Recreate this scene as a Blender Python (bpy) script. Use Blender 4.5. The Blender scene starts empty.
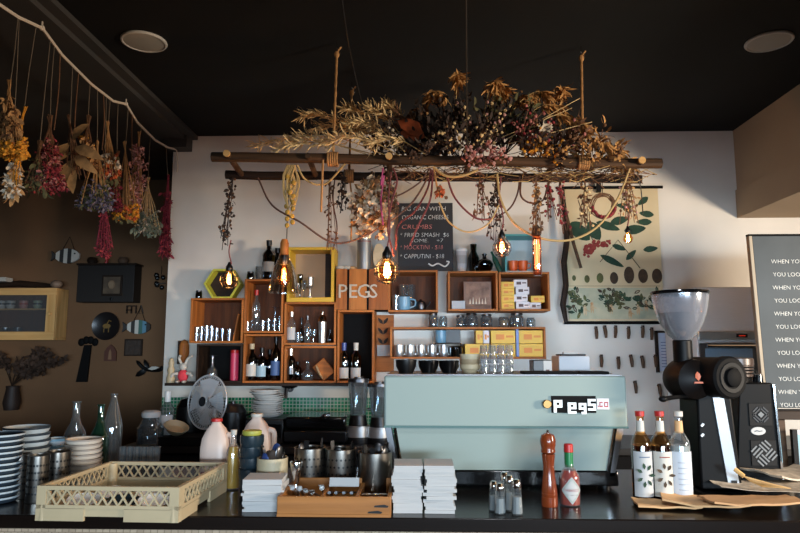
import bpy, math, random
from mathutils import Vector, Matrix, Quaternion
rnd = random.Random(7)
SC = bpy.context.scene
COL = SC.collection
PI = math.pi
# ---------------------------------------------------------------- camera
FPX, CZ = 650.0, 1.62
PITCH, YAW = math.atan(84/650), math.atan(20/650)
CR = Matrix.Rotation(YAW, 3, 'Z') @ Matrix.Rotation(PI/2 + PITCH, 3, 'X')
cam = bpy.data.cameras.new('camera'); cam_o = bpy.data.objects.new('camera', cam); COL.objects.link(cam_o)
cam.sensor_width = 36; cam.lens = FPX/800*36; cam.clip_start = .05
cam_o.location = (0, 0, CZ); cam_o.rotation_euler = CR.to_euler()
SC.camera = cam_o
def P(px, py, Y):
    """point of the plane at depth Y seen at that place of the photograph"""
    d = CR @ Vector(((px-400)/FPX, (266.5-py)/FPX, -1))
    return Vector((0, 0, CZ)) + d*(Y/d.y)
def XZ(px0, py0, px1, py1, Y):
    a, b = P(px0, (py0+py1)/2, Y), P(px1, (py0+py1)/2, Y)
    c, d = P((px0+px1)/2, py0, Y), P((px0+px1)/2, py1, Y)
    return a.x, b.x, d.z, c.z
def M_PX(Y): return Y*1.0/FPX
# ---------------------------------------------------------------- materials
def lin(c):
    return tuple((x/255/12.92 if x <= 10 else ((x/255+.055)/1.055)**2.4) for x in c)
def mat(name, rgb, rough=.5, metal=0, var=0, scale=12, bump=0, stretch=(1, 1, 1), rgb2=None, detail=4, spec=.5, emit=0, coat=0, sheen=0, trans=0):
    m = bpy.data.materials.new(name); m.use_nodes = True
    nt = m.node_tree; n = nt.nodes; b = n['Principled BSDF']
    c = lin(rgb)
    b.inputs['Base Color'].default_value = (*c, 1)
    b.inputs['Roughness'].default_value = rough; b.inputs['Metallic'].default_value = metal
    b.inputs['Specular IOR Level'].default_value = spec
    b.inputs['Coat Weight'].default_value = coat
    b.inputs['Coat Roughness'].default_value = .12
    if trans: b.inputs['Transmission Weight'].default_value = trans
    if emit:
        b.inputs['Emission Color'].default_value = (*c, 1); b.inputs['Emission Strength'].default_value = emit
    if var or bump or rgb2:
        tc = n.new('ShaderNodeTexCoord'); mp = n.new('ShaderNodeMapping'); tx = n.new('ShaderNodeTexNoise')
        mp.inputs['Scale'].default_value = stretch
        tx.inputs['Scale'].default_value = scale; tx.inputs['Detail'].default_value = detail
        nt.links.new(tc.outputs['Object'], mp.inputs[0]); nt.links.new(mp.outputs[0], tx.inputs[0])
        if var or rgb2:
            rp = n.new('ShaderNodeValToRGB')
            rp.color_ramp.elements[0].position = .3; rp.color_ramp.elements[1].position = .7
            c2 = lin(rgb2) if rgb2 else tuple(min(1, x*(1+var)) for x in c)
            c1 = c if rgb2 else tuple(x*(1-var) for x in c)
            rp.color_ramp.elements[0].color = (*c1, 1); rp.color_ramp.elements[1].color = (*c2, 1)
            nt.links.new(tx.outputs['Fac'], rp.inputs[0]); nt.links.new(rp.outputs[0], b.inputs['Base Color'])
        if bump:
            bp = n.new('ShaderNodeBump'); bp.inputs['Strength'].default_value = bump; bp.inputs['Distance'].default_value = .01
            nt.links.new(tx.outputs['Fac'], bp.inputs['Height']); nt.links.new(bp.outputs[0], b.inputs['Normal'])
    return m
def glass(name, tint=(225, 230, 230), blend=.25, rough=.03, base=.06):
    m = bpy.data.materials.new(name); m.use_nodes = True
    nt = m.node_tree; n = nt.nodes; n.remove(n['Principled BSDF'])
    t = n.new('ShaderNodeBsdfTransparent'); g = n.new('ShaderNodeBsdfGlossy'); x = n.new('ShaderNodeMixShader')
    lw = n.new('ShaderNodeLayerWeight'); lw.inputs['Blend'].default_value = blend
    mr = n.new('ShaderNodeMapRange'); mr.inputs['To Min'].default_value = base; mr.inputs['To Max'].default_value = .75
    t.inputs[0].default_value = (*lin(tint), 1); g.inputs['Roughness'].default_value = rough
    g.inputs[0].default_value = (.9, .95, 1, 1)
    nt.links.new(lw.outputs['Facing'], mr.inputs['Value']); nt.links.new(mr.outputs[0], x.inputs[0])
    nt.links.new(t.outputs[0], x.inputs[1]); nt.links.new(g.outputs[0], x.inputs[2])
    nt.links.new(x.outputs[0], n['Material Output'].inputs[0])
    return m
def haze(name, tint=(235, 238, 240), body=(210, 214, 216), amount=.12, rough=.05, blend=.3, base=.08):
    """clear glass or plastic: see-through, a little milky, shiny at the rim"""
    m = glass(name, tint, blend, rough, base); nt = m.node_tree; n = nt.nodes
    out = n['Material Output']; src = out.inputs[0].links[0].from_socket
    d = n.new('ShaderNodeBsdfDiffuse'); d.inputs[0].default_value = (*lin(body), 1)  # pale diffuse share stands in for reflections the dark room lacks
    tr = n.new('ShaderNodeBsdfTranslucent'); tr.inputs[0].default_value = (*lin(body), 1)
    h = n.new('ShaderNodeMixShader'); h.inputs[0].default_value = .4
    x = n.new('ShaderNodeMixShader'); x.inputs[0].default_value = amount
    nt.links.new(d.outputs[0], h.inputs[1]); nt.links.new(tr.outputs[0], h.inputs[2])
    nt.links.new(src, x.inputs[1]); nt.links.new(h.outputs[0], x.inputs[2]); nt.links.new(x.outputs[0], out.inputs[0])
    return m
def emis(name, rgb, s):
    m = bpy.data.materials.new(name); m.use_nodes = True
    nt = m.node_tree; n = nt.nodes; n.remove(n['Principled BSDF'])
    e = n.new('ShaderNodeEmission'); e.inputs[0].default_value = (*lin(rgb), 1); e.inputs[1].default_value = s
    nt.links.new(e.outputs[0], n['Material Output'].inputs[0]); return m
def tiled(name, rgb, rgb2, mortar, sx, sy, gap=.06, rough=.3, axis='xz', offset=0.0):
    m = bpy.data.materials.new(name); m.use_nodes = True
    nt = m.node_tree; n = nt.nodes; b = n['Principled BSDF']; b.inputs['Roughness'].default_value = rough
    tc = n.new('ShaderNodeTexCoord'); sp = n.new('ShaderNodeSeparateXYZ'); cb = n.new('ShaderNodeCombineXYZ'); br = n.new('ShaderNodeTexBrick')
    nt.links.new(tc.outputs['Object'], sp.inputs[0])
    nt.links.new(sp.outputs[0], cb.inputs[0]); nt.links.new(sp.outputs[2 if axis == 'xz' else 1], cb.inputs[1])
    nt.links.new(cb.outputs[0], br.inputs['Vector'])
    br.offset = offset
    br.inputs['Color1'].default_value = (*lin(rgb), 1); br.inputs['Color2'].default_value = (*lin(rgb2), 1); br.inputs['Mortar'].default_value = (*lin(mortar), 1)
    br.inputs['Scale'].default_value = 1; br.inputs['Brick Width'].default_value = sx; br.inputs['Row Height'].default_value = sy
    br.inputs['Mortar Size'].default_value = gap*min(sx, sy)
    nt.links.new(br.outputs['Color'], b.inputs['Base Color'])
    return m
def wood(name, c1, c2, axis='x', rough=.55, scale=6, coat=0):
    st = {'x': (.35, 5, 5), 'z': (5, 5, .35), 'y': (5, .35, 5)}[axis]
    return mat(name, c1, rough, rgb2=c2, scale=scale, stretch=st, bump=.15, detail=6, coat=coat, spec=.22)
# ---------------------------------------------------------------- mesh builder
class MB:
    def __init__(s): s.v = []; s.f = []; s.m = []
    def add(s, vs, fs, m=0):
        b = len(s.v); s.v.extend(tuple(v) for v in vs); s.f.extend(tuple(i+b for i in f) for f in fs); s.m.extend([m]*len(fs)); return s
    def box(s, x0, x1, y0, y1, z0, z1, m=0):
        return s.add([(x0,y0,z0),(x1,y0,z0),(x1,y1,z0),(x0,y1,z0),(x0,y0,z1),(x1,y0,z1),(x1,y1,z1),(x0,y1,z1)],
            [(3,2,1,0),(4,5,6,7),(0,1,5,4),(1,2,6,5),(2,3,7,6),(3,0,4,7)], m)
    def obox(s, c, size, R=None, m=0):
        R = R or Matrix.Identity(3); h = [x/2 for x in size]; c = Vector(c)
        vs = [c + R @ Vector((sx*h[0], sy*h[1], sz*h[2])) for sz in (-1,1) for sx, sy in ((-1,-1),(1,-1),(1,1),(-1,1))]
        return s.add(vs, [(3,2,1,0),(4,5,6,7),(0,1,5,4),(1,2,6,5),(2,3,7,6),(3,0,4,7)], m)
    def lathe(s, prof, n=20, c=(0,0,0), R=None, m=0, sc=(1,1)):
        c = Vector(c); R = R or Matrix.Identity(3); vs = []; fs = []; rings = []
        for r, z in prof:
            if r < 1e-6:
                vs.append(c + R @ Vector((0,0,z))); rings.append([len(vs)-1])
            else:
                i0 = len(vs)
                for k in range(n):
                    a = 2*PI*k/n; vs.append(c + R @ Vector((r*math.cos(a)*sc[0], r*math.sin(a)*sc[1], z)))
                rings.append(list(range(i0, i0+n)))
        for a, b in zip(rings, rings[1:]):
            if len(a) == 1 and len(b) == 1: continue
            for k in range(n):
                k2 = (k+1) % n
                if len(a) == 1: fs.append((a[0], b[k2], b[k]))
                elif len(b) == 1: fs.append((a[k], a[k2], b[0]))
                else: fs.append((a[k], a[k2], b[k2], b[k]))
        return s.add(vs, fs, m)
    def cyl(s, r, z0, z1, n=16, c=(0,0,0), R=None, m=0): return s.lathe([(0,z0),(r,z0),(r,z1),(0,z1)], n, c, R, m)
    def tube(s, pts, r, n=6, m=0, closed=False):
        pts = [Vector(p) for p in pts]; N = len(pts)
        if N < 2: return s
        rs = r if isinstance(r, (list, tuple)) else [r]*N
        vs = []; fs = []; prev = None
        for i, p in enumerate(pts):
            if closed: t = pts[(i+1) % N] - pts[i-1]
            else: t = pts[min(i+1, N-1)] - pts[max(i-1, 0)]
            if t.length < 1e-9: t = Vector((0,0,1))
            t.normalize()
            if prev is None:
                prev = t.orthogonal().normalized()
            u = prev - t*prev.dot(t)
            u = u.normalized() if u.length > 1e-6 else t.orthogonal().normalized()
            w = t.cross(u); prev = u
            for k in range(n):
                a = 2*PI*k/n; vs.append(p + (u*math.cos(a) + w*math.sin(a))*rs[i])
        for i in range(N if closed else N-1):
            j = (i+1) % N
            for k in range(n):
                k2 = (k+1) % n; fs.append((i*n+k, i*n+k2, j*n+k2, j*n+k))
        if not closed: fs.append(tuple(reversed(range(n)))); fs.append(tuple((N-1)*n+k for k in range(n)))
        return s.add(vs, fs, m)
    def ball(s, c, r, n=8, k=5, R=None, m=0):
        rx, ry, rz = r if isinstance(r, (tuple, list)) else (r, r, r)
        prof = [(math.sin(PI*i/k), -math.cos(PI*i/k)) for i in range(k+1)]
        prof[0] = (0, -1); prof[-1] = (0, 1)
        D = Matrix.Diagonal((rx, ry, rz)); R = R or Matrix.Identity(3)
        return s.lathe(prof, n, c, R @ D, m)
    def prism(s, pts, y0, y1, m=0):
        """polygon of (x, z) carried from y0 to y1"""
        n = len(pts)
        return s.add([(x, y0, z) for x, z in pts] + [(x, y1, z) for x, z in pts],
            [tuple(range(n)), tuple(reversed(range(n, 2*n)))] + [(i, n+i, n+(i+1) % n, (i+1) % n) for i in range(n)], m)
    def leaf(s, p, d, l, w, nrm=None, m=0, curl=.15):
        p = Vector(p); d = Vector(d).normalized()
        nrm = Vector(nrm) if nrm is not None else Vector((rnd.uniform(-1,1), rnd.uniform(-1,1), rnd.uniform(-1,1)))
        sd = d.cross(nrm)
        if sd.length < 1e-4: sd = d.orthogonal()
        sd.normalize(); up = sd.cross(d).normalized()
        a = p + d*l*.4 + up*l*curl; b = p + d*l*.75 + up*l*curl*.8; t = p + d*l
        return s.add([p, a+sd*w*.5, b+sd*w*.38, t, b-sd*w*.38, a-sd*w*.5, a-up*w*.12, b-up*w*.1],
            [(0,1,6),(1,2,7,6),(2,3,7),(3,4,7),(4,5,6,7),(5,0,6)], m)
    def xf(s, M4):
        s.v = [tuple(M4 @ Vector(v)) for v in s.v]; return s
    def obj(s, name, mats, parent=None, loc=(0,0,0), smooth=35, bevel=0, rz=0):
        me = bpy.data.meshes.new(name)
        me.from_pydata(s.v, [], s.f)
        for mm in (mats if isinstance(mats, (list, tuple)) else [mats]): me.materials.append(mm)
        me.polygons.foreach_set('material_index', s.m)
        if smooth:
            me.polygons.foreach_set('use_smooth', [True]*len(s.f))
            me.update()
            if smooth < 180: me.set_sharp_from_angle(angle=math.radians(smooth))
        me.update()
        o = bpy.data.objects.new(name, me); COL.objects.link(o)
        o.location = loc; o.rotation_euler = (0, 0, rz)
        if parent: o.parent = parent
        if bevel:
            b = o.modifiers.new('edge', 'BEVEL'); b.width = bevel; b.segments = 2; b.limit_method = 'ANGLE'
        return o
def tag(o, label=None, cat=None, group=None, kind=None):
    if label: o['label'] = label
    if cat: o['category'] = cat
    if group: o['group'] = group
    if kind: o['kind'] = kind
    return o
LABELS = {}
def thing(name, label, cat, loc=(0,0,0), rz=0, group=None):
    o = bpy.data.objects.new(name, None); COL.objects.link(o)
    o.empty_display_size = .05
    o.location = loc; o.rotation_euler = (0, 0, rz)
    return tag(o, label, cat, group)
def struct(name, mb, m, **k):
    return tag(mb.obj(name, m, **k), kind='structure')
def dup(root, loc, label=None, rz=None, sc=None, group=None, rot=None):
    r = root.copy(); COL.objects.link(r); r.location = loc
    if rz is not None: r.rotation_euler = (0, 0, rz)
    if rot is not None: r.rotation_euler = rot
    if sc is not None: r.scale = sc if isinstance(sc, (tuple, list)) else (sc, sc, sc)
    if label: r['label'] = label
    if group: r['group'] = group
    for ch in list(root.children):
        c = ch.copy(); COL.objects.link(c); c.parent = r
        for g in list(ch.children):
            d = g.copy(); COL.objects.link(d); d.parent = c
    return r
def text(name, body, size, m, parent, loc, rot=(PI/2, 0, 0), extrude=.0006, align='LEFT', label=None, shear=0, space=1.0, offset=0):
    cu = bpy.data.curves.new(name, 'FONT'); cu.body = body; cu.size = size; cu.extrude = extrude
    cu.align_x = align; cu.resolution_u = 2; cu.shear = shear; cu.space_line = space; cu.offset = offset
    t = bpy.data.objects.new('tmp', cu); COL.objects.link(t)
    dg = bpy.context.evaluated_depsgraph_get()
    me = bpy.data.meshes.new_from_object(t.evaluated_get(dg)); me.name = name
    bpy.data.objects.remove(t); bpy.data.curves.remove(cu)
    me.materials.clear(); me.materials.append(m)
    o = bpy.data.objects.new(name, me); COL.objects.link(o); o.parent = parent; o.location = loc; o.rotation_euler = rot
    return o
def RX(a): return Matrix.Rotation(a, 3, 'X')
def RY(a): return Matrix.Rotation(a, 3, 'Y')
def RZ(a): return Matrix.Rotation(a, 3, 'Z')
def bez(pts, n=24):
    """smooth line through the points (Catmull-Rom)"""
    pts = [Vector(p) for p in pts]; out = []
    q = [pts[0]*2-pts[1]] + pts + [pts[-1]*2-pts[-2]]
    seg = len(pts)-1; per = max(2, n//seg)
    for i in range(seg):
        p0, p1, p2, p3 = q[i:i+4]
        for k in range(per):
            t = k/per
            out.append(.5*((2*p1) + (p2-p0)*t + (2*p0-5*p1+4*p2-p3)*t*t + (3*p1-p0-3*p2+p3)*t**3))
    out.append(pts[-1]); return out
ORD = ['topmost', 'second', 'third', 'fourth', 'fifth', 'sixth', 'seventh', 'eighth', 'ninth', 'tenth', 'eleventh', 'twelfth', 'thirteenth', 'fourteenth', 'fifteenth']
def nth(i, n, top='of'):
    return 'topmost' if i == n-1 else 'lowest' if i == 0 else ORD[n-1-i] + ' from the top'
# ---------------------------------------------------------------- palette
m_wall = mat('plaster', (218, 211, 200), .85, var=.05, scale=3, bump=.05)
m_brown = mat('brown_plaster', (114, 82, 54), .85, var=.12, scale=2.2)
m_black_ceil = mat('black_paint', (9, 8.5, 8), .8, var=.15, scale=5, bump=.1, spec=.25)
m_beam = mat('beam_paint', (60, 58, 56), .6, spec=.3)
m_tan = mat('tan_plaster', (160, 136, 108), .85, var=.08, scale=2)
m_floor = mat('dark_floor', (60, 52, 46), .5, var=.2)
m_counter = mat('dark_stained_counter', (20, 14, 11), .22, var=.2, scale=4, stretch=(.4, 4, 4), spec=.28)
m_front = tiled('woven_front', (186, 164, 138), (164, 142, 118), (112, 94, 78), .022, .011, .1, .6, offset=.5)
m_bench = mat('dark_bench', (22, 21, 21), .4, var=.1)
m_green = tiled('green_mosaic', (36, 136, 96), (24, 104, 72), (160, 176, 160), .024, .024, .12, .18)
m_black = mat('black_plastic', (10, 10, 11), .35, spec=.35)
m_blackm = mat('matt_black', (12, 11, 11), .75, spec=.15)
m_gloss = mat('black_gloss', (10, 10, 11), .12)
m_steel = mat('steel', (196, 196, 194), .3, .85, var=.05)
m_steeld = mat('dark_steel', (90, 90, 92), .35, 1)
m_chrome = mat('chrome', (215, 215, 215), .1, 1)
m_white = mat('white_china', (222, 222, 218), .25)
m_offw = mat("off_white", (186, 181, 171), .5)
m_cream = mat('cream_plastic', (178, 161, 128), .5, var=.06, scale=9)
m_paper = mat('paper', (176, 176, 175), .8)
m_kraft = mat('kraft_paper', (206, 162, 114), .8, var=.12, scale=10)
m_news = mat('newsprint', (206, 192, 172), .8, rgb2=(150, 136, 120), scale=40)
m_wx = wood('warm_wood', (184, 110, 50), (128, 74, 33), 'x')
m_wz = wood('warm_wood_upright', (186, 112, 52), (130, 76, 35), 'z')
m_wback = wood('crate_back_shade', (100, 54, 24), (62, 33, 14), 'z')  # darker than the sides: shade inside the crates put into the colour
m_pine = wood('pine', (222, 178, 116), (194, 146, 86), 'x')
m_pinez = wood('pine_upright', (222, 178, 116), (194, 146, 86), 'z')
m_dw = wood('dark_wood', (48, 34, 24), (28, 20, 14), 'x')
m_can = mat('canister_steel', (128, 124, 118), .3, 1, var=.15, scale=30)
m_tray = wood('tray_wood', (168, 112, 58), (128, 82, 40), 'x', rough=.45)
m_ladder = wood('weathered_pole', (92, 66, 45), (52, 38, 27), 'x')
m_mill = wood('mill_wood', (138, 62, 28), (96, 38, 16), 'z', rough=.25, coat=.5)
g_clear = haze('clear_glass', amount=.07)
g_thick = haze('thick_glass', (222, 228, 230), amount=.07, base=.12, blend=.4)
g_green = haze('green_glass', (120, 176, 150), (60, 110, 86), .15)
g_dark = glass('dark_bottle_glass', (22, 26, 24), .3, base=.1)
g_amber = glass('amber_bulb_glass', (255, 214, 160), .2)
g_pink = glass('copper_bulb_glass', (240, 190, 170), .3)
g_blue = glass('blue_bottle_glass', (60, 90, 130), .3)
m_amber = mat('amber_syrup', (96, 42, 12), .1, spec=.6)
m_darkl = mat('dark_syrup', (26, 11, 6), .15, spec=.3)
m_teal = mat('mint_enamel', (138, 152, 147), .55, spec=.2)
m_yel = mat('yellow_paint', (200, 160, 36), .5)
m_lime = mat('lime_paint', (186, 184, 60), .5)
m_orange = mat('orange_cup', (210, 92, 40), .35)
m_red = mat('red', (170, 30, 28), .4)
m_pinkt = mat('pink_tin', (200, 60, 90), .4)
m_bluem = mat('blue_mug', (110, 150, 172), .3)
m_coff = mat('coffee_beans', (48, 28, 18), .5, var=.5, scale=140, bump=.6)
m_chalk = mat('chalk', (226, 226, 220), .9)
m_chalkp = mat('pink_chalk', (212, 130, 120), .9)
m_chalkb = mat('black_chalkboard', (36, 36, 38), .7, var=.25, scale=5)
m_chalkg = mat('grey_chalkboard', (70, 77, 81), .6, rgb2=(52, 59, 63), scale=3, spec=.3)
m_rope = mat('jute_rope', (176, 128, 78), .9, var=.2, scale=80)
m_string = mat('pale_string', (196, 184, 166), .9)
m_cordp = mat('pink_cord', (112, 52, 52), .8)
m_cordb = mat('brown_cord', (92, 62, 50), .8)
m_cordy = mat('straw_cord', (182, 150, 96), .7)
m_wire = mat('black_wire', (48, 42, 36), .5)
# ---------------------------------------------------------------- room
YB, YA = 4.6, 5.6
ZC = P(420, 134, YB).z
XL = P(168, 270, YB).x
struct('wall_back', MB().box(XL, 6.5, YB, YA+.1, 0, ZC+.1), m_wall, smooth=0)
struct('wall_left', MB().box(-7, XL, YA, YA+.1, 0, ZC+.1), m_brown, smooth=0)
struct('ceiling', MB().box(-7, 6.5, -1.5, YA+.1, ZC, ZC+.1), m_black_ceil, smooth=0)
struct('floor', MB().box(-7, 6.5, -1.5, YA+.1, -.1, 0), m_floor, smooth=0)
ZSO = P(190, 144, YB).z; XSO = P(190, 140, YB).x
struct('ceiling_beam', MB().box(-7, XSO, -1.5, YB, ZSO, ZC-.001).box(-7, XL-.002, YB, YA-.001, ZSO, ZC-.001).box(XSO, XSO+.06, -1.5, YB-.001, ZC-.03, ZC-.001).box(XSO-.15, XSO+.02, YB-.12, YB-.001, P(185, 152, YB).z, ZC-.001), [m_beam], smooth=0)
XR = P(733, 134, YB).x; ZBK = P(738, 218, YB).z
struct('bulkhead_beam', MB().box(XR, 3.6, -1.5, YB-.001, ZBK, ZC-.001).box(XR-.012, XR-.0005, -1.5, YB-.001, ZBK, ZBK+.2), m_tan, smooth=0)
w = MB().box(3.6, 3.7, -1.5, YB-.001, 0, .7).box(3.6, 3.7, -1.5, .2, .7, ZC).box(3.6, 3.7, 3.9, YB-.001, .7, ZC).box(3.6, 3.7, .2, 3.9, ZBK, ZC)
struct('wall_right', w, m_wall, smooth=0)
w = MB()
for y in (.22, 1.43, 2.65, 3.86): w.box(3.61, 3.68, y-.02, y+.02, .7, ZBK)
for z in (.72, ZBK-.02): w.box(3.61, 3.68, .2, 3.9, z-.02, z+.02)
struct('window_1', w, m_blackm, smooth=0)
w = MB().box(-7, 3.7, -1.3, -1.2, 0, .35).box(-7, 3.7, -1.3, -1.2, 1.92, ZC).box(-7, -2.6, -1.3, -1.2, .35, 1.92).box(3.45, 3.7, -1.3, -1.2, .35, 1.92)
struct('wall_front', w, m_tan, smooth=0)  # unseen; window head set low to keep street light off the upper wall
w = MB()
for x in (-2.57, -.6, 3.42): w.box(x-.03, x+.03, -1.29, -1.21, .35, 1.92)
for z in (.38, 1.89): w.box(-2.6, 3.45, -1.285, -1.215, z-.03, z+.03)
struct('window_2', w, m_blackm, smooth=0)
# recessed round ceiling fittings
for i, (px, py, lab) in enumerate(((144, 43, 'round white ceiling speaker close to the long boxed beam'), (769, 43, 'round white ceiling speaker near the tan bulkhead'))):
    d = P(px, py, 1); q = Vector((0, 0, CZ)); v = d-q; t = (ZC-.012-CZ)/v.z; c = q+v*t
    o = thing('ceiling_speaker', lab, 'ceiling speaker', (c.x, c.y, ZC), group='ceiling speakers')
    MB().lathe([(.1, 0), (.112, 0), (.114, -.006), (.11, -.012), (.103, -.013), (.1, -.009), (.1, 0)], 40).obj('trim_ring', m_offw, o)
    MB().lathe([(0, -.014), (.06, -.013), (.1, -.0095)], 40).obj('grille', mat('speaker_grille', (160, 153, 140), .7), o)
# scuffs on the ceiling are left to the paint's own texture
# ---------------------------------------------------------------- front bar
ZT = P(420, 518, 2.1).z
bar = thing('bar_counter', 'long dark polished bar counter with a pale mosaic front', 'counter', (0, 2.1, 0))
MB().box(-3.4, 3.4, 0, .86, ZT-.042, ZT).obj('worktop', m_counter, bar, bevel=.004)
MB().box(-3.35, 3.35, .03, .05, 0, ZT-.043).obj('front_panel', m_front, bar, smooth=0)
MB().box(-3.35, 3.35, .051, .8, .1, ZT-.044).obj('carcass', m_blackm, bar, smooth=0)
# back bench, tiled splashback
ZB = 1.05
bb = thing('work_bench', 'black work bench running along the back wall', 'bench', (0, 3.95, 0))
MB().box(XL+.02, 3.3, 0, YB-3.95-.02, ZB-.04, ZB).obj('worktop', m_bench, bb, bevel=.003)
MB().box(XL+.04, 3.25, .03, YB-3.95-.03, 0, ZB-.041).obj('cabinet_front', m_blackm, bb, smooth=0)
x0 = XL+.005; x1 = P(560, 400, YB).x; zt = P(300, 397.5, YB).z
tag(MB().box(x0, x1, YB-.012, YB-.001, ZB, zt).obj('tiled_splashback', m_green, smooth=0), 'green mosaic tile splashback low on the white wall', 'splashback')
# ================================================================ back wall shelves
YF = 4.34   # front of the crates
def crate(px0, py0, px1, py1, label, depth=None, th=.014, back=True, cat='crate', name='wooden_crate', yf=YF, mid=None, mats=None, group='wooden crates on the back wall'):
    x0, x1, z0, z1 = XZ(px0, py0, px1, py1, yf)
    d = (YB-.003-yf) if depth is None else depth
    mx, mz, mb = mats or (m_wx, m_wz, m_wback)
    o = thing(name, label, cat, ((x0+x1)/2, yf, z0), group=group)
    w, h = (x1-x0)/2, z1-z0
    MB().box(-w, w, 0, d, 0, th).obj('bottom_board', mx, o, bevel=.002)
    MB().box(-w, w, 0, d, h-th, h).obj('top_board', mx, o, bevel=.002)
    MB().box(-w, -w+th, .001, d-.001, th, h-th).obj('side_board', mz, o, bevel=.002)
    MB().box(w-th, w, .001, d-.001, th, h-th).obj('side_board', mz, o, bevel=.002)
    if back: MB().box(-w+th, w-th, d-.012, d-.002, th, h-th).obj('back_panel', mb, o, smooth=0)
    return dict(o=o, x0=x0, x1=x1, z0=z0, z1=z1, th=th, zi=z0+th, y=yf, d=d)
def at(c, px, dy=.08):
    """point on a crate's floor in line with px"""
    y = c['y']+dy; return Vector((P(px, 350, y).x, y, c['zi']+.0005))
def top(c, px, dy=.08):
    y = c['y']+dy; return Vector((P(px, 290, y).x, y, c['z1']+.0005))
CA = crate(190, 298, 243, 343, 'wooden crate holding clear drinking glasses, under the lime hexagon')
CB = crate(196, 344, 242, 383, 'nearly black open crate with a pink tin inside', mats=(m_dw, m_dw, m_blackm))
CC = crate(244, 279, 283, 333, 'tall wooden crate holding a red capped bottle')
CD = crate(243, 334, 283, 383, 'wooden crate full of dark wine bottles standing close together')
CE = crate(284, 302, 336, 345, 'wooden crate with a white spirit bottle and metal shaker, below the yellow frame')
CF = crate(284, 346, 336, 383, 'wooden crate with a decanter and a leaning board')
CG = crate(337, 310, 374, 383, 'tall dark crate holding two wine bottles with white labels', mats=(m_wx, m_wz, m_blackm))
CH = crate(388, 270, 438, 312, 'wooden crate with a pale blue mug, under the chalk menu')
CI = crate(448, 271, 498, 311, 'wooden crate framing a small brown picture')
CJ = crate(499, 272, 550, 311, 'wooden crate of yellow and white tea boxes')
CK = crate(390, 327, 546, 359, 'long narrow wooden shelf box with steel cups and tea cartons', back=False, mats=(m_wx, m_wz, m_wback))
for px0, py0, px1, py1, lab in ((165, 383.3, 388, 386, 'long plank shelf carrying the wooden crates'),):
    x0, x1, z0, z1 = XZ(px0, py0, px1, py1, YF)
    tag(MB().box(x0, x1, YF-.01, YB-.004, z0, CD['z0']-.001).obj('plank_shelf', m_dw, bevel=.002), lab, 'shelf')
ZPL = CD['z0']
# PEGS crate: closed front of boards
x0, x1, z0, z1 = XZ(336, 269, 388, 310, YF)
pg = thing('sign_crate', 'board fronted wooden crate carrying four metal letters', 'crate', ((x0+x1)/2, YF, z0+.001), group=None)
w = (x1-x0)/2; h = z1-z0
xs = [-w, -w*.58, -w*.55, -w*.0-.03, -w*.0-.02, w*.36, w*.38, w]
m_slat = [wood('slat_a', (170, 102, 46), (120, 66, 28), 'z'), wood('slat_b', (184, 116, 54), (140, 82, 36), 'z'), wood('slat_c', (160, 92, 40), (116, 62, 26), 'z')]
for i in range(3):
    a, b = [(-w, -w*.58), (-w*.50, w*.18), (w*.26, w)][i]
    MB().box(a, b, 0, .014, 0, h).obj('front_board', m_slat[i], pg, bevel=.002)
MB().box(-w+.002, w-.002, .015, .24, 0, h-.001).obj('body', m_blackm, pg, smooth=0)
m_let = mat('metal_letter', (176, 166, 148), .4)
for ch, px in (('P', 337.5), ('E', 348), ('G', 356.5), ('S', 369)):
    p = P(px, 298, YF)
    t = text('letter', ch, .132, m_let, pg, (p.x-(x0+x1)/2, -.006, P(px, 298, YF).z-z0), extrude=.005, label=None)
# ---------------------------------------------------------------- vessels
def glass_tumbler(h, r, m=g_clear, taper=.85):
    return MB().lathe([(0, .004), (r*taper*.9, .004), (r*taper, .001), (r, h), (r-.0025, h), (r*taper-.003, .012), (0, .012)], 16)
def bottle_prof(h, r, kind='wine'):
    if kind == 'wine': return [(0, .002), (r*.9, 0), (r, .006), (r, h*.6), (r*.92, h*.66), (r*.42, h*.76), (r*.38, h*.96), (r*.46, h*.965), (r*.46, h), (0, h)]
    if kind == 'spirit': return [(0, .002), (r*.92, 0), (r, .006), (r, h*.62), (r*.9, h*.68), (r*.4, h*.78), (r*.36, h*.93), (r*.42, h*.94), (r*.42, h), (0, h)]
    if kind == 'round': return [(0, .002), (r*.8, 0), (r, h*.2), (r*.95, h*.4), (r*.4, h*.6), (r*.3, h*.85), (r*.4, h*.9), (r*.38, h), (0, h)]
    if kind == 'flask': return [(0, .002), (r*.95, 0), (r, .01), (r*.98, h*.25), (r*.7, h*.5), (r*.36, h*.82), (r*.34, h*.97), (r*.42, h*.98), (r*.42, h), (0, h)]
    if kind == 'water': return [(0, .002), (r*.95, 0), (r, .01), (r, h*.5), (r*.9, h*.57), (r*.5, h*.69), (r*.33, h*.78), (r*.31, h*.97), (r*.4, h*.98), (r*.4, h), (0, h)]
    if kind == 'cone': return [(0, .002), (r*.9, 0), (r*.95, .01), (r, h*.56), (r*.96, h*.6), (r*.3, h*.93), (r*.28, h*.97), (r*.36, h*.98), (r*.36, h), (0, h)]
    if kind == 'swing': return [(0, .002), (r*.95, 0), (r, .01), (r, h*.42), (r*.88, h*.55), (r*.52, h*.74), (r*.42, h*.92), (r*.5, h*.93), (r*.5, h), (0, h)]
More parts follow.
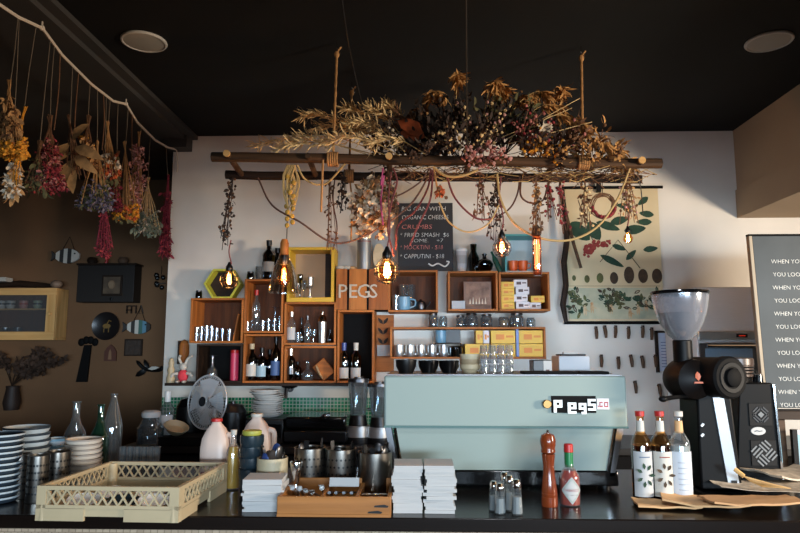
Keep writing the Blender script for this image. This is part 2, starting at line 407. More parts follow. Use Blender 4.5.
def bottle(loc, h, r, label, gl=None, kind='wine', lab=None, cap=None, lab_z=(.18, .45), group=None, fill=None, fill_z=.5, name='bottle', lab_arc=True, cap_h=.14, cat='bottle', n=16):
    o = thing(name, label, cat, loc, group=group)
    pr = bottle_prof(h, r, kind)
    MB().lathe(pr, n).obj('glass_body', gl or g_dark, o)
    def rad(z):
        for (r0, z0), (r1, z1) in zip(pr[1:], pr[2:]):
            if z0 <= z <= z1 and z1 > z0: return r0+(r1-r0)*(z-z0)/(z1-z0)
        return r
    if fill:
        zs = [.006, h*.1, h*fill_z*.6, h*fill_z]
        MB().lathe([(0, .006)]+[(max(.002, rad(z)-.002), z) for z in zs]+[(0, h*fill_z)], n).obj('drink', fill, o)
    if lab:
        a, b = lab_z[0]*h, lab_z[1]*h; mb = MB(); k = 12; A = 1.15
        vs = []
        for i in range(k+1):
            t = -PI/2 - A + 2*A*i/k
            for z in (a, b): vs.append(((r+.0012)*math.cos(t), (r+.0012)*math.sin(t), z))
        mb.add(vs, [(2*i, 2*i+2, 2*i+3, 2*i+1) for i in range(k)])
        mb.obj('paper_label', lab, o)
    if cap:
        MB().lathe([(rad(h*(1-cap_h))+.001, h*(1-cap_h)), (rad(h*.97)+.0015, h+.002), (0, h+.003)], n).obj('cap', cap, o)
    return o
def hpx(pt, py): return P(420, py, pt.y).z - pt.z
def wpx(n, pt): return n*(pt.y/FPX)
# glasses in crate A
g0 = None
for i, (px, dy, h) in enumerate(((196, .05, 13), (201, .06, 13.5), (206, .05, 14), (211, .06, 14), (216, .09, 12), (229, .06, 11), (222, .12, 12), (235, .12, 11))):
    p = at(CA, px, dy)
    lab = ('clear straight drinking glass, %s in the row inside the crate under the hexagon' % ('first','second','third','fourth','fifth','sixth','seventh','last')[[0,1,2,3,4,6,5,7][i]])
    if g0 is None:
        g0 = thing('drinking_glass', lab, 'glass', p, group='glasses in the crate under the hexagon')
        glass_tumbler(.095, .0155).obj('glass_wall', g_thick, g0)
    else: dup(g0, p, lab, sc=(1, 1, h/13))
p = at(CA, 238, .1)
tag(MB().obox((0, 0, .09), (.01, .12, .2), RY(.16)).obj('serving_board', m_wz, loc=(p.x-.005, p.y, p.z-.006), bevel=.002), 'slim wooden board leaning in the crate of drinking glasses', 'board')
# hexagon shelf on crate A
c = top(CA, 224, .1)
hx = thing('hexagon_shelf', 'lime yellow open hexagon wall frame', 'shelf', (c.x, c.y-.05, c.z))
R_, r_ = .128, .112
pts = [(R_*math.cos(PI/3*k), R_*math.sin(PI/3*k)*.92) for k in range(6)]; pin = [(r_*math.cos(PI/3*k), r_*math.sin(PI/3*k)*.92) for k in range(6)]
zc = R_*math.sin(PI/3)*.92
mb = MB()
for k in range(6):
    k2 = (k+1) % 6; a, b, c_, d_ = pts[k], pts[k2], pin[k2], pin[k]
    mb.prism([(x, z+zc) for x, z in (a, b, c_, d_)], 0, .1)
mb.obj('frame', m_lime, hx, smooth=0)
mb = MB().prism([(x, z+zc) for x, z in pin], .094, .099); mb.obj('back_panel', m_dw, hx, smooth=0)
p = top(CA, 199, .06)
jr = thing('jar', 'squat dark jar standing beside the lime hexagon', 'jar', p)
MB().lathe([(0, 0), (.022, 0), (.024, .01), (.022, .04), (.018, .046), (0, .046)], 14).obj('glass_wall', g_dark, jr); MB().cyl(.02, .046, .056, 14).obj('lid', m_steeld, jr)
p = at(CB, 235, .06)
tn = thing('tin', 'tall pink cylindrical tin in the dark crate', 'tin', p)
MB().cyl(.028, 0, hpx(p, 353), 18).obj('body', m_pinkt, tn, bevel=.002); MB().cyl(.0285, hpx(p, 353), hpx(p, 350), 18).obj('lid', m_red, tn)
p = at(CB, 213, .07)
wg = thing('wine_glass', 'wine glass standing upside down in the dark crate', 'glass', p)
MB().lathe([(.03, 0), (.036, .04), (.03, .075), (.006, .095), (.004, .16), (.03, .165), (.032, .167), (0, .169)], 18).obj('bowl', g_clear, wg)
# toys and carvings at the shelf's free end
def on_pl(px, dy=.03): return Vector((P(px, 350, YF+dy).x, YF+dy, ZPL))
p = on_pl(184)
rb = thing('toy_rabbit', 'small white toy rabbit in a pink red shirt', 'toy', p)
MB().ball((0, 0, .045), (.036, .03, .042), 14, 8).obj('shirt', mat('toy_shirt', (210, 60, 72), .8), rb)
MB().ball((0, 0, .105), (.026, .024, .026), 12, 8).obj('head', m_offw, rb)
for s in (-1, 1):
    MB().tube(bez([(s*.012, 0, .122), (s*.03, 0, .16), (s*(.062 if s > 0 else .02), -.01, .178)], 10), [.009]*11, 8).obj('ear', m_offw, rb)
    MB().tube([(s*.03, -.01, .062), (s*.055, -.02, .058), (s*.07, -.025, .04)], [.011, .01, .009], 8).obj('arm', m_offw, rb)
    MB().ball((s*.022, -.035, .008), (.014, .03, .01), 8, 5).obj('foot', m_offw, rb)
p = on_pl(172)
og = thing('figurine', 'pale lumpy figurine at the free end of the plank shelf', 'figurine', p)
MB().lathe([(0, 0), (.028, 0), (.03, .03), (.02, .06), (.026, .085), (.016, .11), (.02, .13), (.012, .16), (0, .166)], 12).obj('body', m_cream, og)
p = on_pl(184, .13)
hd = thing('wooden_mannequin', 'brown wooden ornament standing behind the toy rabbit', 'ornament', p)
MB().lathe([(0, 0), (.03, 0), (.022, .02), (.018, .12), (.026, .15), (.036, .2), (.034, .25), (.02, .28), (0, .29)], 14).obj('body', m_wz, hd)
MB().obox((-.03, 0, .2), (.012, .05, .16)).obj('side_slat', m_dw, hd)
# crates C, D: bottles
p = at(CC, 255, .07); bottle(p, hpx(p, 290), .03, 'clear bottle with a red neck standing in a crate above the wine bottles', g_thick, 'wine', None, m_red, cap_h=.12)
for i, (px, dy, py, r) in enumerate(((247, .05, 322, .014), (262, .05, 320, .016), (268, .08, 319, .016), (274, .05, 318, .016), (279, .07, 316, .013), (251, .11, 320, .016))):
    p = at(CC, px, dy); g = dup(g0, p, 'small glass %s in the red capped bottle crate' % ('standing before the bottle', 'first in front beyond the bottle', 'set back between front glasses', 'middle one beyond the bottle', 'against the far side board', 'tucked behind the bottle')[i], sc=(r/.0155, r/.0155, hpx(p, py)/.095), group='glasses in the crate with the red capped bottle')
p = at(CC, 274, .12)
wg2 = dup(wg, p, 'wine glass standing behind small tumblers in the tall crate')
for i, (px, dy, py, r, gl, lab, nm) in enumerate((
    (252, .05, 344, .036, g_dark, m_offw, 'dark wine bottle with a cream label, beside the pink tin'),
    (262, .055, 348, .034, g_blue, mat('pale_blue_label', (150, 178, 190), .6), 'blue glass bottle with a pale blue label in the wine crate'),
    (270, .09, 350, .032, g_blue, None, 'unlabelled blue glass bottle between two others in the wine crate'),
    (276, .05, 336, .032, g_dark, mat('blue_label', (70, 96, 140), .6), 'tall dark bottle with a blue label at the edge of the wine crate'))):
    p = at(CD, px, dy); bottle(p, min(hpx(p, py), CD['z1']-CD['z0']-.035), r, nm, gl, 'wine', lab, m_black if i != 0 else m_cream, (.12, .45), group='bottles in the wine crate')
# on top of crate C
p = top(CC, 268, .07); bottle(p, hpx(p, 240), .045, 'big black square shouldered bottle on top of the tall crate', g_dark, 'spirit', mat('grey_label', (120, 116, 110), .6), m_black, (.2, .45))
p = top(CC, 277, .12); bottle(p, hpx(p, 248), .04, 'dark glass bottle half behind the bell lamp', g_dark, 'swing', None, m_black)
p = top(CC, 250, .05)
jr2 = dup(jr, p, 'low dark jar on the tall crate beside the big black bottle', sc=(1.1, 1.1, 1.0))
p = top(CC, 259, .04)
tag(glass_tumbler(.09, .03).obj('tumbler', g_thick, loc=p), 'clear tumbler in front of the big black bottle', 'glass')
# crate E
for i, (px, dy, py, r, gl, kind, lab, cp, nm) in enumerate((
    (291, .05, 312, .03, g_clear, 'spirit', m_paper, m_steel, 'clear spirit bottle with a white label and silver top'),
    (301, .09, 318, .02, g_dark, 'round', None, m_black, 'little dark round bottle behind the white labelled spirit bottle'),
    (307, .05, 316, .022, g_thick, 'spirit', None, m_steeld, 'plain clear bottle in the middle of the spirits crate'))):
    p = at(CE, px, dy); bottle(p, hpx(p, py), r, nm, gl, kind, lab, cp, (.1, .5))
p = at(CE, 298, .04); tag(glass_tumbler(.07, .02).obj('shot_glass', g_thick, loc=p), 'shot glass beside the white labelled spirit bottle', 'glass')
p = at(CE, 313, .05)
gc = thing('goblet', 'stemmed liqueur glass next to the metal shaker', 'glass', p)
MB().lathe([(0, 0), (.024, .001), (.024, .003), (.004, .008), (.004, .035), (.02, .05), (.024, .09), (.022, .09), (.018, .055), (0, .045)], 14).obj('bowl', g_thick, gc)
p = at(CE, 322, .06)
sh = thing('cocktail_shaker', 'tall slim polished metal cocktail shaker', 'shaker', p); h = hpx(p, 311)
MB().lathe([(0, 0), (.024, 0), (.029, h*.6), (.03, h*.66), (0, h*.66)], 20).obj('cup', m_steel, sh)
MB().lathe([(.0305, h*.66), (.024, h*.82), (.012, h*.88), (.012, h), (0, h)], 20).obj('lid', m_chrome, sh)
p = at(CE, 330, .07); bottle(p, hpx(p, 330), .02, 'stubby dark bottle right of the metal shaker'.replace(' right of', ' beside'), g_dark, 'round', None, m_steeld)
# crate F
p = at(CF, 291, .06); bottle(p, hpx(p, 349), .034, 'black liquor bottle with a silver collar beside the decanter', g_dark, 'spirit', m_steeld, m_steel, (.2, .4), cap_h=.2)
p = at(CF, 298, .1); bottle(p, hpx(p, 362), .028, 'short black bottle between the black liquor bottle and the decanter', g_dark, 'spirit', None, m_black)
p = at(CF, 308, .05)
dc = thing('decanter', 'squat glass decanter with a stopper', 'decanter', p)
MB().lathe([(0, .002), (.036, 0), (.042, .02), (.036, .055), (.014, .075), (.012, .1), (.018, .104), (.016, .108), (.01, .1), (0, .1)], 18).obj('glass_body', g_thick, dc)
MB().ball((0, 0, .118), .014, 10, 6).obj('stopper', g_thick, dc)
p = at(CF, 324, .08)
tag(MB().obox((0, 0, .072), (.1, .02, .12), RY(-.7)).obj('carving_board', m_wx, loc=p, bevel=.004), 'brown carving board leaning askew in the crate with the decanter', 'board')
p = at(CF, 318, .03)
tag(MB().lathe([(0, .004), (.03, .003), (.05, .012), (.052, .013), (.03, .007), (0, .008)], 18).xf(Matrix.Translation((0, 0, .05)) @ Matrix.Rotation(1.1, 4, 'Y')).obj('saucer', m_cream, loc=p), 'cream saucer propped against the leaning carving board', 'saucer')
# crate G wine
for px, py, cp, nm in ((344, 343, mat('blue_foil', (40, 60, 120), .35), 'dark wine bottle with a blue foil neck and white label'), (356, 343, m_offw, 'dark wine bottle with a white foil neck and white label')):
    p = at(CG, px, .06); bottle(p, hpx(p, py), .035, nm, g_dark, 'wine', m_paper, cp, (.06, .34), cap_h=.2)
# yellow frame on top of crate E
x0, x1, z0, z1 = XZ(287, 247, 334, 302, YF)
yf = thing('yellow_box_shelf', 'open yellow painted box frame standing on a crate', 'frame', ((x0+x1)/2, YF, CE['z1']+.001)); w = (x1-x0)/2; h = z1-CE['z1']-.001
for a, b, c_, d_, nm in ((-w, w, 0, .03, 'rail'), (-w, w, h-.02, h, 'rail'), (-w, -w+.02, .03, h-.02, 'stile'), (w-.02, w, .03, h-.02, 'stile')):
    MB().box(a, b, 0, .2, c_, d_).obj(nm, m_yel, yf, bevel=.002)
MB().box(-w+.02, w*.45, .19, .198, .03, h-.02).obj('back_panel', m_tan, yf, smooth=0)
MB().box(w*.45, w-.02, .19, .198, .03, h-.02).obj('back_panel', m_dw, yf, smooth=0)
zf = CE['z1']+.0315
for i, (px, dy, hh, r) in enumerate(((297, .06, .1, .022), (304, .08, .12, .022), (310, .05, .14, .024), (300, .13, .17, .02))):
    pt = Vector((P(px, 290, YF+dy).x, YF+dy, zf))
    o = thing('ornament_glass', ('tiny cut glass goblet at the edge inside the yellow frame', 'second cut glass goblet inside the yellow frame', 'tallest silvery goblet inside the yellow frame', 'slender dark flask behind goblets in the yellow frame')[i], 'glass', pt, group='glassware inside the yellow frame')
    MB().lathe([(0, 0), (r, .001), (r, .003), (.004, .01), (.005, hh*.45), (r*.9, hh*.6), (r, hh), (r*.9, hh), (r*.6, hh*.62), (0, hh*.5)], 14).obj('bowl', g_thick if i < 2 else m_steel if i == 2 else g_dark, o)
# things on the sign crate
zt = pg.location.z + h*0 + (XZ(336, 269, 388, 310, YF)[3]-XZ(336, 269, 388, 310, YF)[2])
def on_pg(px, dy=.1): return Vector((P(px, 270, YF+dy).x, YF+dy, zt+.0015))
p = on_pg(364, .08)
th = thing('thermos_flask', 'grey steel thermos flask on the sign crate', 'flask', p); h = hpx(p, 235)
MB().cyl(.048, 0, h*.86, 24).obj('body', mat('brushed_grey', (150, 152, 152), .4, .7), th, bevel=.003); MB().lathe([(.046, h*.86), (.047, h*.87), (.044, h), (0, h)], 24).obj('cap', m_steel, th)
MB().cyl(.0485, h*.79, h*.815, 24).obj('band', mat('red_band', (140, 80, 80), .4), th)
p = on_pg(379, .05)
tag(MB().cyl(.052, -.01, .01, 24, R=RX(PI/2), m=0).xf(Matrix.Translation((0, 0, .1)) @ Matrix.Diagonal((.8, 1, 1.75, 1))).obj('wood_slice', mat('birch', (190, 170, 136), .7, var=.15, scale=20), loc=(p.x, p.y, p.z-.011), bevel=.002), 'pale oval slice of wood standing beside the thermos', 'wood slice')
for i, px in enumerate((340, 346, 353)):
    p = on_pg(px, .05+.02*i)
    tag(MB().ball((0, 0, .015), (.03, .024, .015), 10, 6).obj('pebble', m_offw if i < 2 else m_kraft, loc=p), ('white pebble at the end of the sign crate lid', 'white pebble in the middle of three on the sign crate', 'tan pebble nearest the thermos on the sign crate')[i], 'pebble', 'pebbles on the sign crate')
# wooden panel and papers right of the wine crate
p = P(383, 345, YB-.03)
ap = thing('carved_panel', 'brown leaf patterned panel against the wall beside the wine crate', 'panel', (p.x, YB-.02, 0))
x0, x1, z0, z1 = XZ(375, 315, 391, 372, YB-.02)
MB().box(x0-p.x, x1-p.x+.02, 0, .014, z0, z1).obj('board', m_wx, ap, bevel=.004)
mb = MB()
for k in range(4):
    zz = z0+.12+.07*k
    for s in (-1, 1): mb.leaf((.0, -.002, zz), (s*.6, -.05, .8), .06, .022, (0, -1, 0), curl=.02)
mb.obj('leaf_motif', m_dw, ap)
x0, x1, z0, z1 = XZ(377, 345, 392, 356, YB-.05)
tag(MB().box(x0, x1, YB-.045, YB-.04, z0, z1).obj('note_card', m_paper), 'white card pinned low on the brown panel', 'card')
# chalk menu on crate H / I
x0, x1, z0, z1 = XZ(398, 203, 453, 270, YF+.06)
ck = thing('chalk_menu', 'small black chalk menu board leaning above the crates', 'menu board', ((x0+x1)/2, YF+.06, CH['z1']+.001))
w = (x1-x0)/2; h = z1-CH['z1']-.001
MB().box(-w, w, 0, .012, 0, h).obj('board', m_chalkb, ck, bevel=.002)
for ln, py, col, sz, dx in (('BIG CAN WITH', 211, m_chalk, .036, .03), ('ORGANIC CHEESES', 219.5, m_chalk, .036, .035), ('CRUMBS', 229, m_chalkp, .036, .03), ('* FRIED SMASH  $6', 237, m_chalk, .034, .018), ('SOME.    +7', 242.5, m_chalk, .03, .12), ('* MOCKTINI - $18', 249.5, m_chalkp, .036, .018), ('* CAPPUTINI - $18', 258.5, m_chalk, .036, .018)):
    tx_ = text('chalk_writing', ln, sz*1.2, col, ck, (-w+dx*.7, -.001, P(420, py, YF+.06).z-CH['z1']), shear=.1, extrude=.0004, offset=-.0008)
    wd_ = max(v.co.x for v in tx_.data.vertices); fit = {'BIG': 45, 'ORG': 47, 'CRU': 31, '* F': 49, 'SOM': 33, '* M': 43, '* C': 44}[ln[:3]]/55*2*w; tx_.scale = (fit/wd_, 1, 1)
sw = bez([(w*.1, -.001, .05), (w*.25, -.001, .035), (w*.45, -.001, .05), (w*.7, -.001, .03), (w*.85, -.001, .06), (w*.75, -.001, .065)], 30)
MB().tube(sw, .005, 6).obj('chalk_flourish', m_chalk, ck)
# on crate I and J
p = top(CI, 462, .07)
cf = thing('paper_cup', 'white takeaway coffee cup with a printed mark', 'cup', p); h = hpx(p, 249)
MB().lathe([(0, 0), (.03, 0), (.04, h*.9), (0, h*.9)], 20).obj('cup', m_paper, cf)
MB().lathe([(.043, h*.88), (.043, h*.94), (.037, h), (0, h)], 20).obj('lid', m_white, cf)
MB().lathe([(.0346, h*.35), (.0381, h*.7)], 20).obj('printed_band', mat('cup_print', (150, 150, 146), .6), cf)
p = top(CI, 485, .08)
bw = thing('sugar_bowl', 'dark glass bowl with a knobbed lid on the picture crate', 'bowl', p)
MB().lathe([(0, 0), (.03, 0), (.05, .02), (.06, .05), (.056, .052), (.045, .022), (0, .012)], 20).obj('bowl', g_dark, bw)
MB().lathe([(.06, .055), (.045, .08), (.015, .095), (.012, .11), (.018, .125), (0, .135)], 20).obj('lid', m_gloss, bw)
p = top(CI, 474, .12)
tag(MB().lathe([(0, 0), (.035, 0), (.042, .1), (.02, .15), (.024, .2), (0, .2)], 16).obj('vase', g_dark, loc=p), 'dark glass vase behind the lidded bowl', 'vase')
x0, x1, z0, z1 = XZ(505, 234, 539, 271, YF+.02)
tf = thing('teal_box', 'small teal and white open box standing on the tea crate', 'box', ((x0+x1)/2, YF+.02, CJ['z1']+.001)); w = (x1-x0)/2; h = z1-CJ['z1']-.001
m_tl = mat('teal_paint', (70, 150, 150), .5)
for a, b, c_, d_, mm in ((-w, w, h-.012, h, m_tl), (-w, w, 0, .01, m_offw), (-w, -w+.01, .01, h-.012, m_tl), (w-.01, w, .01, h-.012, m_dw)):
    MB().box(a, b, 0, .2, c_, d_).obj('panel', mm, tf, bevel=.001)
MB().box(-w+.01, w-.01, .19, .198, .01, h-.012).obj('back_panel', mat('aqua_white', (190, 204, 204), .6), tf, smooth=0)
for i, px in enumerate((513, 523)):
    pt = Vector((P(px, 265, YF+.09).x, YF+.09, CJ['z1']+.0115))
    o = thing('orange_cup', ('orange ceramic cup nearest the cage lamp in the teal box', 'orange ceramic cup at the tube lamp side of the teal box')[i], 'cup', pt, group='orange cups in the teal box')
    MB().lathe([(0, 0), (.022, 0), (.03, .02), (.034, .075), (.031, .075), (.027, .022), (0, .012)], 18).obj('bowl', m_orange, o)
    MB().tube(bez([(.03, 0, .06), (.05, 0, .055), (.048, 0, .03), (.029, 0, .025)], 12), .0045, 6).obj('handle', m_orange, o)
p = top(CJ, 503, .05)
tag(MB().lathe([(0, 0), (.018, 0), (.018, .09), (.008, .12), (.008, .15), (0, .15)], 14).xf(Matrix.Rotation(-.4, 4, 'Y')).obj('green_bottle', mat('bottle_green', (30, 70, 56), .25), loc=(p.x-.015, p.y, p.z+.008)), 'small green bottle leaning against the teal box', 'bottle')
# crate H contents
p = at(CH, 404, .05)
def mug(loc, r, h, m, label, side=1, group=None, cat='mug', name='mug'):
    o = thing(name, label, cat, loc, group=group)
    MB().lathe([(0, .001), (r*.8, 0), (r*.95, h*.12), (r, h*.5), (r, h), (r-.004, h), (r-.005, h*.2), (0, h*.1)], 22).obj('bowl', m, o)
    MB().tube(bez([(side*r*.95, 0, h*.85), (side*(r+h*.35), 0, h*.75), (side*(r+h*.33), 0, h*.35), (side*r*.95, 0, h*.2)], 14), h*.06, 6).obj('handle', m, o)
    return o
mug(p, .044, hpx(p, 297), m_bluem, 'pale blue mug in the crate under the chalk menu')
for i, (px, dy) in enumerate(((396, .08), (403, .13), (411, .13))):
    pt = at(CH, px, dy); dup(g0, pt, ('clear glass beside the pale blue mug', 'tall clear glass behind the pale blue mug', 'tall clear glass behind the blue mug handle')[i], sc=(2.0, 2.0, (1.1, 1.9, 1.9)[i]), group='glasses in the crate under the chalk menu')
p = at(CH, 421, .06)
tp = thing('teapot', 'small metal teapot in the crate under the chalk menu', 'teapot', p)
MB().lathe([(0, 0), (.03, 0), (.038, .025), (.03, .055), (.012, .065), (.008, .075), (0, .078)], 18).obj('body', m_steeld, tp)
MB().tube(bez([(.035, 0, .03), (.055, 0, .04), (.062, 0, .06)], 8), [.008, .007, .006, .005, .005, .005, .005, .005, .005], 8).obj('spout', m_steeld, tp)
MB().tube(bez([(-.034, 0, .045), (-.06, 0, .045), (-.055, 0, .015), (-.034, 0, .015)], 12), .004, 6).obj('handle', m_black, tp)
# crate I picture
x0, x1, z0, z1 = XZ(464, 281, 492, 306, YF+.06)
pc = thing('small_picture', 'small brown figure picture leaning inside a crate', 'picture', ((x0+x1)/2, YF+.1, CI['zi']+.001)); w = (x1-x0)/2; h = z1-CI['zi']
MB().box(-w, w, 0, .012, 0, h).obj('frame', mat('copper_frame', (120, 84, 66), .5), pc, bevel=.003)
MB().box(-w+.012, w-.012, -.002, 0, .012, h-.012).obj('print', mat('brown_print', (150, 112, 88), .6, rgb2=(90, 60, 44), scale=18), pc, smooth=0)
mb = MB()
for k in range(6): mb.prism([(-w*.6+k*w*.22, h*.2), (-w*.6+k*w*.22+.012, h*.2), (-w*.6+k*w*.22+.006, h*(.4+.05*(k % 2)))], -.0035, -.0021)
mb.obj('printed_figures', mat('pale_print', (206, 186, 160), .7), pc, smooth=0)
p = at(CI, 459, .02)
tag(MB().box(-.045, .045, 0, .01, 0, .055).obj('place_card', m_paper, loc=p, bevel=.001), 'white card in front of the small brown picture', 'card')
# tea boxes
m_yb = mat('yellow_carton', (222, 176, 60), .55, var=.05); m_wb = mat('white_carton', (214, 206, 204), .55)
m_ink = mat('carton_ink', (92, 70, 66), .6)
def carton(loc, w, h, d, m, label, group, m2=None):
    o = thing('tea_carton', label, 'tea box', loc, group=group)
    MB().box(-w/2, w/2, 0, d, 0, h).obj('box', m, o, bevel=.0015)
    MB().box(-w*.3, w*.05, -.0006, 0, h*.3, h*.7).obj('printed_panel', m2 or m_ink, o, smooth=0)
    MB().box(w*.12, w*.42, -.0006, 0, h*.45, h*.62).obj('printed_line', m2 or m_ink, o, smooth=0)
    return o
m_oy = mat('carton_orange', (214, 128, 40), .55)
ys = (.0365, .0745, .1125, .151); hb = .0455
for i in range(4):
    pt = at(CJ, 509, .03); pt.z += i*.0462
    carton(pt, .088, .0455, .12, m_yb, 'yellow tea box, %s its stack of four in the tea crate' % nth(i, 4), 'yellow tea boxes in the crate', m_oy)
for i in range(4):
    pt = at(CJ, 523, .03); pt.z += i*.05; pt.x += .006*(-1)**i
    carton(pt, .09, .0492, .12, m_wb, 'white tea box, %s its stack of four in the tea crate' % nth(i, 4), 'white tea boxes in the crate')
pt = at(CJ, 536.5, .05); pt.x += .0; carton(pt, .075, .045, .12, m_wb, 'white tea box on its own under a yellow one', 'white tea boxes in the crate')
pt.z += .046; pt.x += .018; carton(pt, .09, .045, .12, m_yb, 'yellow tea box resting on a single white one', 'yellow tea boxes in the crate', m_oy)
# long shelf box contents
for i, px in enumerate((399, 410, 421, 432, 443.5)):
    p = at(CK, px, .04); o = None
    mug(p, .034, hpx(p, 345), m_steel, ('%s steel cup from the mint machine\'s free end, in the long shelf box' % ('first', 'second', 'third', 'fourth', 'fifth')[i]) if i < 0 else ('small steel cup, %s in the row of five' % ('first', 'second', 'middle one', 'fourth', 'last of the row')[i]), 1, 'steel cups in the long shelf box', 'cup', 'steel_cup')
p = at(CK, 456, .05)
tag(MB().lathe([(0, 0), (.05, 0), (.052, .06), (.045, .07), (0, .07)], 20).obj('dark_canister', g_dark, loc=p), 'low dark jar between steel cups and tea cartons', 'jar')
for px in (442,):
    p = at(CK, px, .14); p.z += .0
    st = thing('wire_riser', 'small raised stand at the back of the long shelf box', 'stand', p)
    MB().box(-.05, .13, -.045, .04, .085, .092).obj('shelf', m_dw, st); MB().box(-.05, -.044, -.045, .04, 0, .085).obj('leg', m_dw, st); MB().box(.124, .13, -.045, .04, 0, .085).obj('leg', m_dw, st)
    mug(p+Vector((-.005, -.005, .0925)), .04, .085, m_bluem, 'blue mug on the raised stand above the steel cups')
    tag(MB().box(-.05, .05, -.03, .03, 0, .09).obj('black_box', m_black, loc=p+Vector((.075, 0, .0925)), bevel=.002), 'black box beside the blue mug on the raised stand', 'box')
def zk(f): return CK['zi']+.0005+f
def karton(px0, px1, lo, hi, m, label, dy=.03):
    x0, x1 = P(px0, 344, YF+dy).x, P(px1, 344, YF+dy).x; H = CK['z1']-CK['zi']-.018
    return carton(Vector(((x0+x1)/2, YF+dy, zk(H*lo))), x1-x0-.001, H*(hi-lo)-.001, .14, m, label, 'tea cartons in the long shelf box', m_oy)
karton(465, 489.5, 0, .48, m_yb, 'wide yellow tea carton on the floor of the long shelf box')
karton(476, 483, .49, .98, m_yb, 'slim yellow carton standing above the wide one')
karton(483.5, 489.5, .49, .98, m_wb, 'slim white carton standing above the wide yellow one')
karton(491, 515.5, .49, .98, m_yb, 'yellow tea carton behind the stacked tumblers, upper one')
karton(491, 515.5, 0, .48, m_yb, 'yellow tea carton behind the stacked tumblers, lower one')
karton(519, 543, .49, .98, m_yb, 'yellow tea carton at the closed end of the shelf box, upper one')
karton(519, 543, 0, .48, m_yb, 'yellow tea carton at the closed end of the shelf box, lower one')
x0 = P(516.2, 344, YF+.03).x
tag(MB().box(x0, x0+.018, YF+.03, YF+.17, zk(0), zk(.185)).obj('blue_folder', mat('lilac_blue', (120, 140, 190), .6)), 'slim lilac blue folder between the yellow tea cartons', 'folder')
# jars on the long shelf box
for i, (px, w, py, hh, lid) in enumerate(((433, 10, 313, 0, 1), (443, 8, 314, 0, 0), (460, 9, 315, 0, 1), (471, 13, 313, 0, 1), (486, 12, 314, 0, 1), (503, 11, 315, 0, 0), (516, 14, 313, 0, 1), (530, 9, 316, 0, 0))):
    p = top(CK, px, .08); h = hpx(p, py); r = wpx(w, p)/2
    o = thing('preserve_jar', ('round glass jar', 'plain tall glass', 'narrow jar with a steel lid', 'wide preserving jar', 'wide preserving jar', 'open glass jar', 'wide clip top jar', 'plain small glass')[i] + (' first along the top of the long shelf box', ' beside the first jar on the shelf box', ' standing alone under the picture crate', ' of dark beans under the brown picture', ' with a dark lid under the picture crate edge', ' under the yellow tea boxes', ' with dark contents under the white tea boxes', ' last along the top of the long shelf box')[i], 'jar', p, group='jars on the long shelf box')
    MB().lathe([(0, .001), (r*.95, 0), (r, h*.08), (r, h*.65), (r*.8, h*.78), (r*.8, h*.84), (r*.77, h*.84), (r*.95, h*.6), (r*.93, h*.06), (0, h*.05)], 18).obj('glass_wall', g_thick, o)
    if lid: MB().lathe([(r*.86, h*.84), (r*.86, h*.95), (r*.5, h), (0, h)], 18).obj('lid', m_steeld if i % 2 == 0 else m_black, o)
    if i not in (1, 7): MB().lathe([(0, h*.06), (r*.9, h*.06), (r*.9, h*.56), (0, h*.56)], 14).obj('contents', (m_coff, m_coff, m_dw, m_coff, m_coff, m_kraft, m_coff, m_coff)[i], o)
# wall tap above splashback
p = P(291, 389, YB)
tapo = thing('wall_tap', 'dark wall mounted tap above the green tiles', 'tap', (p.x, YB-.001, p.z))
MB().cyl(.02, 0, .03, 14, R=RX(PI/2)).obj('rose', m_steeld, tapo)
MB().tube([(0, -.02, 0), (0, -.1, .01), (0, -.16, .005), (0, -.18, -.05)], .013, 8).obj('spout', m_steeld, tapo)
for s in (-1, 1): MB().tube([(0, -.05, .01), (s*.05, -.06, .03)], .014, 8).obj('handle', m_black, tapo)
# ================================================================ on the back bench
def onb(px, Y): return Vector((P(px, 440, Y).x, Y, ZB+.0005))
# sandwich press with plates
p = onb(315, 4.05); x0, x1, z0, z1 = XZ(283, 417, 347, 440, 4.05)
gp = thing('sandwich_press', 'wide black sandwich press on the back bench', 'appliance', (p.x, 4.05, ZB+.0005)); w = (x1-x0)/2; h = z1-ZB
MB().box(-w, w, 0, .34, .012, h*.5).obj('lower_plate', m_black, gp, bevel=.008)
MB().box(-w+.01, w-.01, -.005, .33, h*.56, h).obj('lid', m_gloss, gp, bevel=.012)
MB().tube(bez([(w*.28, -.0, h*.9), (w*.28, -.05, h*1.05), (w*.5, -.05, h*1.1)], 10), .014, 8).obj('handle', m_chrome, gp)
for sx in (-1, 1):
    for y in (.04, .3): MB().cyl(.015, 0, .012, 10, (sx*(w-.04), y, 0)).obj('foot', m_blackm, gp)
# dark mixer box under the white plates
p = onb(266, 4.1); zt = P(420, 419, 4.1).z
bx = thing('till_box', 'black squared appliance carrying the stack of white plates', 'appliance', p)
MB().box(-.125, .115, -.04, .3, 0, zt-ZB-.001).obj('body', m_black, bx, bevel=.006); MB().box(-.11, .1, -.042, -.04, .04, .12).obj('panel', m_gloss, bx)
n = 13; hh = (P(420, 391, 4.2).z - zt)/n
pl = None
for i in range(n):
    nm = 'white plate, %s the messy stack above the black appliance' % (nth(i, n) if i > n-13 else 'low in')
    loc = Vector((P(268.5, 405, 4.2).x+rnd.uniform(-.012, .012) + (-.02 if i > 9 else 0), 4.2+rnd.uniform(-.01, .01), zt+.0005+i*hh))
    if pl is None:
        pl = thing('white_plate', nm, 'plate', loc, group='white plates on the black appliance')
        MB().lathe([(0, .002), (.06, .001), (.065, .003), (.098, .016), (.1, .018), (.097, .018), (.064, .006), (0, .005)], 32).obj('dish', m_white, pl)
    else: dup(pl, loc, nm, rot=(rnd.uniform(-.03, .03) if i > 9 else 0, 0, 0))
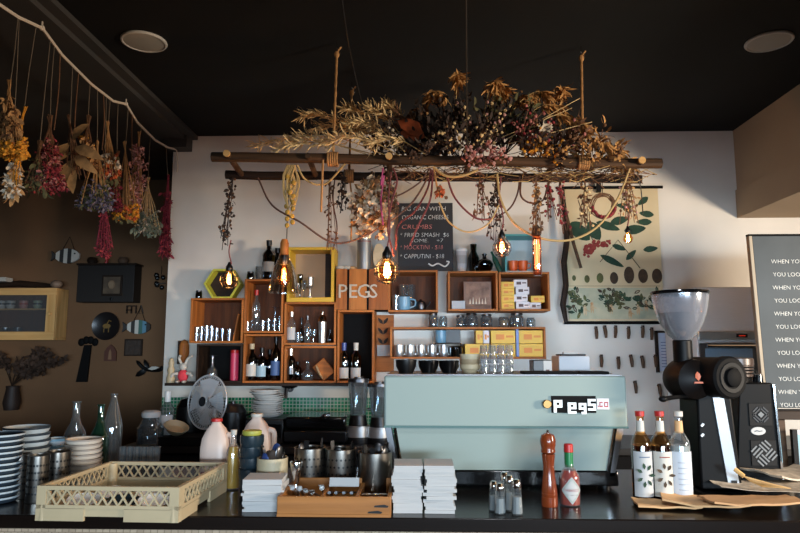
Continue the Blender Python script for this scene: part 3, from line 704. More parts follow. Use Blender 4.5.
# blenders
def blender(px, Y, pt, pb, label):
    p = onb(px, Y); H = P(420, pt, Y).z-ZB; o = thing('blender', label, 'blender', p, group='blenders')
    a = .09
    MB().lathe([(0, 0), (.085, 0), (.088, .02), (.085, H*.1), (0, H*.1)], 24).obj('foot_plate', m_black, o)
    MB().lathe([(.084, H*.1), (.08, H*.26), (0, H*.26)], 24).obj('motor_base', m_steel, o)
    MB().lathe([(.082, H*.16), (.081, H*.2)], 24).obj('control_band', m_black, o)
    MB().lathe([(.06, H*.26), (.05, H*.42), (0, H*.42)], 24).obj('collar', m_black, o)
    MB().lathe([(0, H*.425), (.05, H*.42), (.066, H*.92), (.063, H*.92), (.047, H*.44), (0, H*.44)], 20).obj('jug', g_thick, o)
    MB().lathe([(.067, H*.92), (.067, H*.97), (.03, H*.98), (.03, H), (0, H)], 20).obj('lid', m_steeld, o)
    MB().tube(bez([(.06, 0, H*.86), (.105, 0, H*.84), (.1, 0, H*.55), (.056, 0, H*.5)], 14), .009, 8).obj('handle', m_gloss, o)
    return o
blender(358, 4.15, 377, 437, 'steel and glass blender standing clear in front of the green tiles')
blender(379, 4.15, 382, 437, 'second blender partly hidden by the mint machine')
# desk fan
pf = P(207, 402, 4.08)
fan = thing('desk_fan', 'desk fan with a round wire guard and clear blades', 'fan', (pf.x, 4.08, ZB+.0005), rz=-.5)
zc = pf.z-ZB; R = .165; A = RX(PI/2-.12)
MB().lathe([(0, 0), (.09, 0), (.09, .012), (.03, .03), (0, .03)], 24).obj('base', m_black, fan)
MB().tube([(0, .06, .02), (0, .07, zc*.5), (0, .07, zc)], .013, 10).obj('post', m_steel, fan)
mb = MB()
for sgn, dep in ((1, .035), (-1, .035)):
    for k in range(52):
        a = 2*PI*k/52
        mb.tube([A @ Vector((math.cos(a)*r, math.sin(a)*r, sgn*dep*(1-(r/R)**3))) for r in (.03, R*.5, R*.8, R)], .0016, 4)
    for r in (R*.35, R*.7): mb.tube([A @ Vector((math.cos(2*PI*k/32)*r, math.sin(2*PI*k/32)*r, sgn*dep*(1-(r/R)**3))) for k in range(32)], .0012, 4, closed=True)
mb.tube([A @ Vector((math.cos(2*PI*k/40)*R, math.sin(2*PI*k/40)*R, 0)) for k in range(40)], .005, 6, closed=True)
mb.obj('wire_guard', mat('silver_wire', (200, 204, 206), .35, .3), fan, loc=(0, 0, zc))
MB().cyl(.03, .0, .008, 20, A @ Vector((0, 0, .032)), A).obj('badge', m_chrome, fan, loc=(0, 0, zc))
MB().lathe([(0, 0), (.04, .0), (.045, -.06), (.03, -.1), (0, -.1)], 20, A @ Vector((0, 0, -.03)), A).obj('motor', m_steeld, fan, loc=(0, 0, zc))
for k in range(4):
    mb = MB(); a = PI/2*k; vs = []
    for r in (.03, .08, .145):
        for t, zz in ((-.5, -.014), (0, 0), (.5, .014)): vs.append(A @ Vector((math.cos(a+t)*r, math.sin(a+t)*r, zz)))
    mb.add(vs, [(i*3+j, i*3+j+1, i*3+j+4, i*3+j+3) for i in range(2) for j in range(2)]); mb.obj('blade', mat('fan_blade', (176, 184, 190), .4) if k == 0 else bpy.data.materials['fan_blade'], fan, loc=(0, 0, zc))
# jar, bottle and bowl behind the rack
p = onb(150, 4.0); h = hpx(p, 411); r = wpx(26, p)/2
jo = thing('lidded_jar', 'big glass jar with a crumpled white cover', 'jar', p)
MB().lathe([(0, .002), (r*.95, 0), (r, .02), (r, h*.5), (r*.6, h*.64), (r*.6, h*.8), (r*.57, h*.8), (r*.95, h*.48), (r*.94, .02), (0, .015)], 20).obj('glass_wall', g_thick, jo)
MB().lathe([(r*.66, h*.8), (r*.72, h*.86), (r*.7, h*.95), (r*.5, h), (0, h)], 11).obj('cover', m_paper, jo)
MB().lathe([(0, .016), (r*.92, .016), (r*.93, h*.3), (0, h*.3)], 16).obj('contents', mat('blue_grey_liquid', (70, 88, 100), .15), jo)
p = onb(166, 4.1); bottle(p, hpx(p, 392), .045, 'clear pump bottle with a white label in front of the green tiles', g_clear, 'spirit', m_paper, m_white, (.12, .55), cap_h=.2)
tb = onb(180, 3.98)
tr = thing('dark_tub', 'low dark tub below the tilted cream bowl', 'tub', tb)
MB().box(-.14, .2, -.02, .2, 0, .045).obj('body', m_black, tr, bevel=.006)
MB().box(-.145, .205, -.025, .205, .045, .052).obj('rim', m_blackm, tr, bevel=.003)
tag(MB().lathe([(0, 0), (.03, 0), (.055, .02), (.075, .05), (.07, .052), (.05, .024), (0, .012)], 24).xf(Matrix.Rotation(.35, 4, 'Y') @ Matrix.Rotation(.3, 4, 'X')).obj('cream_bowl', m_cream, loc=(P(172, 438, 3.98).x, 4.02, ZB+.068)), 'cream bowl tilted on the dark tub beside the jar', 'bowl')
for i, (px, Y, lab) in enumerate(((232, 4.15, 'black lidded pan behind the milk jugs'), (189, 4.3, 'dark rounded kettle behind the desk fan'))):
    p = onb(px, Y); o = thing('pan' if i == 0 else 'kettle', lab, 'pan' if i == 0 else 'kettle', p)
    h = P(420, (402, 396)[i], Y).z-ZB
    MB().lathe([(0, 0), (.09, 0), (.095, .02), (.085, h*.75), (0, h*.75)], 24).obj('body', m_black, o)
    MB().lathe([(.086, h*.75), (.06, h*.92), (.015, h*.95), (.015, h), (0, h)], 24).obj('lid', m_steeld if i == 0 else m_gloss, o)
    MB().tube(bez([(.08, 0, h*.65), (.14, 0, h*.7), (.13, 0, h*.3), (.085, 0, h*.2)], 12), .008, 6).obj('handle', m_black, o)
# ================================================================ botanical chart and pegs on the wall
x0, x1, z0, z1 = XZ(567, 188, 661, 321, YB-.03)
Yc = YB-.03; xm = (x0+x1)/2
bc = thing('botanical_chart', 'hanging botanical wall chart with leaves, fruit and seeds', 'wall chart', (xm, Yc, z0)); w = (x1-x0)/2; h = z1-z0
MB().box(-w, w, 0, .003, 0, h).obj('canvas', mat('chart_paper', (216, 198, 160), .85, rgb2=(196, 176, 138), scale=2.5), bc, smooth=0)
for z, nm in ((h+.004, 'rod'), (-.012, 'rod')): MB().cyl(.011, -w-.035, w+.035, 12, (0, .0, z), RY(PI/2)).obj(nm, m_blackm, bc)
def cp(px, py): q = P(px, py, Yc); return Vector((q.x-xm, -.0015, q.z-z0))
def pleaf(mb, a, b, wd, m=0):
    a, b = cp(*a), cp(*b); d = b-a; l = d.length; d.normalize(); s = Vector((-d.z, 0, d.x)); vs = [a]
    ws = (.55, .95, 1, .75, .4)
    for i, t in enumerate((.12, .3, .5, .72, .9)): vs.append(a+d*l*t+s*wd*ws[i])
    vs.append(b)
    for i, t in reversed(list(enumerate((.12, .3, .5, .72, .9)))): vs.append(a+d*l*t-s*wd*ws[i])
    off = Vector((0, -.0002*rnd.random(), 0)); mb.add([v+off for v in vs], [tuple(range(len(vs)))], m)
m_pg1 = mat('print_green', (22, 48, 34), .8, rgb2=(38, 72, 50), scale=15); m_pg2 = mat('print_olive', (96, 104, 58), .8, rgb2=(70, 66, 36), scale=20); m_pr = mat('print_red', (112, 26, 28), .8, rgb2=(150, 58, 48), scale=60)
m_pbr = mat('print_brown', (76, 56, 36), .8, rgb2=(52, 40, 28), scale=30); m_pfig = mat('print_figure', (172, 130, 84), .8, rgb2=(206, 186, 150), scale=25); m_psky = mat('print_pale', (196, 190, 160), .8, rgb2=(150, 158, 136), scale=9)
mb = MB()
for a, b, wd in (((572, 226), (590, 240), .05), ((588, 222), (600, 240), .05), ((596, 222), (620, 230), .03), ((610, 223), (629, 218), .03), ((622, 206), (632, 212), .022), ((632, 207), (616, 205), .022), ((648, 197), (638, 205), .022), ((654, 215), (639, 213), .024), ((652, 222), (636, 222), .024), ((624, 231), (646, 228), .034), ((600, 255), (624, 267), .024), ((580, 222), (570, 235), .05), ((643, 250), (658, 248), .022), ((626, 260), (636, 250), .02), ((612, 245), (626, 250), .02)): pleaf(mb, a, b, wd)
mb.obj('printed_leaves', m_pg1, bc, smooth=0)
mb = MB()
for px, py, r in ((590, 249, .036), (596, 243, .026), (587, 254, .022), (604, 245, .026), (608, 242, .018)):
    c = cp(px, py)
    for k in range(9):
        a = rnd.uniform(0, 6.28); q = rnd.uniform(.2, 1)*r; mb.lathe([(0, .0004), (r*.5, 0)], 8, c+Vector((math.cos(a)*q, -.001-.0003*k, math.sin(a)*q)), RX(PI/2))
mb.obj('printed_fruit', m_pr, bc, smooth=0)
mb = MB()
for i, px in enumerate((574, 587, 600, 614, 629, 643, 657)):
    c = cp(px, (278, 279, 278, 278, 275, 276, 276)[i]); k = (.4, .55, .7, .85, 1.05, 1, 1.05)[i]
    mb.lathe([(0, .0003), (1, 0)], 18, c, RX(PI/2) @ Matrix.Diagonal((.034*k, .05*k if i != 4 else .06, 1)), 0 if i < 3 else 1)
mb.obj('printed_seeds', [m_pg2, m_pbr], bc, smooth=0)
mb = MB(); a, b = cp(568, 288), cp(660, 319); mb.add([(a.x, -.001, b.z), (b.x, -.001, b.z), (b.x, -.001, a.z), (a.x, -.001, a.z)], [(0, 1, 2, 3)])
mb.obj('printed_scene_ground', m_psky, bc, smooth=0)
mb = MB()
for k in range(150):
    px = rnd.choice((574, 578, 608, 614, 618, 652, 657, 640))+rnd.gauss(0, 4); py = 301+rnd.gauss(0, 5)
    if 569 < px < 659.5 and 289.5 < py < 318: mb.leaf(cp(px, py)+Vector((0, -.0011-.00001*k, 0)), (rnd.uniform(-1, 1), 0, rnd.uniform(-.3, 1)), rnd.uniform(.03, .06), .022, (0, -1, 0), m=rnd.randrange(3), curl=0)
mb.obj('printed_bushes', [m_pg1, m_pg2, m_pbr], bc, smooth=0)
mb = MB()
for px, py, r in () and ((575, 298, .05), (580, 294, .04), (572, 303, .04), (610, 300, .06), (620, 298, .06), (604, 296, .045), (614, 305, .05), (650, 303, .05), (640, 312, .03), (655, 310, .04)):
    c = cp(px, py); mb.lathe([(0, .0003), (r*.8, .0001), (r, 0)], 9, c+Vector((0, -.0008, 0)), RX(PI/2))
pass
mb = MB()
for px, py in ((585, 311), (592, 308), (611, 309), (638, 310), (630, 314), (646, 306)):
    c = cp(px, py)+Vector((0, -.0012, 0)); hh = .04
    for q_ in ((-.007, -hh, .006), (.007, -hh, -.002)): mb.leaf(c+Vector((q_[0], 0, q_[1])), (q_[2]*8, 0, 1), hh*1.9, .014, (0, -1, 0), curl=0)
    mb.leaf(c+Vector((.004, -.0002, .012)), (.8, 0, -.5), .035, .007, (0, -1, 0), curl=0)
    mb.lathe([(0, .0002), (.011, 0)], 8, c+Vector((0, 0, hh*.75)), RX(PI/2))
mb.obj('printed_figures', m_pfig, bc, smooth=0)
mb = MB().tube([cp(640, 268), cp(618, 240), cp(600, 262)], .003, 4).tube([cp(578, 200), cp(590, 235), cp(596, 246)], .003, 4); a = cp(568, 286); b = cp(660, 286); mb.tube([a, b], .0015, 4)
mb.obj('printed_stems', m_pbr, bc)
p = cp(598, 191)
MB().obox((p.x, -.02, p.z+.02), (.03, .03, .07)).obj('hanging_clip', m_black, bc, bevel=.003)
# branch beside the chart
br = thing('bare_branch', 'slim bare branch hanging beside the botanical chart', 'branch', P(564, 200, YB-.12))
o0 = P(564, 200, YB-.12)
MB().tube([P(*q, YB-.1)-o0 for q in ((562, 188), (565, 215), (567, 240), (564, 262), (566, 285), (563, 305), (566, 322))], [.014, .018, .02, .021, .02, .021, .014], 8).obj('stem', m_dw, br)
MB().tube([P(*q, YB-.12)-o0 for q in ((566, 215), (574, 245), (581, 268))], [.014, .012, .011], 8).obj('twig', m_ladder, br)
# wooden pegs
m_peg = wood('peg_wood', (92, 66, 46), (62, 44, 30), 'z')
rows = (((595, 333), (604, 332), (614, 332), (627, 333), (641, 332), (650, 334)), ((600, 361), (617, 363), (630, 361), (641, 362), (654, 361)), ((634, 387), (658, 390)))
pg0 = None
for r, row in enumerate(rows):
    for i, (px, py) in enumerate(row):
        q = P(px, py, YB)
        lab = 'small wooden coat peg, %s in the %s row of pegs on the white wall' % (('first', 'second', 'third', 'fourth', 'fifth', 'last')[i if i < len(row)-1 else 5], ('upper', 'middle', 'lower')[r])
        if pg0 is None:
            pg0 = thing('wall_peg', lab, 'peg', (q.x, YB-.001, q.z), group='wooden pegs on the white wall')
            MB().tube([(0, 0, .03), (0, -.045, .036)], .006, 8).obj('hook', m_black, pg0)
            MB().tube([(0, -.028, .045), (.003, -.03, 0), (.002, -.032, -.042)], [.011, .013, .009], 8).obj('shaft', m_peg, pg0)
        else: dup(pg0, (q.x, YB-.001, q.z), lab, rot=(0, rnd.uniform(-.12, .12), 0))
x0, x1, z0, z1 = XZ(656, 333, 674, 371, YB-.02)
ns = thing('notice_sheet', 'pale blue notice sheet on the pegged wall behind the grinder', 'notice', ((x0+x1)/2+.02, YB-.012, z0))
w = (x1-x0)/2; h = z1-z0
MB().box(-w, w+.04, 0, .004, 0, h).obj('sheet', mat('blue_paper', (186, 196, 214), .8), ns, smooth=0)
MB().box(-w-.02, -w-.001, -.01, .01, -.01, h+.01).obj('wooden_edge', m_dw, ns)
MB().box(-w-.02, w+.04, -.01, .01, h+.001, h+.016).obj('wooden_edge', m_dw, ns)
mb = MB()
for k in range(9): mb.box(-w*.7, w*(.1+.5*rnd.random()), -.0008, 0, h*.1+k*h*.08, h*.1+k*h*.08+.006)
mb.obj('printed_lines', mat('pale_ink', (120, 130, 160), .8), ns, smooth=0)
mb = MB(); 
for k in range(3): mb.box(w*.0, w*.9, -.0008, 0, h*.68+k*.04, h*.68+k*.04+.018)
mb.obj('pink_print', mat('pink_ink', (200, 120, 140), .8), ns, smooth=0)
# ================================================================ oven behind the grinders
Yo = 3.95; x0, x1, z0, z1 = XZ(695, 287, 757, 333, Yo)
ZO0 = ZB+.001
ov = thing('steel_oven', 'tall stainless steel oven behind the coffee grinders', 'oven', ((x0+x1)/2, Yo, ZO0)); w = (x1-x0)/2; h = z1-ZO0
zk1 = P(725, 332, Yo).z-ZO0; zk2 = P(725, 340, Yo).z-ZO0
MB().box(-w, w, .0, .5, 0, h).obj('body', mat('brushed_steel', (206, 200, 194), .5, .25, var=.04, stretch=(1, 1, 20)), ov, bevel=.006)
MB().box(-w, w, -.03, -.001, zk2, zk1).obj('control_strip', m_steel, ov, bevel=.003)
MB().box(w*.2, w*.55, -.033, -.03, zk2+.015, zk1-.012).obj('display', m_black, ov)
MB().box(w*.28, w*.48, -.0345, -.033, zk2+.022, zk1-.02).obj('display_light', emis('led_red', (200, 50, 30), .8), ov)
MB().box(-w*.95, w*.86, -.02, -.001, .05, zk2-.02).obj('door', m_steeld, ov, bevel=.004)
MB().box(-w*.8, w*.7, -.024, -.02, .09, zk2-.05).obj('door_glass', mat('oven_glass', (120, 140, 156), .06, spec=.9), ov)
MB().tube([(-w*.8, -.05, zk2-.035), (w*.75, -.05, zk2-.035)], .009, 8).obj('handle', m_chrome, ov)
MB().box(w*.87, w, -.03, -.001, 0, h).obj('corner_post', m_white, ov, bevel=.003)
# ================================================================ on the bar
def onc(px, Y, py=490): return Vector((P(px, py, Y).x, Y, ZT+.0005))
# ---- espresso machine
Ym = 2.5
x0, x1, z0, z1 = XZ(384, 376, 627, 428, Ym)
em = thing('espresso_machine', 'wide mint green espresso machine with a block letter badge', 'espresso machine', ((x0+x1)/2, Ym, ZT+.0005)); W = (x1-x0)/2; a, b = z0-ZT, z1-ZT
mb = MB().prism([(-W, a), (W, a), (W, b-.0), (-W, b)], 0, .5); mb.obj('upper_housing', m_teal, em, bevel=.008)
xl, xr = P(396, 428, Ym+.015).x-em.location.x, P(613, 428, Ym+.015).x-em.location.x
xl2, xr2 = P(403, 470, Ym+.035).x-em.location.x, P(606, 470, Ym+.035).x-em.location.x
zb = P(500, 470, Ym+.035).z-ZT
mb = MB().add([(xl, .012, a), (xr, .012, a), (xr2, .032, zb), (xl2, .032, zb), (xl, .46, a), (xr, .46, a), (xr2, .46, zb), (xl2, .46, zb)], [(0, 3, 2, 1), (4, 5, 6, 7), (0, 1, 5, 4), (1, 2, 6, 5), (2, 3, 7, 6), (3, 0, 4, 7)])
mb.obj('lower_panel', m_teal, em, smooth=0)
for s, (p, q) in ((-1, (xl, xl2)), (1, (xr, xr2))):
    MB().tube([(p+s*.004, .014, a-.004), (q+s*.004, .034, zb)], .006, 6).obj('edge_strip', m_chrome, em)
    MB().prism([(p+s*.02, a-.001), (p+s*.045, a-.001), (q+s*.03, zb-.02), (q+s*.012, zb-.02)][::s], .03, .09).obj('side_strut', m_steeld, em)
MB().box(xl2-.02, xr2+.045, .03, .48, .012, zb-.001).obj('base', m_gloss, em, bevel=.006)
for sx in (-.38, .38):
    for y in (.08, .42): MB().cyl(.025, 0, .012, 12, (sx, y, 0)).obj('foot', m_black, em)
MB().box(-W+.01, W-.01, .02, .48, b+.0005, b+.004).obj('cup_tray', m_steeld, em)
MB().tube([(-W, -.004, a+.003), (W, -.004, a+.003)], .004, 6).obj('seam', mat('mint_shade', (92, 122, 122), .4), em)
ox = em.location.x
# badge with block letters
def mp(px, py): q = P(px, py, Ym); return Vector((q.x-ox, 0, q.z-ZT))
BIT = {'P': ('111', '101', '111', '100', '100'), 'e': ('111', '101', '111', '100', '111'), 'g': ('111', '101', '111', '001', '011'), 's': ('111', '100', '111', '001', '111')}
A, B = mp(551, 397), mp(596, 413)
bd = MB().box(A.x, B.x, -.006, -.001, B.z, A.z+.004).obj('badge_plate', m_blackm, em, bevel=.001)
for ch, px, py, pw, ph in (('P', 553, 400, 9, 12.5), ('e', 567, 402.5, 9, 11), ('g', 578, 403, 8, 11), ('s', 587, 399, 8.5, 11.5)):
    c = mp(px, py); d = mp(px+pw, py+ph); ww = (d.x-c.x)/3; hh = (c.z-d.z)/5; mb = MB()
    for r in range(5):
        for k in range(3):
            if BIT[ch][r][k] == '1': mb.box(c.x+k*ww, c.x+(k+1)*ww+.0002, -.010, -.0062, c.z-(r+1)*hh, c.z-r*hh+.0002)
    mb.obj('badge_letter', m_white, em, smooth=0)
A, B = mp(596.3, 398.5), mp(609, 409.5)
MB().box(A.x, B.x, -.006, -.001, B.z, A.z).obj('badge_tag', mat('badge_white', (225, 215, 215), .4), em, bevel=.001)
mb = MB(); H = A.z-B.z; Wd = B.x-A.x
def blk(x, y, w_, h_): mb.box(A.x+Wd*x, A.x+Wd*(x+w_), -.0075, -.0061, B.z+H*y, B.z+H*(y+h_))
blk(.08, .22, .08, .14)
for x in (.2, .58): blk(x, .2, .08, .5); blk(x+.08, .2, .18, .12); blk(x+.08, .58, .18, .12)
blk(.84, .2, .07, .5); blk(.38, .32, .05, .1)
mb.obj('badge_tag_letters', m_red, em, smooth=0)
c = mp(546.5, 404)
MB().cyl(.016, -.005, .011, 20, c+Vector((0, -.0065, 0)), RX(PI/2)).obj('brass_button', mat('brass', (120, 88, 48), .35, .8), em, bevel=.002)
# ---- on top of the machine
ZM = ZT+.0005+b+.0045
def onm(px, Y): return Vector((P(px, 370, Y).x, Y, ZM))
def bowl(loc, r, h, m, label, group=None, m2=None, name='bowl'):
    o = thing(name, label, 'bowl', loc, group=group)
    MB().lathe([(0, .001), (r*.68, 0), (r*.72, .006), (r*.95, h*.5), (r, h), (r-.004, h), (r*.9, h*.5), (r*.62, .012), (0, .01)], 26).obj('bowl', m, o)
    if m2: MB().lathe([(r-.0042, h*.97), (r*.895, h*.5), (r*.61, .0125), (0, .0105)], 26).obj('inner_glaze', m2, o)
    return o
p = onm(406, 2.68); bowl(p, .043, .054, m_black, 'black bowl with an olive green inside on the mint machine', m2=mat('olive_glaze', (120, 136, 92), .4))
for i, px in enumerate((428.5, 449)):
    p = onm(px, 2.7); bowl(p, .042, .05, m_gloss, ('glossy black bowl beside the olive lined bowl on the machine', 'second glossy black bowl, nearer the cream bowls on the machine')[i], 'black bowls on the machine')
hh0 = 0
for i in range(3):
    p = onm(470, 2.72); p.z += i*.021
    bowl(p, .044-.001*i, .034, mat('cream_bowl_%d' % i, ((176, 160, 130), (150, 132, 104), (190, 178, 150))[i], .5), 'cream wooden looking bowl, %s the stack of three on the machine' % nth(i, 3), 'cream bowls on the machine')
tm0 = None
xs = (484, 492.5, 501, 509.5); Yt = 2.66; rr = wpx(4.3, Vector((0, Yt, 0)))
for lv in range(3):
    for k, px in enumerate(xs):
        p = onm(px, Yt); p.z += lv*.0385
        lab = 'upturned tumbler in the glass pyramid on the machine, %s row, %s along' % (('bottom', 'middle', 'top')[lv], ('first', 'second', 'third', 'fourth')[k])
        if tm0 is None:
            tm0 = thing('stacked_tumbler', lab, 'glass', p, group='tumblers stacked on the machine')
            MB().lathe([(rr, 0), (rr*.98, .01), (rr*.82, .036), (0, .038), (0, .033), (rr*.76, .032), (rr*.92, 0), (rr, 0)], 16).obj('glass_wall', haze('bright_tumbler_glass', (240, 242, 244), amount=.1), tm0)
        else: dup(tm0, p, lab)
def rbox(name, px0, px1, py0, Y, d, m, label, cat, parts=None, z=ZM):
    x0, x1 = P(px0, 365, Y).x, P(px1, 365, Y).x
    o = thing(name, label, cat, ((x0+x1)/2, Y, z)); w = (x1-x0)/2; h = P(px0, py0, Y).z-z
    MB().box(-w, w, 0, d, 0, h).obj('body', m, o, bevel=.003)
    return o, w, h
o, w, h = rbox('card_reader', 533, 552, 360, 2.62, .09, m_black, 'small black and white box behind the edge of the machine', 'box')
MB().box(w*.1, w*.98, -.002, 0, h*.05, h*.95).obj('white_face', m_paper, o)
MB().box(w*.35, w*.7, -.004, -.002, 0, h*.3).obj('slot', mat('dark_red', (80, 40, 36), .5), o)
o, w, h = rbox('receipt_printer', 559, 590, 356, 2.68, .15, mat('printer_white', (176, 178, 184), .5), 'white receipt printer on top of the mint machine', 'printer')
MB().box(-w*.8, w*.9, .03, .12, h, h+.008).obj('lid', m_black, o, bevel=.003)
MB().obox((-w*.1, .05, h+.011), (w*.9, .03, .006), RY(.05)).obj('paper_roll', m_paper, o)
for i, (a_, b_) in enumerate(((523, 577), (579, 608))):
    x0, x1 = P(a_, 375, 2.56).x, P(b_, 375, 2.56).x
    tag(MB().box(x0, x1, 2.54, 2.64, ZM, ZM+.011).obj('rubber_mat', m_blackm, bevel=.003), ('longer black rubber pad along the machine edge in front of the printer', 'shorter black rubber pad at the corner of the machine')[i], 'rubber pad', 'rubber pads on the machine')
# ---- napkin stacks
def napkins(px0, px1, py0, py1, Y, d, n, where, rz=0):
    n = n+3
    x0, x1, z0, z1 = XZ(px0, py0, px1, py1, Y); w = x1-x0; h = (z1-ZT)/n; first = None; pos = Vector(((x0+x1)/2, Y+d/2, 0))
    for i in range(n):
        lab = 'folded white paper napkin, %s the napkin stack %s' % (nth(i, n), where)
        loc = Vector((pos.x+rnd.uniform(-.004, .004), pos.y+rnd.uniform(-.003, .003), ZT+.0006+i*h))
        if first is None:
            first = thing('paper_napkin', lab, 'napkin', loc, rz=rz, group='napkins stacked ' + where)
            mb = MB(); k = 5; pts = [(0, -d/2), ]
            for j in range(2): mb.box(-w/2, w/2, -d/2, d/2, h*(.005+.5*j), h*(.488+.505*j))
            mb.obj('folded_sheets', m_paper, first, smooth=50)
        else: dup(first, loc, lab, rz=rz+rnd.uniform(-.07, .07))
napkins(393, 422, 466, 513, 2.155, .14, 11, 'nearer the wooden cutlery tray', .02)
napkins(425, 455, 466, 513, 2.155, .14, 11, 'nearer the salt shakers', -.02)
napkins(242, 281, 480, 513, 2.155, .12, 9, 'beside the dish rack', .05)
# ---- salt and pepper shakers
sk0 = None
for i, (px, Y, py) in enumerate(((494, 2.2, 480), (500, 2.16, 482), (505, 2.25, 471), (510, 2.2, 474), (517, 2.15, 478))):
    p = onc(px, Y, 500); h = hpx(p, py)
    lab = 'small glass shaker with a steel cap, ' + ('next to the napkins', 'front one beside the outermost shaker', 'at the back of the cluster', 'tucked between three others', 'next to the pepper mill')[i]
    if sk0 is None:
        h0 = h; sk0 = thing('salt_shaker', lab, 'shaker', p, group='glass shakers on the bar')
        MB().lathe([(0, .001), (.017, 0), (.0185, .004), (.0145, h*.72), (.012, h*.76), (0, h*.76)], 10).obj('glass_body', g_thick, sk0, smooth=20)
        MB().lathe([(0, .004), (.0165, .004), (.0142, h*.5), (0, h*.5)], 10).obj('salt', m_paper, sk0)
        MB().lathe([(.0135, h*.74), (.0145, h*.78), (.014, h*.88), (.009, h*.98), (0, h)], 14).obj('cap', m_chrome, sk0)
    else: dup(sk0, p, lab, sc=(1, 1, h/h0))
# ---- pepper mill and hot sauce
p = onc(549.5, 2.27, 500); h = hpx(p, 429)
pm = thing('pepper_mill', 'tall turned reddish wood pepper mill', 'pepper mill', p)
r = .027
MB().lathe([(0, .0), (r, 0), (r*1.03, .006), (r, h*.12), (r*.96, h*.125), (r, h*.135), (r, h*.17), (r*.95, h*.175), (r*.98, h*.19), (r*.86, h*.3), (r*.72, h*.42), (r*.68, h*.52), (r*.8, h*.64), (r*.84, h*.68), (0, h*.68)], 28).obj('body', m_mill, pm)
MB().lathe([(r*.72, h*.685), (r*.9, h*.7), (r*.9, h*.73), (r*.84, h*.75), (r*.95, h*.8), (r*.98, h*.86), (r*.8, h*.93), (r*.3, h*.955), (0, h*.955)], 28).obj('head', m_mill, pm)
MB().lathe([(r*.12, h*.95), (r*.2, h*.965), (r*.2, h*.985), (0, h)], 14).obj('knob', m_chrome, pm)
p = onc(570, 2.29, 500); h = hpx(p, 443); r = wpx(9.6, p)*1.02
ts = thing('hot_sauce_bottle', 'hot sauce bottle with a red cap and diamond label', 'bottle', p)
MB().lathe([(0, .001), (r*.93, 0), (r, .008), (r, h*.42), (r*.93, h*.49), (r*.66, h*.57), (r*.45, h*.62), (r*.4, h*.68), (r*.4, h*.86), (0, h*.86)], 24).obj('glass_body', g_clear, ts)
MB().lathe([(0, .004), (r*.95, .004), (r*.96, h*.42), (r*.9, h*.48), (r*.62, h*.565), (0, h*.57)], 24).obj('sauce', mat('chilli_sauce', (150, 36, 22), .22, spec=.6, rgb2=(170, 60, 36), scale=8), ts)
MB().lathe([(r*.415, h*.62), (r*.43, h*.86)], 20).obj('neck_foil', mat('green_foil', (24, 110, 62), .35), ts)
MB().lathe([(r*.43, h*.862), (r*.46, h*.868), (r*.44, h*.985), (r*.36, h), (0, h)], 20).obj('cap', m_red, ts)
mb = MB(); vs = []
def cyl_pt(u, z, e=.0016): t = -PI/2+u/r; return ((r+e)*math.cos(t), (r+e)*math.sin(t), z)
K = 10; zc = h*.26; dz = h*.22; du = r*1.02
for i in range(K+1):
    u = -du+2*du*i/K; q = dz*(1-abs(u)/du)+.0002
    vs += [cyl_pt(u, zc-q), cyl_pt(u, zc+q)]
mb.add(vs, [(2*i, 2*i+2, 2*i+3, 2*i+1) for i in range(K)]); mb.obj('diamond_label', m_paper, ts)
mb = MB()
for s in (.86,):
    pts = []
    for i in range(41):
        t = i/40*4; k = int(t) % 4; f = t-int(t); cs = [(-1, 0), (0, 1), (1, 0), (0, -1), (-1, 0)]
        ux = cs[k][0]+(cs[k+1][0]-cs[k][0])*f; uz = cs[k][1]+(cs[k+1][1]-cs[k][1])*f
        pts.append(cyl_pt(ux*du*s, zc+uz*dz*s, .002))
    mb.tube(pts, .0007, 4)
mb.obj('label_border', mat('label_green', (90, 130, 90), .6), ts)
t = text('label_word', 'TABASCO', .0115, mat('label_red', (150, 60, 50), .6), ts, (0, -r-.0022, zc-.003), align='CENTER', extrude=.0002)
me = t.data
for v in me.vertices:
    u = v.co.x; v.co.x = (r+.0022)*math.sin(u/r); v.co.z += r+.0022-(r+.0022)*math.cos(u/r) if False else 0; v.co.z = v.co.z
    v.co.z = -( (r+.0022)*(1-math.cos(u/r)) ) + v.co.z   # the label wraps round the bottle
MB().tube([cyl_pt(-du*.5, zc-.014, .002), cyl_pt(0, zc-.014, .002), cyl_pt(du*.5, zc-.014, .002)], .0008, 4).obj('label_rule', m_pbr, ts)
# ---- wooden cutlery tray
Yt = 2.13; x0, x1 = P(278, 518, Yt-.01).x, P(391, 518, Yt-.01).x
ct = thing('cutlery_tray', 'open wooden cutlery tray with three compartments', 'tray', ((x0+x1)/2, Yt-.03, ZT+.0005)); w = (x1-x0)/2; D = .25; hf = P(330, 497, Yt-.03).z-ZT
MB().box(-w, w, 0, D, 0, .008).obj('bottom', m_tray, ct)
MB().box(-w, w, 0, .012, .008, hf).obj('front_board', m_tray, ct, bevel=.0015)
MB().box(-w+.001, w-.001, D-.012, D, .008, hf+.012).obj('back_board', m_tray, ct, bevel=.0015)
for s in (-1, 1):
    MB().box(s*w-(.012 if s > 0 else 0), s*w+(.012 if s < 0 else 0), .0125, D-.0125, .008, hf).obj('side_board', m_tray, ct, bevel=.0015)
for x in (-w*.22, w*.4): MB().box(x-.006, x+.006, .0125, D-.0125, .008, hf-.003).obj('divider', m_tray, ct, bevel=.001)
for x, z in ((w*.83, hf*.55), (w*.72, hf*.25)): MB().prism([(x-.022, z-.003), (x+.02, z-.004), (x+.024, z+.001), (x+.01, z+.005), (x-.02, z+.002)], -.0006, 0).obj('printed_mark', m_black, ct)
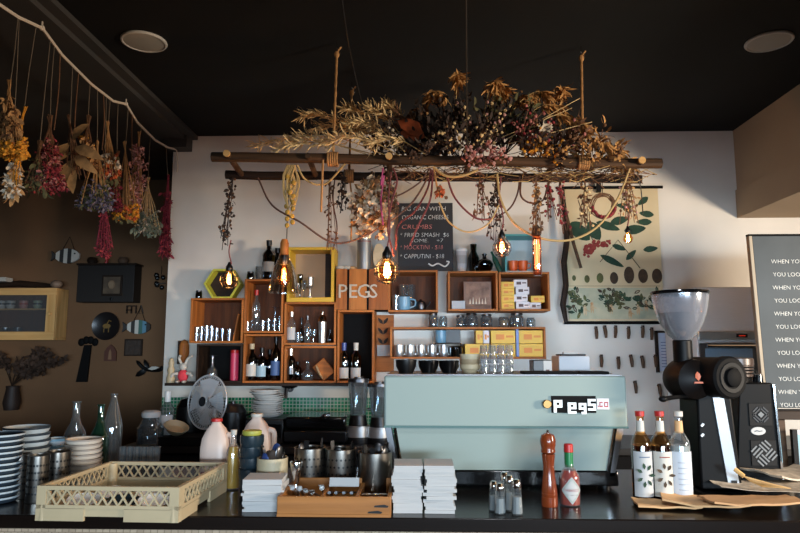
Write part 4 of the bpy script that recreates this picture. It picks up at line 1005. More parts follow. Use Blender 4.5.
# cutlery
def cutlery(kind, a, b, label, group, m=m_steel):
    a, b = Vector(a), Vector(b); d = b-a; L = d.length; d.normalize()
    o = thing(kind, label, kind, a, group=group)
    side = d.cross(Vector((0, 0, 1))).normalized(); up = side.cross(d)
    MB().tube([d*0, d*L*.3, d*L*.6], [.0055, .0042, .003], 6).obj('handle', m, o)
    mb = MB()
    if kind == 'fork':
        mb.tube([d*L*.6, d*L*.68, d*L*.74], [.003, .005, .009], 6)
        for k in (-1.5, -.5, .5, 1.5): mb.tube([d*L*.74+side*k*.0045, d*L*.86+side*k*.005+up*.003, d*L+side*k*.005], [.0022, .002, .001], 5)
        mb.obj('tines', m, o)
    elif kind == 'spoon':
        R = Matrix((side, d, up)).transposed(); mb.ball(d*L*.82, (.019, L*.18, .005), 12, 6, R); mb.obj('bowl', m, o)
    else:
        mb.obox(d*L*.8, (.018, L*.42, .0016), Matrix((side, d, up)).transposed()); mb.obj('blade', m, o)
    return o
L0 = ct.location; i = 0
for (kx, lab) in ((-.85, 'against the tray end'), (-.72, 'second in the first compartment'), (-.58, 'third in the first compartment'), (-.44, 'fourth in the first compartment'), (-.33, 'beside the first divider')):
    cutlery('fork', (L0.x+w*kx, L0.y+.2, L0.z+.02), (L0.x+w*kx+rnd.uniform(-.01, .01), L0.y+.06, hf+ZT+.012+rnd.uniform(-.006, .014)), 'steel fork lying tines up, '+lab, 'forks in the wooden tray')
for (kx, lab) in ((-.12, 'dark wooden handled knife, first in the middle compartment'), (.0, 'dark handled knife, second in the middle compartment'), (.14, 'dark handled knife, third in the middle compartment'), (.28, 'dark handled knife beside the second divider')):
    cutlery('knife', (L0.x+w*kx, L0.y+.05, hf+ZT+.002), (L0.x+w*kx, L0.y+.22, L0.z+.03), lab, 'knives in the wooden tray', m_steeld)
tag(MB().obox((0, 0, 0), (.1, .003, .03), RX(-.5)).obj('paper_slip', m_paper, loc=(L0.x+w*.08, L0.y+.16, ZT+hf+.014)), 'small white paper slip in the middle of the cutlery tray', 'paper slip')
for (kx, lab) in ((.55, 'steel spoon in the last compartment beside the divider'), (.7, 'steel spoon in the middle of the last compartment'), (.85, 'steel spoon against the end of the last compartment')):
    cutlery('spoon', (L0.x+w*kx, L0.y+.2, L0.z+.02), (L0.x+w*kx, L0.y+.05, hf+ZT-.002), lab, 'spoons in the wooden tray')
# ---- perforated steel canisters
def canister(px, Y, pt, wpx_, label, perf=True, rz=0, group='steel utensil canisters'):
    p = onc(px, Y, 480); h = hpx(p, pt); r = wpx(wpx_, p)/2
    o = thing('utensil_canister', label, 'canister', p, rz=rz, group=group)
    MB().lathe([(0, .002), (r*.97, 0), (r, .004), (r, h), (r+.002, h+.002), (r-.003, h+.002), (r-.003, .01), (0, .01)], 28).obj('wall', m_can, o)
    if perf:
        mb = MB()
        for row in range(5):
            for k in range(22):
                a = 2*PI*(k+.5*(row % 2))/22; z = h*(.2+.15*row)
                mb.lathe([(0, .0004), (.0042, 0)], 8, ((r+.0008)*math.cos(a), (r+.0008)*math.sin(a), z), Matrix.Rotation(a, 3, 'Z') @ RY(PI/2))
        mb.obj('perforations', m_black, o)
    return o, p, r, h
spec = ((309.5, 2.4, 448, 30, 'perforated steel canister behind the fork compartment'), (340.5, 2.4, 449, 30, 'perforated steel canister behind the middle of the cutlery tray'), (375, 2.38, 452, 33, 'smooth steel canister crowded with black handled cutlery'),
        (19, 2.33, 456, 19, 'perforated steel canister next to the plate stacks'), (37.5, 2.28, 457, 20, 'perforated steel canister with a bright rim at the rack corner'), (57, 2.4, 453, 23, 'perforated steel canister behind the rack corner'))
cans = [canister(*s[:4], s[4], perf=i != 2) for i, s in enumerate(spec)]
for ci, (n, kinds) in {0: (3, 'dark'), 1: (3, 'dark'), 2: (6, 'dark')}.items():
    o, p, r, h = cans[ci]
    for k in range(n):
        a = 2*PI*k/n+.4; q = p+Vector((math.cos(a)*r*.45, math.sin(a)*r*.45, .02)); e = p+Vector((math.cos(a)*r*.8, math.sin(a)*r*.8, h+.012+rnd.uniform(0, .022)))
        cutlery('spoon' if (k+ci) % 2 else 'knife', q, e, '%s sticking out of the %s, %s round the rim' % ('spoon' if (k+ci) % 2 else 'knife', ('canister behind the forks', 'canister behind the middle compartment', 'smooth steel canister')[ci], ('first', 'second', 'third', 'fourth', 'fifth', 'sixth')[k]), 'cutlery in the steel canisters', m_steeld if k % 2 else m_black)
# ---- dark cups, cutlery jar and steel jigger
p = onc(251, 2.42, 470)
n = 5; hh = hpx(p, 434)/(n+.4); cup0 = None
m_dteal = mat('dark_teal_glaze', (28, 42, 50), .25)
for i in range(n):
    loc = p+Vector((rnd.uniform(-.002, .002), 0, i*hh)); lab = 'dark teal cup, %s the stack beside the yellow bottle' % nth(i, n)
    if cup0 is None:
        cup0 = thing('dark_cup', lab, 'cup', loc, group='dark teal cups stacked on the bar'); r = wpx(23, p)/2
        MB().lathe([(0, 0), (r*.8, 0), (r*.9, hh*.2), (r, hh*.7), (r, hh*1.25), (r-.003, hh*1.25), (r*.9, hh*.3), (0, hh*.2)], 24).obj('bowl', m_dteal, cup0)
    else: dup(cup0, loc, lab)
loc = p+Vector((0, 0, n*hh)); 
tag(MB().lathe([(0, .0), (.033, 0), (.036, .008), (.034, .016), (0, .016)], 24).obj('lime_cover', mat('lime_lid', (150, 150, 60), .5), loc=loc+Vector((0, 0, hh*.27))), 'lime coloured lid on the stack of dark teal cups', 'lid')
p = onc(272, 2.36, 480)
cj = thing('cutlery_pot', 'cream pot of dark handled teaspoons', 'pot', p); h = hpx(p, 458); r = wpx(30, p)/2
MB().lathe([(0, 0), (r*.92, 0), (r, h*.1), (r, h), (r-.004, h), (r-.005, h*.1), (0, h*.08)], 26).obj('pot_wall', mat('stone_glaze', (168, 156, 128), .5, var=.1, scale=30), cj)
for k in range(9):
    a = 2*PI*k/9; e = p+Vector((math.cos(a)*r*.75, math.sin(a)*r*.7, h+.02+.012*(k % 3))); q = p+Vector((math.cos(a)*r*.4, math.sin(a)*r*.4, .02))
    cutlery('spoon', q, e, 'teaspoon in the cream pot, %s of nine round its rim' % ('first', 'second', 'third', 'fourth', 'fifth', 'sixth', 'seventh', 'eighth', 'ninth')[k], 'teaspoons in the cream pot', (m_steeld, m_black, mat('blue_handle', (40, 60, 110), .4), m_dw)[k % 4] if k != 4 else m_steel)
p = onc(296, 2.28, 490); h = hpx(p, 462)
jg = thing('jigger', 'polished double ended metal jigger beside the tray', 'jigger', p)
MB().lathe([(0, .001), (.015, 0), (.017, h*.05), (.008, h*.42), (.0075, h*.46)], 20).obj('lower_cup', m_chrome, jg)
MB().lathe([(.0075, h*.46), (.01, h*.5), (.022, h*.98), (.021, h), (.019, h*.97), (0, h*.6)], 20).obj('upper_cup', m_chrome, jg)
# ---- milk jugs and oil bottle
def milk(px, Y, pt, wp, label, cap):
    p = onc(px, Y, 460); h = hpx(p, pt); w = wpx(wp, p)/2
    o = thing('milk_jug', label, 'milk jug', p, group='plastic milk jugs')
    mb = MB(); prof = [(w, 0), (w, h*.55), (w*.9, h*.7), (w*.62, h*.84), (w*.32, h*.92), (w*.3, h*.95)]
    vs = []; fs = []; n = 20
    for r, z in prof:
        for k in range(n):
            a = 2*PI*k/n; c, s = math.cos(a), math.sin(a); q = 1/max(abs(c), abs(s))**.72
            vs.append((r*c*q*.95, r*s*q*.8, z))
    for j in range(len(prof)-1):
        for k in range(n): fs.append((j*n+k, j*n+(k+1) % n, (j+1)*n+(k+1) % n, (j+1)*n+k))
    fs.append(tuple(reversed(range(n)))); fs.append(tuple((len(prof)-1)*n+k for k in range(n)))
    MB().add(vs, fs).obj('body', bpy.data.materials.get('milk_plastic') or mat('milk_plastic', (196, 176, 164), .4, spec=.4), o)
    MB().cyl(w*.38, h*.95, h, 18).obj('cap', cap, o, bevel=.002)
    MB().tube(bez([(w*.75, 0, h*.75), (w*1.1, 0, h*.7), (w*1.08, 0, h*.45), (w*.9, 0, h*.35)], 14), .011, 8).obj('handle', bpy.data.materials['milk_plastic'], o)
    MB().box(-w*.7, w*.2, -w*.84-.001, -w*.8, h*.14, h*.2).obj('date_label', bpy.data.materials.get('mauve_label') or mat('mauve_label', (120, 96, 100), .6), o)
    return o
milk(215.5, 2.62, 419, 29, 'pale plastic milk jug with a red cap', m_red)
milk(256, 2.74, 414, 31, 'pale plastic milk jug with a white cap behind the dark cups', m_offw)
p = onc(233, 2.5, 460); bottle(p, hpx(p, 431), .026, 'yellow oil bottle between a milk jug and dark cups', g_clear, 'spirit', None, m_offw, fill=mat('yellow_oil', (196, 150, 34), .2), fill_z=.72, cap_h=.08)
# ---- dish rack
Yr = 2.03; xa, xb = P(37, 489, Yr).x, P(181, 493, Yr).x
rw = xb-xa; zr = .103; D = .45
rk = thing('dish_rack', 'big cream plastic dishwasher rack with lattice sides', 'dish rack', (xa, Yr, ZT+.0005), rz=-.03)
def lattice_wall(L, h, off):
    """lattice side running along +x, from the origin; thickness along y"""
    mb = MB(); t = .008
    mb.box(0, L, 0, t*1.6, h-.012, h); mb.box(0, L, 0, t*1.3, h*.36, h*.36+.01); 
    mb.box(0, L*.34, 0, t*1.2, .0, h*.36-.001); mb.box(L*.62, L, 0, t*1.2, 0, h*.36-.001); mb.box(L*.34, L*.62, t*.5, t*1.2, h*.13, h*.36-.001)
    mb.box(0, .03, 0, t*1.25, h*.36, h-.012); mb.box(L-.03, L, 0, t*1.25, h*.36, h-.012)
    z0, z1 = h*.36+.01, h-.012; n = max(6, round((L-.06)/.033)); st = (L-.06)/n
    for k in range(n):
        for a, b in ((k, k+1), (k+1, k)):
            mb.tube([(.03+a*st, t*.6, z0-.002), (.03+b*st, t*.6, z1+.002)], .0036, 4)
    return mb
lattice_wall(rw, zr, 0).obj('lattice_side', m_cream, rk, smooth=0)
lattice_wall(rw, zr, 0).xf(Matrix.Translation((rw, D, 0)) @ Matrix.Rotation(PI, 4, 'Z')).obj('lattice_side', m_cream, rk, smooth=0)
lattice_wall(D-.024, zr, 0).xf(Matrix.Translation((0, D-.012, 0)) @ Matrix.Rotation(-PI/2, 4, 'Z')).obj('lattice_side', m_cream, rk, smooth=0)
lattice_wall(D-.024, zr, 0).xf(Matrix.Translation((rw, .012, 0)) @ Matrix.Rotation(PI/2, 4, 'Z')).obj('lattice_side', m_cream, rk, smooth=0)
mb = MB()
for k in range(1, 14): mb.box(rw*k/14-.003, rw*k/14+.003, .012, D-.012, .012, .018)
for k in range(1, 14): mb.box(.012, rw-.012, D*k/14-.003, D*k/14+.003, .0125, .0185)
mb.obj('floor_grid', m_cream, rk, smooth=0)
for x in (.018, rw-.018):
    for y in (.018, D-.018): MB().lathe([(0, 0), (.02, 0), (.017, zr-.004), (0, zr-.004)], 12, (x, y, 0)).obj('corner_post', m_cream, rk)
# saucers lying in the rack
for i, (u, v, m, rr) in enumerate(((.2, .25, m_white, .05), (.3, .5, m_white, .05), (.5, .22, m_dteal, .05), (.58, .5, m_white, .045), (.72, .24, m_white, .05), (.8, .5, m_dteal, .05))):
    loc = Vector((xa+rw*u, Yr+D*v, ZT+.022))
    o = thing('rack_saucer', '%s saucer lying in the dish rack, %s' % ('dark' if m is m_dteal else 'white', ('first along the front side', 'first along the far side', 'in the middle of the front side', 'in the middle of the far side', 'last along the front side', 'last along the far side')[i]), 'saucer', loc, group='saucers in the dish rack'); o.rotation_euler = (.18, .1, 0)
    MB().lathe([(0, .006), (rr*.5, .004), (rr*.6, .008), (rr, .018), (rr, .02), (rr*.55, .011), (0, .009)], 24).obj('dish', m, o)
# ---- glasses behind the rack
for i, px in enumerate((122, 129, 136, 143, 150, 156)):
    p = onc(px, 2.68, 465); dup(g0, p, 'clear water glass behind the dish rack, %s of six in the row' % ('first', 'second', 'third', 'fourth', 'fifth', 'last')[i], sc=(1.0, 1.0, hpx(p, 448)/.095), group='water glasses behind the dish rack')
# ---- plates and saucers
def stack(px, Y, pt, wp, n, labf, group, m, m2=None, rimdark=False, n_vis=None):
    p = onc(px, Y, 480); H = hpx(p, pt); hh = H/(n+.6); r = wpx(wp, p)/2; first = None
    for i in range(n):
        loc = p+Vector((rnd.uniform(-.004, .004), rnd.uniform(-.003, .003), i*hh)); lab = labf % nth(i, n)
        if first is None:
            first = thing('plate', lab, 'plate', loc, group=group)
            MB().lathe([(0, .002), (r*.8, 0), (r*.9, hh*.12), (r*.97, hh*.55), (r, hh*.95), (r, hh*1.02), (r*.97, hh*1.02), (r*.86, hh*.3), (0, hh*.25)], 30).obj('dish', m, first)
            MB().lathe([(r*.99+.0006, hh*.74), (r*1.012, hh*.94), (r*1.012, hh*1.06), (r*.985, hh*1.07)], 30).obj('rim', m2 or m, first)
        else: dup(first, loc, lab)
m_blueplate = mat('dark_blue_stoneware', (44, 54, 64), .3); m_paleplate = mat('pale_stoneware', (176, 188, 194), .35)
stack(-4, 2.28, 432, 44, 12, 'pale blue plate, %s the stack at the very end of the bar', 'plates stacked at the end of the bar', m_blueplate, m_paleplate)
stack(24, 2.55, 424, 42, 9, 'dark rimmed pale plate, %s the tall stack behind the canisters', 'tall plate stack behind the canisters', m_paleplate, m_blueplate)
stack(51, 2.66, 436, 22, 6, 'small pale blue saucer, %s the short stack behind the canisters', 'short saucer stack behind the canisters', m_paleplate, m_bluem)
stack(82, 2.6, 437, 34, 9, 'cream saucer, %s the stack in front of the green bottle', 'cream saucers stacked near the bottles', mat('cream_stoneware', (196, 186, 172), .35), mat('cream_rim', (150, 140, 130), .4))
# ---- bottles behind
for px, Y, pt, r, gl, kind, nm in ((73, 2.8, 402, .045, g_thick, 'water', 'clear glass water bottle behind the cream saucers'), (98, 2.78, 405, .04, g_green, 'water', 'green glass water bottle between two clear ones'), (110.5, 2.82, 394, .041, g_thick, 'cone', 'tallest clear slim water bottle next to the green one')):
    p = onc(px, Y, 465); bottle(p, hpx(p, pt), r, nm, gl, kind, None, None, group='water bottles behind the saucers', n=20)
# ---- syrup bottles
for i, (px, lab, fz, nm, fill, capm) in enumerate((
    (643, m_paper, .6, 'amber syrup bottle with a white leaf label, furthest from the grinder', m_darkl, m_red),
    (663, m_offw, .6, 'amber syrup bottle with a figured label, the middle of three', m_darkl, m_red),
    (682, mat('grey_blue_label', (196, 202, 210), .6), .55, 'clear syrup bottle with a plain pale label beside the grinder', mat('pale_syrup', (176, 180, 176), .1), m_offw))):
    p = onc(px, 2.36, 490); h = hpx(p, 411); r = wpx(19, p)/2
    o = bottle(p, h, r, nm, g_clear if i == 2 else g_amber, 'spirit', lab, capm, (.06, .56), fill=fill, fill_z=.62, group='syrup bottles beside the grinder', cap_h=.05, n=20)
    mb = MB(); mb.lathe([(r*.42, h*.76), (r*.375, h*.9)], 16); mb.obj('neck_label', m_offw if i < 2 else m_kraft, o)
    if i < 2:
        mb = MB()
        def lp(u, z): t = -PI/2+u/r; return Vector(((r+.002)*math.cos(t), (r+.002)*math.sin(t), z))
        for k in range(7):
            a = k*.9; c = lp(.3*r*math.cos(a), h*.3+.02*math.sin(a)); mb.leaf(c, (math.cos(a)*.8, -.05, math.sin(a)), .022, .011, (0, -1, 0), curl=.02)
        mb.obj('label_motif', m_pg1 if i == 0 else m_pbr, o)
        MB().tube([lp(-.5*r, h*.5), lp(0, h*.5), lp(.5*r, h*.5)], .002, 4).obj('label_rule', mat('label_blue', (70, 90, 120), .6) if i == 0 else m_pr, o)
    else:
        mb = MB()
        for k in range(6):
            z = h*(.14+.06*k); q = r
            mb.tube([((r+.002)*math.cos(-PI/2+u), (r+.002)*math.sin(-PI/2+u), z) for u in (-.6, -.3, 0, .3, .6)], .0012, 4)
        mb.obj('label_lines', mat('grey_ink', (140, 140, 146), .7), o)
# ---- big grinder
Yg = 2.42; pb_ = onc(722, Yg, 490)
gr = thing('coffee_grinder', 'tall black shop coffee grinder with a clear hopper', 'coffee grinder', pb_)
def gp_(px, py, Y=Yg): q = P(px, py, Y); return Vector((q.x-pb_.x, q.y-pb_.y, q.z-pb_.z))
m_gb = mat('grinder_black', (7, 7, 8), .45, spec=.14)
zm = gp_(718, 377).z; L = gp_(697, 395); R_ = gp_(711, 395); Lb = gp_(702, 480); Rb = gp_(738, 487)
MB().box(-.085, .085, -.05, .2, 0, .022).obj('base', m_gb, gr, bevel=.008)
mb = MB().prism([(L.x-.0, zm), (gp_(735, 380).x-.02, zm), (.075, .022), (Lb.x-.005, .022)], .0, .17); mb.obj('column', m_gb, gr, bevel=.008)
a, b = gp_(712, 397, Yg), gp_(738, 486, Yg); mb = MB()
mb.prism([(a.x, a.z), (a.x+.04, a.z), (b.x+.005, b.z), (b.x-.035, b.z)], -.0045, -.0005); mb.obj('silver_strip', mat('satin_steel', (168, 176, 184), .35, .6), gr, bevel=.001)
MB().box(b.x-.025, b.x-.005, -.007, -.004, b.z+.008, b.z+.02).obj('strip_slot', m_black, gr)
A = RZ(.35) @ RX(PI/2)
c = gp_(718, 377, Yg-.02); r = wpx(20, Vector((0, Yg, 0)))
MB().lathe([(0, -.12), (r*.95, -.12), (r*.95, .02), (r, .03), (r, .055), (r*.9, .062), (r*.45, .064), (r*.42, .075), (r*.3, .08), (0, .08)], 40, c, A).obj('burr_housing', mat('disc_black', (9, 9, 10), .7, spec=.12), gr)
MB().lathe([(r*.52, .0655), (r*.7, .0665), (r*.72, .0645)], 40, c, A).obj('ring_mark', mat('grey_ring', (20, 21, 22), .6, spec=.2), gr)
c2 = gp_(688, 379, Yg+.04)
MB().lathe([(0, -.07), (.06, -.07), (.074, -.04), (.078, 0), (.07, .05), (.03, .075), (0, .078)], 30, c2, RZ(.2) @ RX(PI/2)).obj('motor_housing', mat('dark_brown_black', (14, 9, 8), .45, spec=.15), gr)
t0 = c2+Vector((.004, -.083, -.006))
mb = MB().prism([(t0.x-.014, t0.z), (t0.x+.014, t0.z), (t0.x+.016, t0.z-.006), (t0.x-.016, t0.z-.006)], t0.y-.001, t0.y+.02)
mb.leaf((t0.x, t0.y, t0.z+.002), (-.1, 0, 1), .034, .02, (0, -1, 0), curl=.01); mb.obj('logo_mark', mat('logo_orange', (226, 120, 84), .5), gr, smooth=0)
c3 = gp_(683, 357, Yg+.04); c4 = gp_(683, 341, Yg+.04)
MB().lathe([(0, c3.z-.02), (.034, c3.z-.02), (.034, c4.z), (.03, c4.z+.004), (0, c4.z+.004)], 24, (c3.x, c3.y, 0)).obj('hopper_neck', m_gb, gr)
zt = gp_(682, 293, Yg+.04).z; rt = wpx(27, Vector((0, Yg, 0))); z0 = c4.z
HZ = zt-z0
MB().lathe([(.03, z0+.002), (rt*.5, z0+HZ*.13), (rt*.72, z0+HZ*.33), (rt*.9, z0+HZ*.6), (rt*.985, z0+HZ*.88), (rt, zt), (rt-.003, zt), (rt*.96, z0+HZ*.85), (rt*.87, z0+HZ*.6), (rt*.69, z0+HZ*.34), (rt*.47, z0+HZ*.15), (.028, z0+.005)], 32, (c3.x, c3.y, 0)).obj('hopper', haze('hopper_plastic', (236, 236, 240), (220, 222, 228), .15, .15, .25, .06), gr)
MB().lathe([(.027, z0+.008), (rt*.45, z0+HZ*.16), (rt*.66, z0+HZ*.34), (rt*.8, z0+HZ*.58), (0, z0+HZ*.58)], 32, (c3.x, c3.y, 0)).obj('hopper_sleeve', haze('frosted_sleeve', (200, 196, 194), (150, 148, 150), .45, .3), gr)
MB().lathe([(rt+.002, zt-.006), (rt+.004, zt), (rt+.002, zt+.006), (0, zt+.009)], 32, (c3.x, c3.y, 0)).obj('hopper_lid', m_gloss, gr)
a = gp_(690, 396, Yg); MB().tube(bez([a, gp_(676, 397, Yg-.03), gp_(664, 399, Yg-.04)], 10), [.008]*11, 8).obj('lever', m_gb, gr)
MB().ball(gp_(663, 399, Yg-.04), (.016, .012, .011), 12, 8).obj('lever_knob', m_gb, gr)
for py in (425, 435):
    q = gp_(701, py, Yg); MB().obox((q.x+.004, -.002, q.z), (.008, .004, .012), RY(.785)).obj('indicator', m_steel, gr)
# ---- second grinder with patterned front
Y2 = 2.6; x0, x1 = P(737, 480, Y2).x, P(782, 480, Y2).x; pb2 = Vector(((x0+x1)/2, Y2, ZT+.0005))
g2 = thing('espresso_grinder', 'boxy black espresso grinder with patterned front panels', 'coffee grinder', pb2)
w = (x1-x0)/2; h = P(765, 383, Y2).z-ZT
tp_ = P(745, 390, Y2).x-pb2.x; tq = P(773, 390, Y2).x-pb2.x
def lean(z): return (tp_+tq)/2*z/h
mb = MB().prism([(-w, .012), (w, .012), (tq, h), (tp_-.02, h)], 0, .2); mb.obj('body', m_gb, g2, bevel=.006)
MB().tube([(w+.002, -.002, .03), (tq+.002, -.002, h-.005)], .006, 6).obj('edge_strip', m_chrome, g2)
for s in (-1, 1):
    for y in (.03, .17): MB().cyl(.014, 0, .012, 10, (s*(w-.02), y, 0)).obj('foot', m_blackm, g2)
m_vent = mat('vent_dark', (18, 18, 19), .6, spec=.2); m_vl = mat('vent_light', (104, 108, 110), .5)
for (pxa, pya, pxb, pyb, kind) in ((748, 403, 772, 426, 0), (751, 440, 776, 466, 1)):
    a = P(pxa, pya, Y2)-pb2; b = P(pxb, pyb, Y2)-pb2; cx, cz = (a.x+b.x)/2, (a.z+b.z)/2; s = (a.z-b.z)/2
    MB().box(cx-s, cx+s, -.004, -.0005, cz-s, cz+s).obj('vent_panel', m_vent, g2, bevel=.002)
    mb = MB()
    if kind == 0:
        for k in (0, 1, 2, 3):
            a_ = PI/4+PI/2*k
            for d in (.45, .7): mb.obox((cx+math.cos(a_)*s*d*.9, -.005, cz+math.sin(a_)*s*d*.9), (.005, .003, s*(1.0 if d < .6 else .6)), RY(-a_))
        mb.obj('vent_fins', mat('fin_dark', (44, 45, 47), .4), g2, smooth=0)
        MB().cyl(.012, 0, .004, 4, (cx, -.004, cz), RX(PI/2)).obj('vent_centre', m_vl, g2, smooth=0)
    else:
        for k in range(4):
            a_ = PI/4+PI/2*k
            for d in (.22, .5, .78):
                L = s*.95 if d < .7 else s*.62
                off = Vector((math.cos(a_)*s*d-math.sin(a_)*s*.32, 0, math.sin(a_)*s*d+math.cos(a_)*s*.32))
                if max(abs(off.x), abs(off.z)) < s*.85: mb.obox((cx+off.x, -.005, cz+off.z), (.006, .003, min(L, s*.8)), RY(-a_))
        mb.obj('vent_fins', m_vl, g2, smooth=0)
q = P(758, 431, Y2)-pb2; MB().lathe([(0, .003), (.024, .003), (.025, 0)], 24, (q.x, -.0005, q.z), RX(PI/2) @ Matrix.Diagonal((1.15, .62, 1))).obj('oval_badge', m_paper, g2)
MB().tube([(q.x-.014, -.0042, q.z-.001), (q.x-.005, -.0042, q.z+.002), (q.x+.003, -.0042, q.z-.001), (q.x+.014, -.0042, q.z+.001)], .0022, 4).obj('badge_script', m_steeld, g2)
bx_ = P(749, 372, Y2).x-pb2.x; zl0 = h+.0; zl1 = P(749, 358, Y2).z-ZT; r = wpx(15.5, Vector((0, Y2, 0)))
MB().lathe([(0, h), (r*.8, h), (r*.85, h+.015), (r*.95, h+.02)], 28, (bx_, .1, 0)).obj('collar', m_black, g2)
mb = MB().lathe([(0, h+.021), (r*.95, h+.021), (r*1.0, zl1-.03), (r*1.04, zl1-.028), (r*1.04, zl1-.004), (r*.9, zl1), (0, zl1)], 28, (bx_, .1, 0))
mb.obj('bean_drum', mat('bean_drum', (66, 50, 42), .35, var=.3, scale=60), g2)
mb = MB()
for k in range(3): mb.lathe([(r*1.01, zl1-.035-.012*k), (r*1.05, zl1-.038-.012*k), (r*1.01, zl1-.041-.012*k)], 28, (bx_, .1, 0))
mb.obj('drum_ribs', m_black, g2)
MB().lathe([(0, 0), (.02, 0), (.018, .03), (0, .034)], 12, (tq-.015, .08, h)).obj('knob', m_gloss, g2)
# ---- chalkboard
Yc2 = 2.9; a = P(752, 236, Yc2); zb2 = ZT+.05; b = P(768, 408, Yc2)
cb = thing('grey_chalkboard', 'large grey chalkboard with lines of chalk lettering, beside the oven', 'chalkboard', (b.x, Yc2, b.z))
H = a.z-b.z; tl = a.x-b.x
mb = MB().prism([(0, 0), (1.3, 0), (1.3+tl*.3, H*1.0), (tl, H)], 0, .02); mb.obj('board', m_chalkg, cb, bevel=.002)  # unseen far end lengthened so its shadow darkens the back wall
mb = MB().prism([(-.016, 0), (-.001, 0), (tl-.001, H), (tl-.016, H)], -.003, .024); mb.obj('wooden_edge', mat('grey_wood', (150, 136, 116), .6, var=.15, stretch=(5, 5, .4)), cb, bevel=.002)
mb = MB().prism([(tl-.016, H+.001), (1.3+tl*.3, H+.001), (1.3+tl*.3, H+.008), (tl-.016, H+.008)], -.003, .024); mb.obj('top_edge', m_blackm, cb)
lines = ['WHEN YOU LOOK', 'YOU LOOK WHEN']*6
for i, ln in enumerate(lines):
    q = P(771 + (0 if i % 2 == 0 else 1.5) + i*.7, 263.5+i*13.05, Yc2)
    text('chalk_writing', ln, .026, m_chalk, cb, (q.x-b.x, -.001, q.z-b.z), extrude=.0003, offset=-.0004, shear=-.08 if i % 2 else .05, rot=(PI/2, 0, 0))
# ---- shelf unit with board bits beyond the grinder, at the frame's edge
q0 = P(790, 430, 2.75)
sb = thing('side_stand', 'small dark wooden stand beyond the patterned grinder', 'stand', (P(772, 430, 2.75).x, 2.75, ZT+.0005))
zt2 = P(790, 411, 2.75).z-ZT; zt3 = P(790, 420, 2.75).z-ZT
MB().box(0, .5, 0, .1, zt3, zt2).obj('shelf', m_dw, sb, bevel=.003)
x = P(781, 450, 2.75).x-sb.location.x
MB().box(x, x+.036, .02, .06, 0, zt3-.001).obj('post', m_ladder, sb, bevel=.002)
MB().box(.44, .47, .02, .06, 0, zt3-.001).obj('post', m_ladder, sb, bevel=.002)
x = P(793, 450, 2.72).x
fr = thing('framed_pane', 'pale framed pane under the dark wooden stand', 'frame', (x, 2.715, ZT+.0005))
for a_, b_, c_, d_ in ((0, .02, 0, .2), (.28, .3, 0, .2), (.0201, .2799, 0, .02), (.0201, .2799, .18, .2)): MB().box(a_, b_, 0, .02, c_, d_).obj('rail', m_white if a_ != 0 else m_black, fr, bevel=.001)
MB().box(.02, .28, .008, .012, .02, .18).obj('pane', mat('aqua_pane', (150, 184, 196), .2), fr, smooth=0)
# ---- paper bags and news sheets
def sheet(name, px, py, w, d, rz, z, m, label, cat, lift=.012, fold=False):
    dd = P(px, py, 1)-Vector((0, 0, CZ)); t = (ZT-CZ)/dd.z; c = Vector((0, 0, CZ))+dd*t
    mb = MB(); n = 8; vs = []
    for s in (0, 1):
        for i in range(n+1):
            for j in range(n+1):
                u, v = i/n-.5, j/n-.5
                zz = .0012+lift*(abs(u)*2)**3*.8+lift*.5*math.sin(v*4+px)**2*(.2+abs(u))+.004*abs(math.sin(u*7+v*5+px))+.003*abs(math.sin(v*11-u*3+py))
                vs.append((u*w, v*d, zz+s*(.0012 if not fold else .006)))
    N = (n+1)**2; fs = []
    for i in range(n):
        for j in range(n):
            q = i*(n+1)+j; fs.append((q, q+n+1, q+n+2, q+1)[::-1]); fs.append((q+N, q+N+n+1, q+N+n+2, q+N+1))
    for i in range(n):
        for (p_, q_) in ((i*(n+1), (i+1)*(n+1)), (i*(n+1)+n, (i+1)*(n+1)+n), (i, i+1), (n*(n+1)+i, n*(n+1)+i+1)): fs.append((p_, q_, q_+N, p_+N))
    mb.add(vs, fs)
    return tag(mb.obj(name, m, loc=(c.x, c.y, ZT+z), rz=rz, smooth=50), label, cat)
sheet('paper_bag', 666, 507, .2, .11, -.1, .001, m_kraft, 'flat kraft paper bag at the front of the bar below the syrups', 'paper bag', .004, True)
sheet('paper_bag', 662, 497, .19, .13, -.25, .0125, m_kraft, 'kraft paper bag lying on another, in front of the syrup bottles', 'paper bag', .005, True)
sheet('paper_bag', 704, 508, .26, .15, -.3, .012, m_kraft, 'creased kraft bag half under the news sheets', 'paper bag', .01, True)
sheet('paper_bag', 752, 511, .3, .12, .05, .024, mat('kraft_dark', (184, 142, 100), .8, var=.15), 'dark kraft bag at the very front edge under the newspaper', 'paper bag', .005, True)
sheet('newspaper', 764, 500, .34, .2, -.1, .04, m_news, 'open grey newspaper lying on the kraft bags', 'newspaper', .012)
sheet('newspaper', 790, 492, .26, .2, .3, .055, m_news, 'folded newspaper at the end of the paper pile', 'newspaper', .014, True)
a_ = onc(742, 2.33, 490)
bh = thing('brush', 'pale bristled brush lying at the foot of the grinder', 'brush', a_+Vector((0, -.02, .062)))
mb = MB()
for k in range(14): mb.tube([(0, 0, .03), (.03+.004*k, -.004*k+.02, .01), (.05+.006*k, -.02-.002*k, .0)], .0022, 4)
mb.obj('bristles', m_pine, bh); MB().tube([(-.02, .02, .05), (.0, 0, .03)], .008, 8).obj('handle', m_pine, bh)
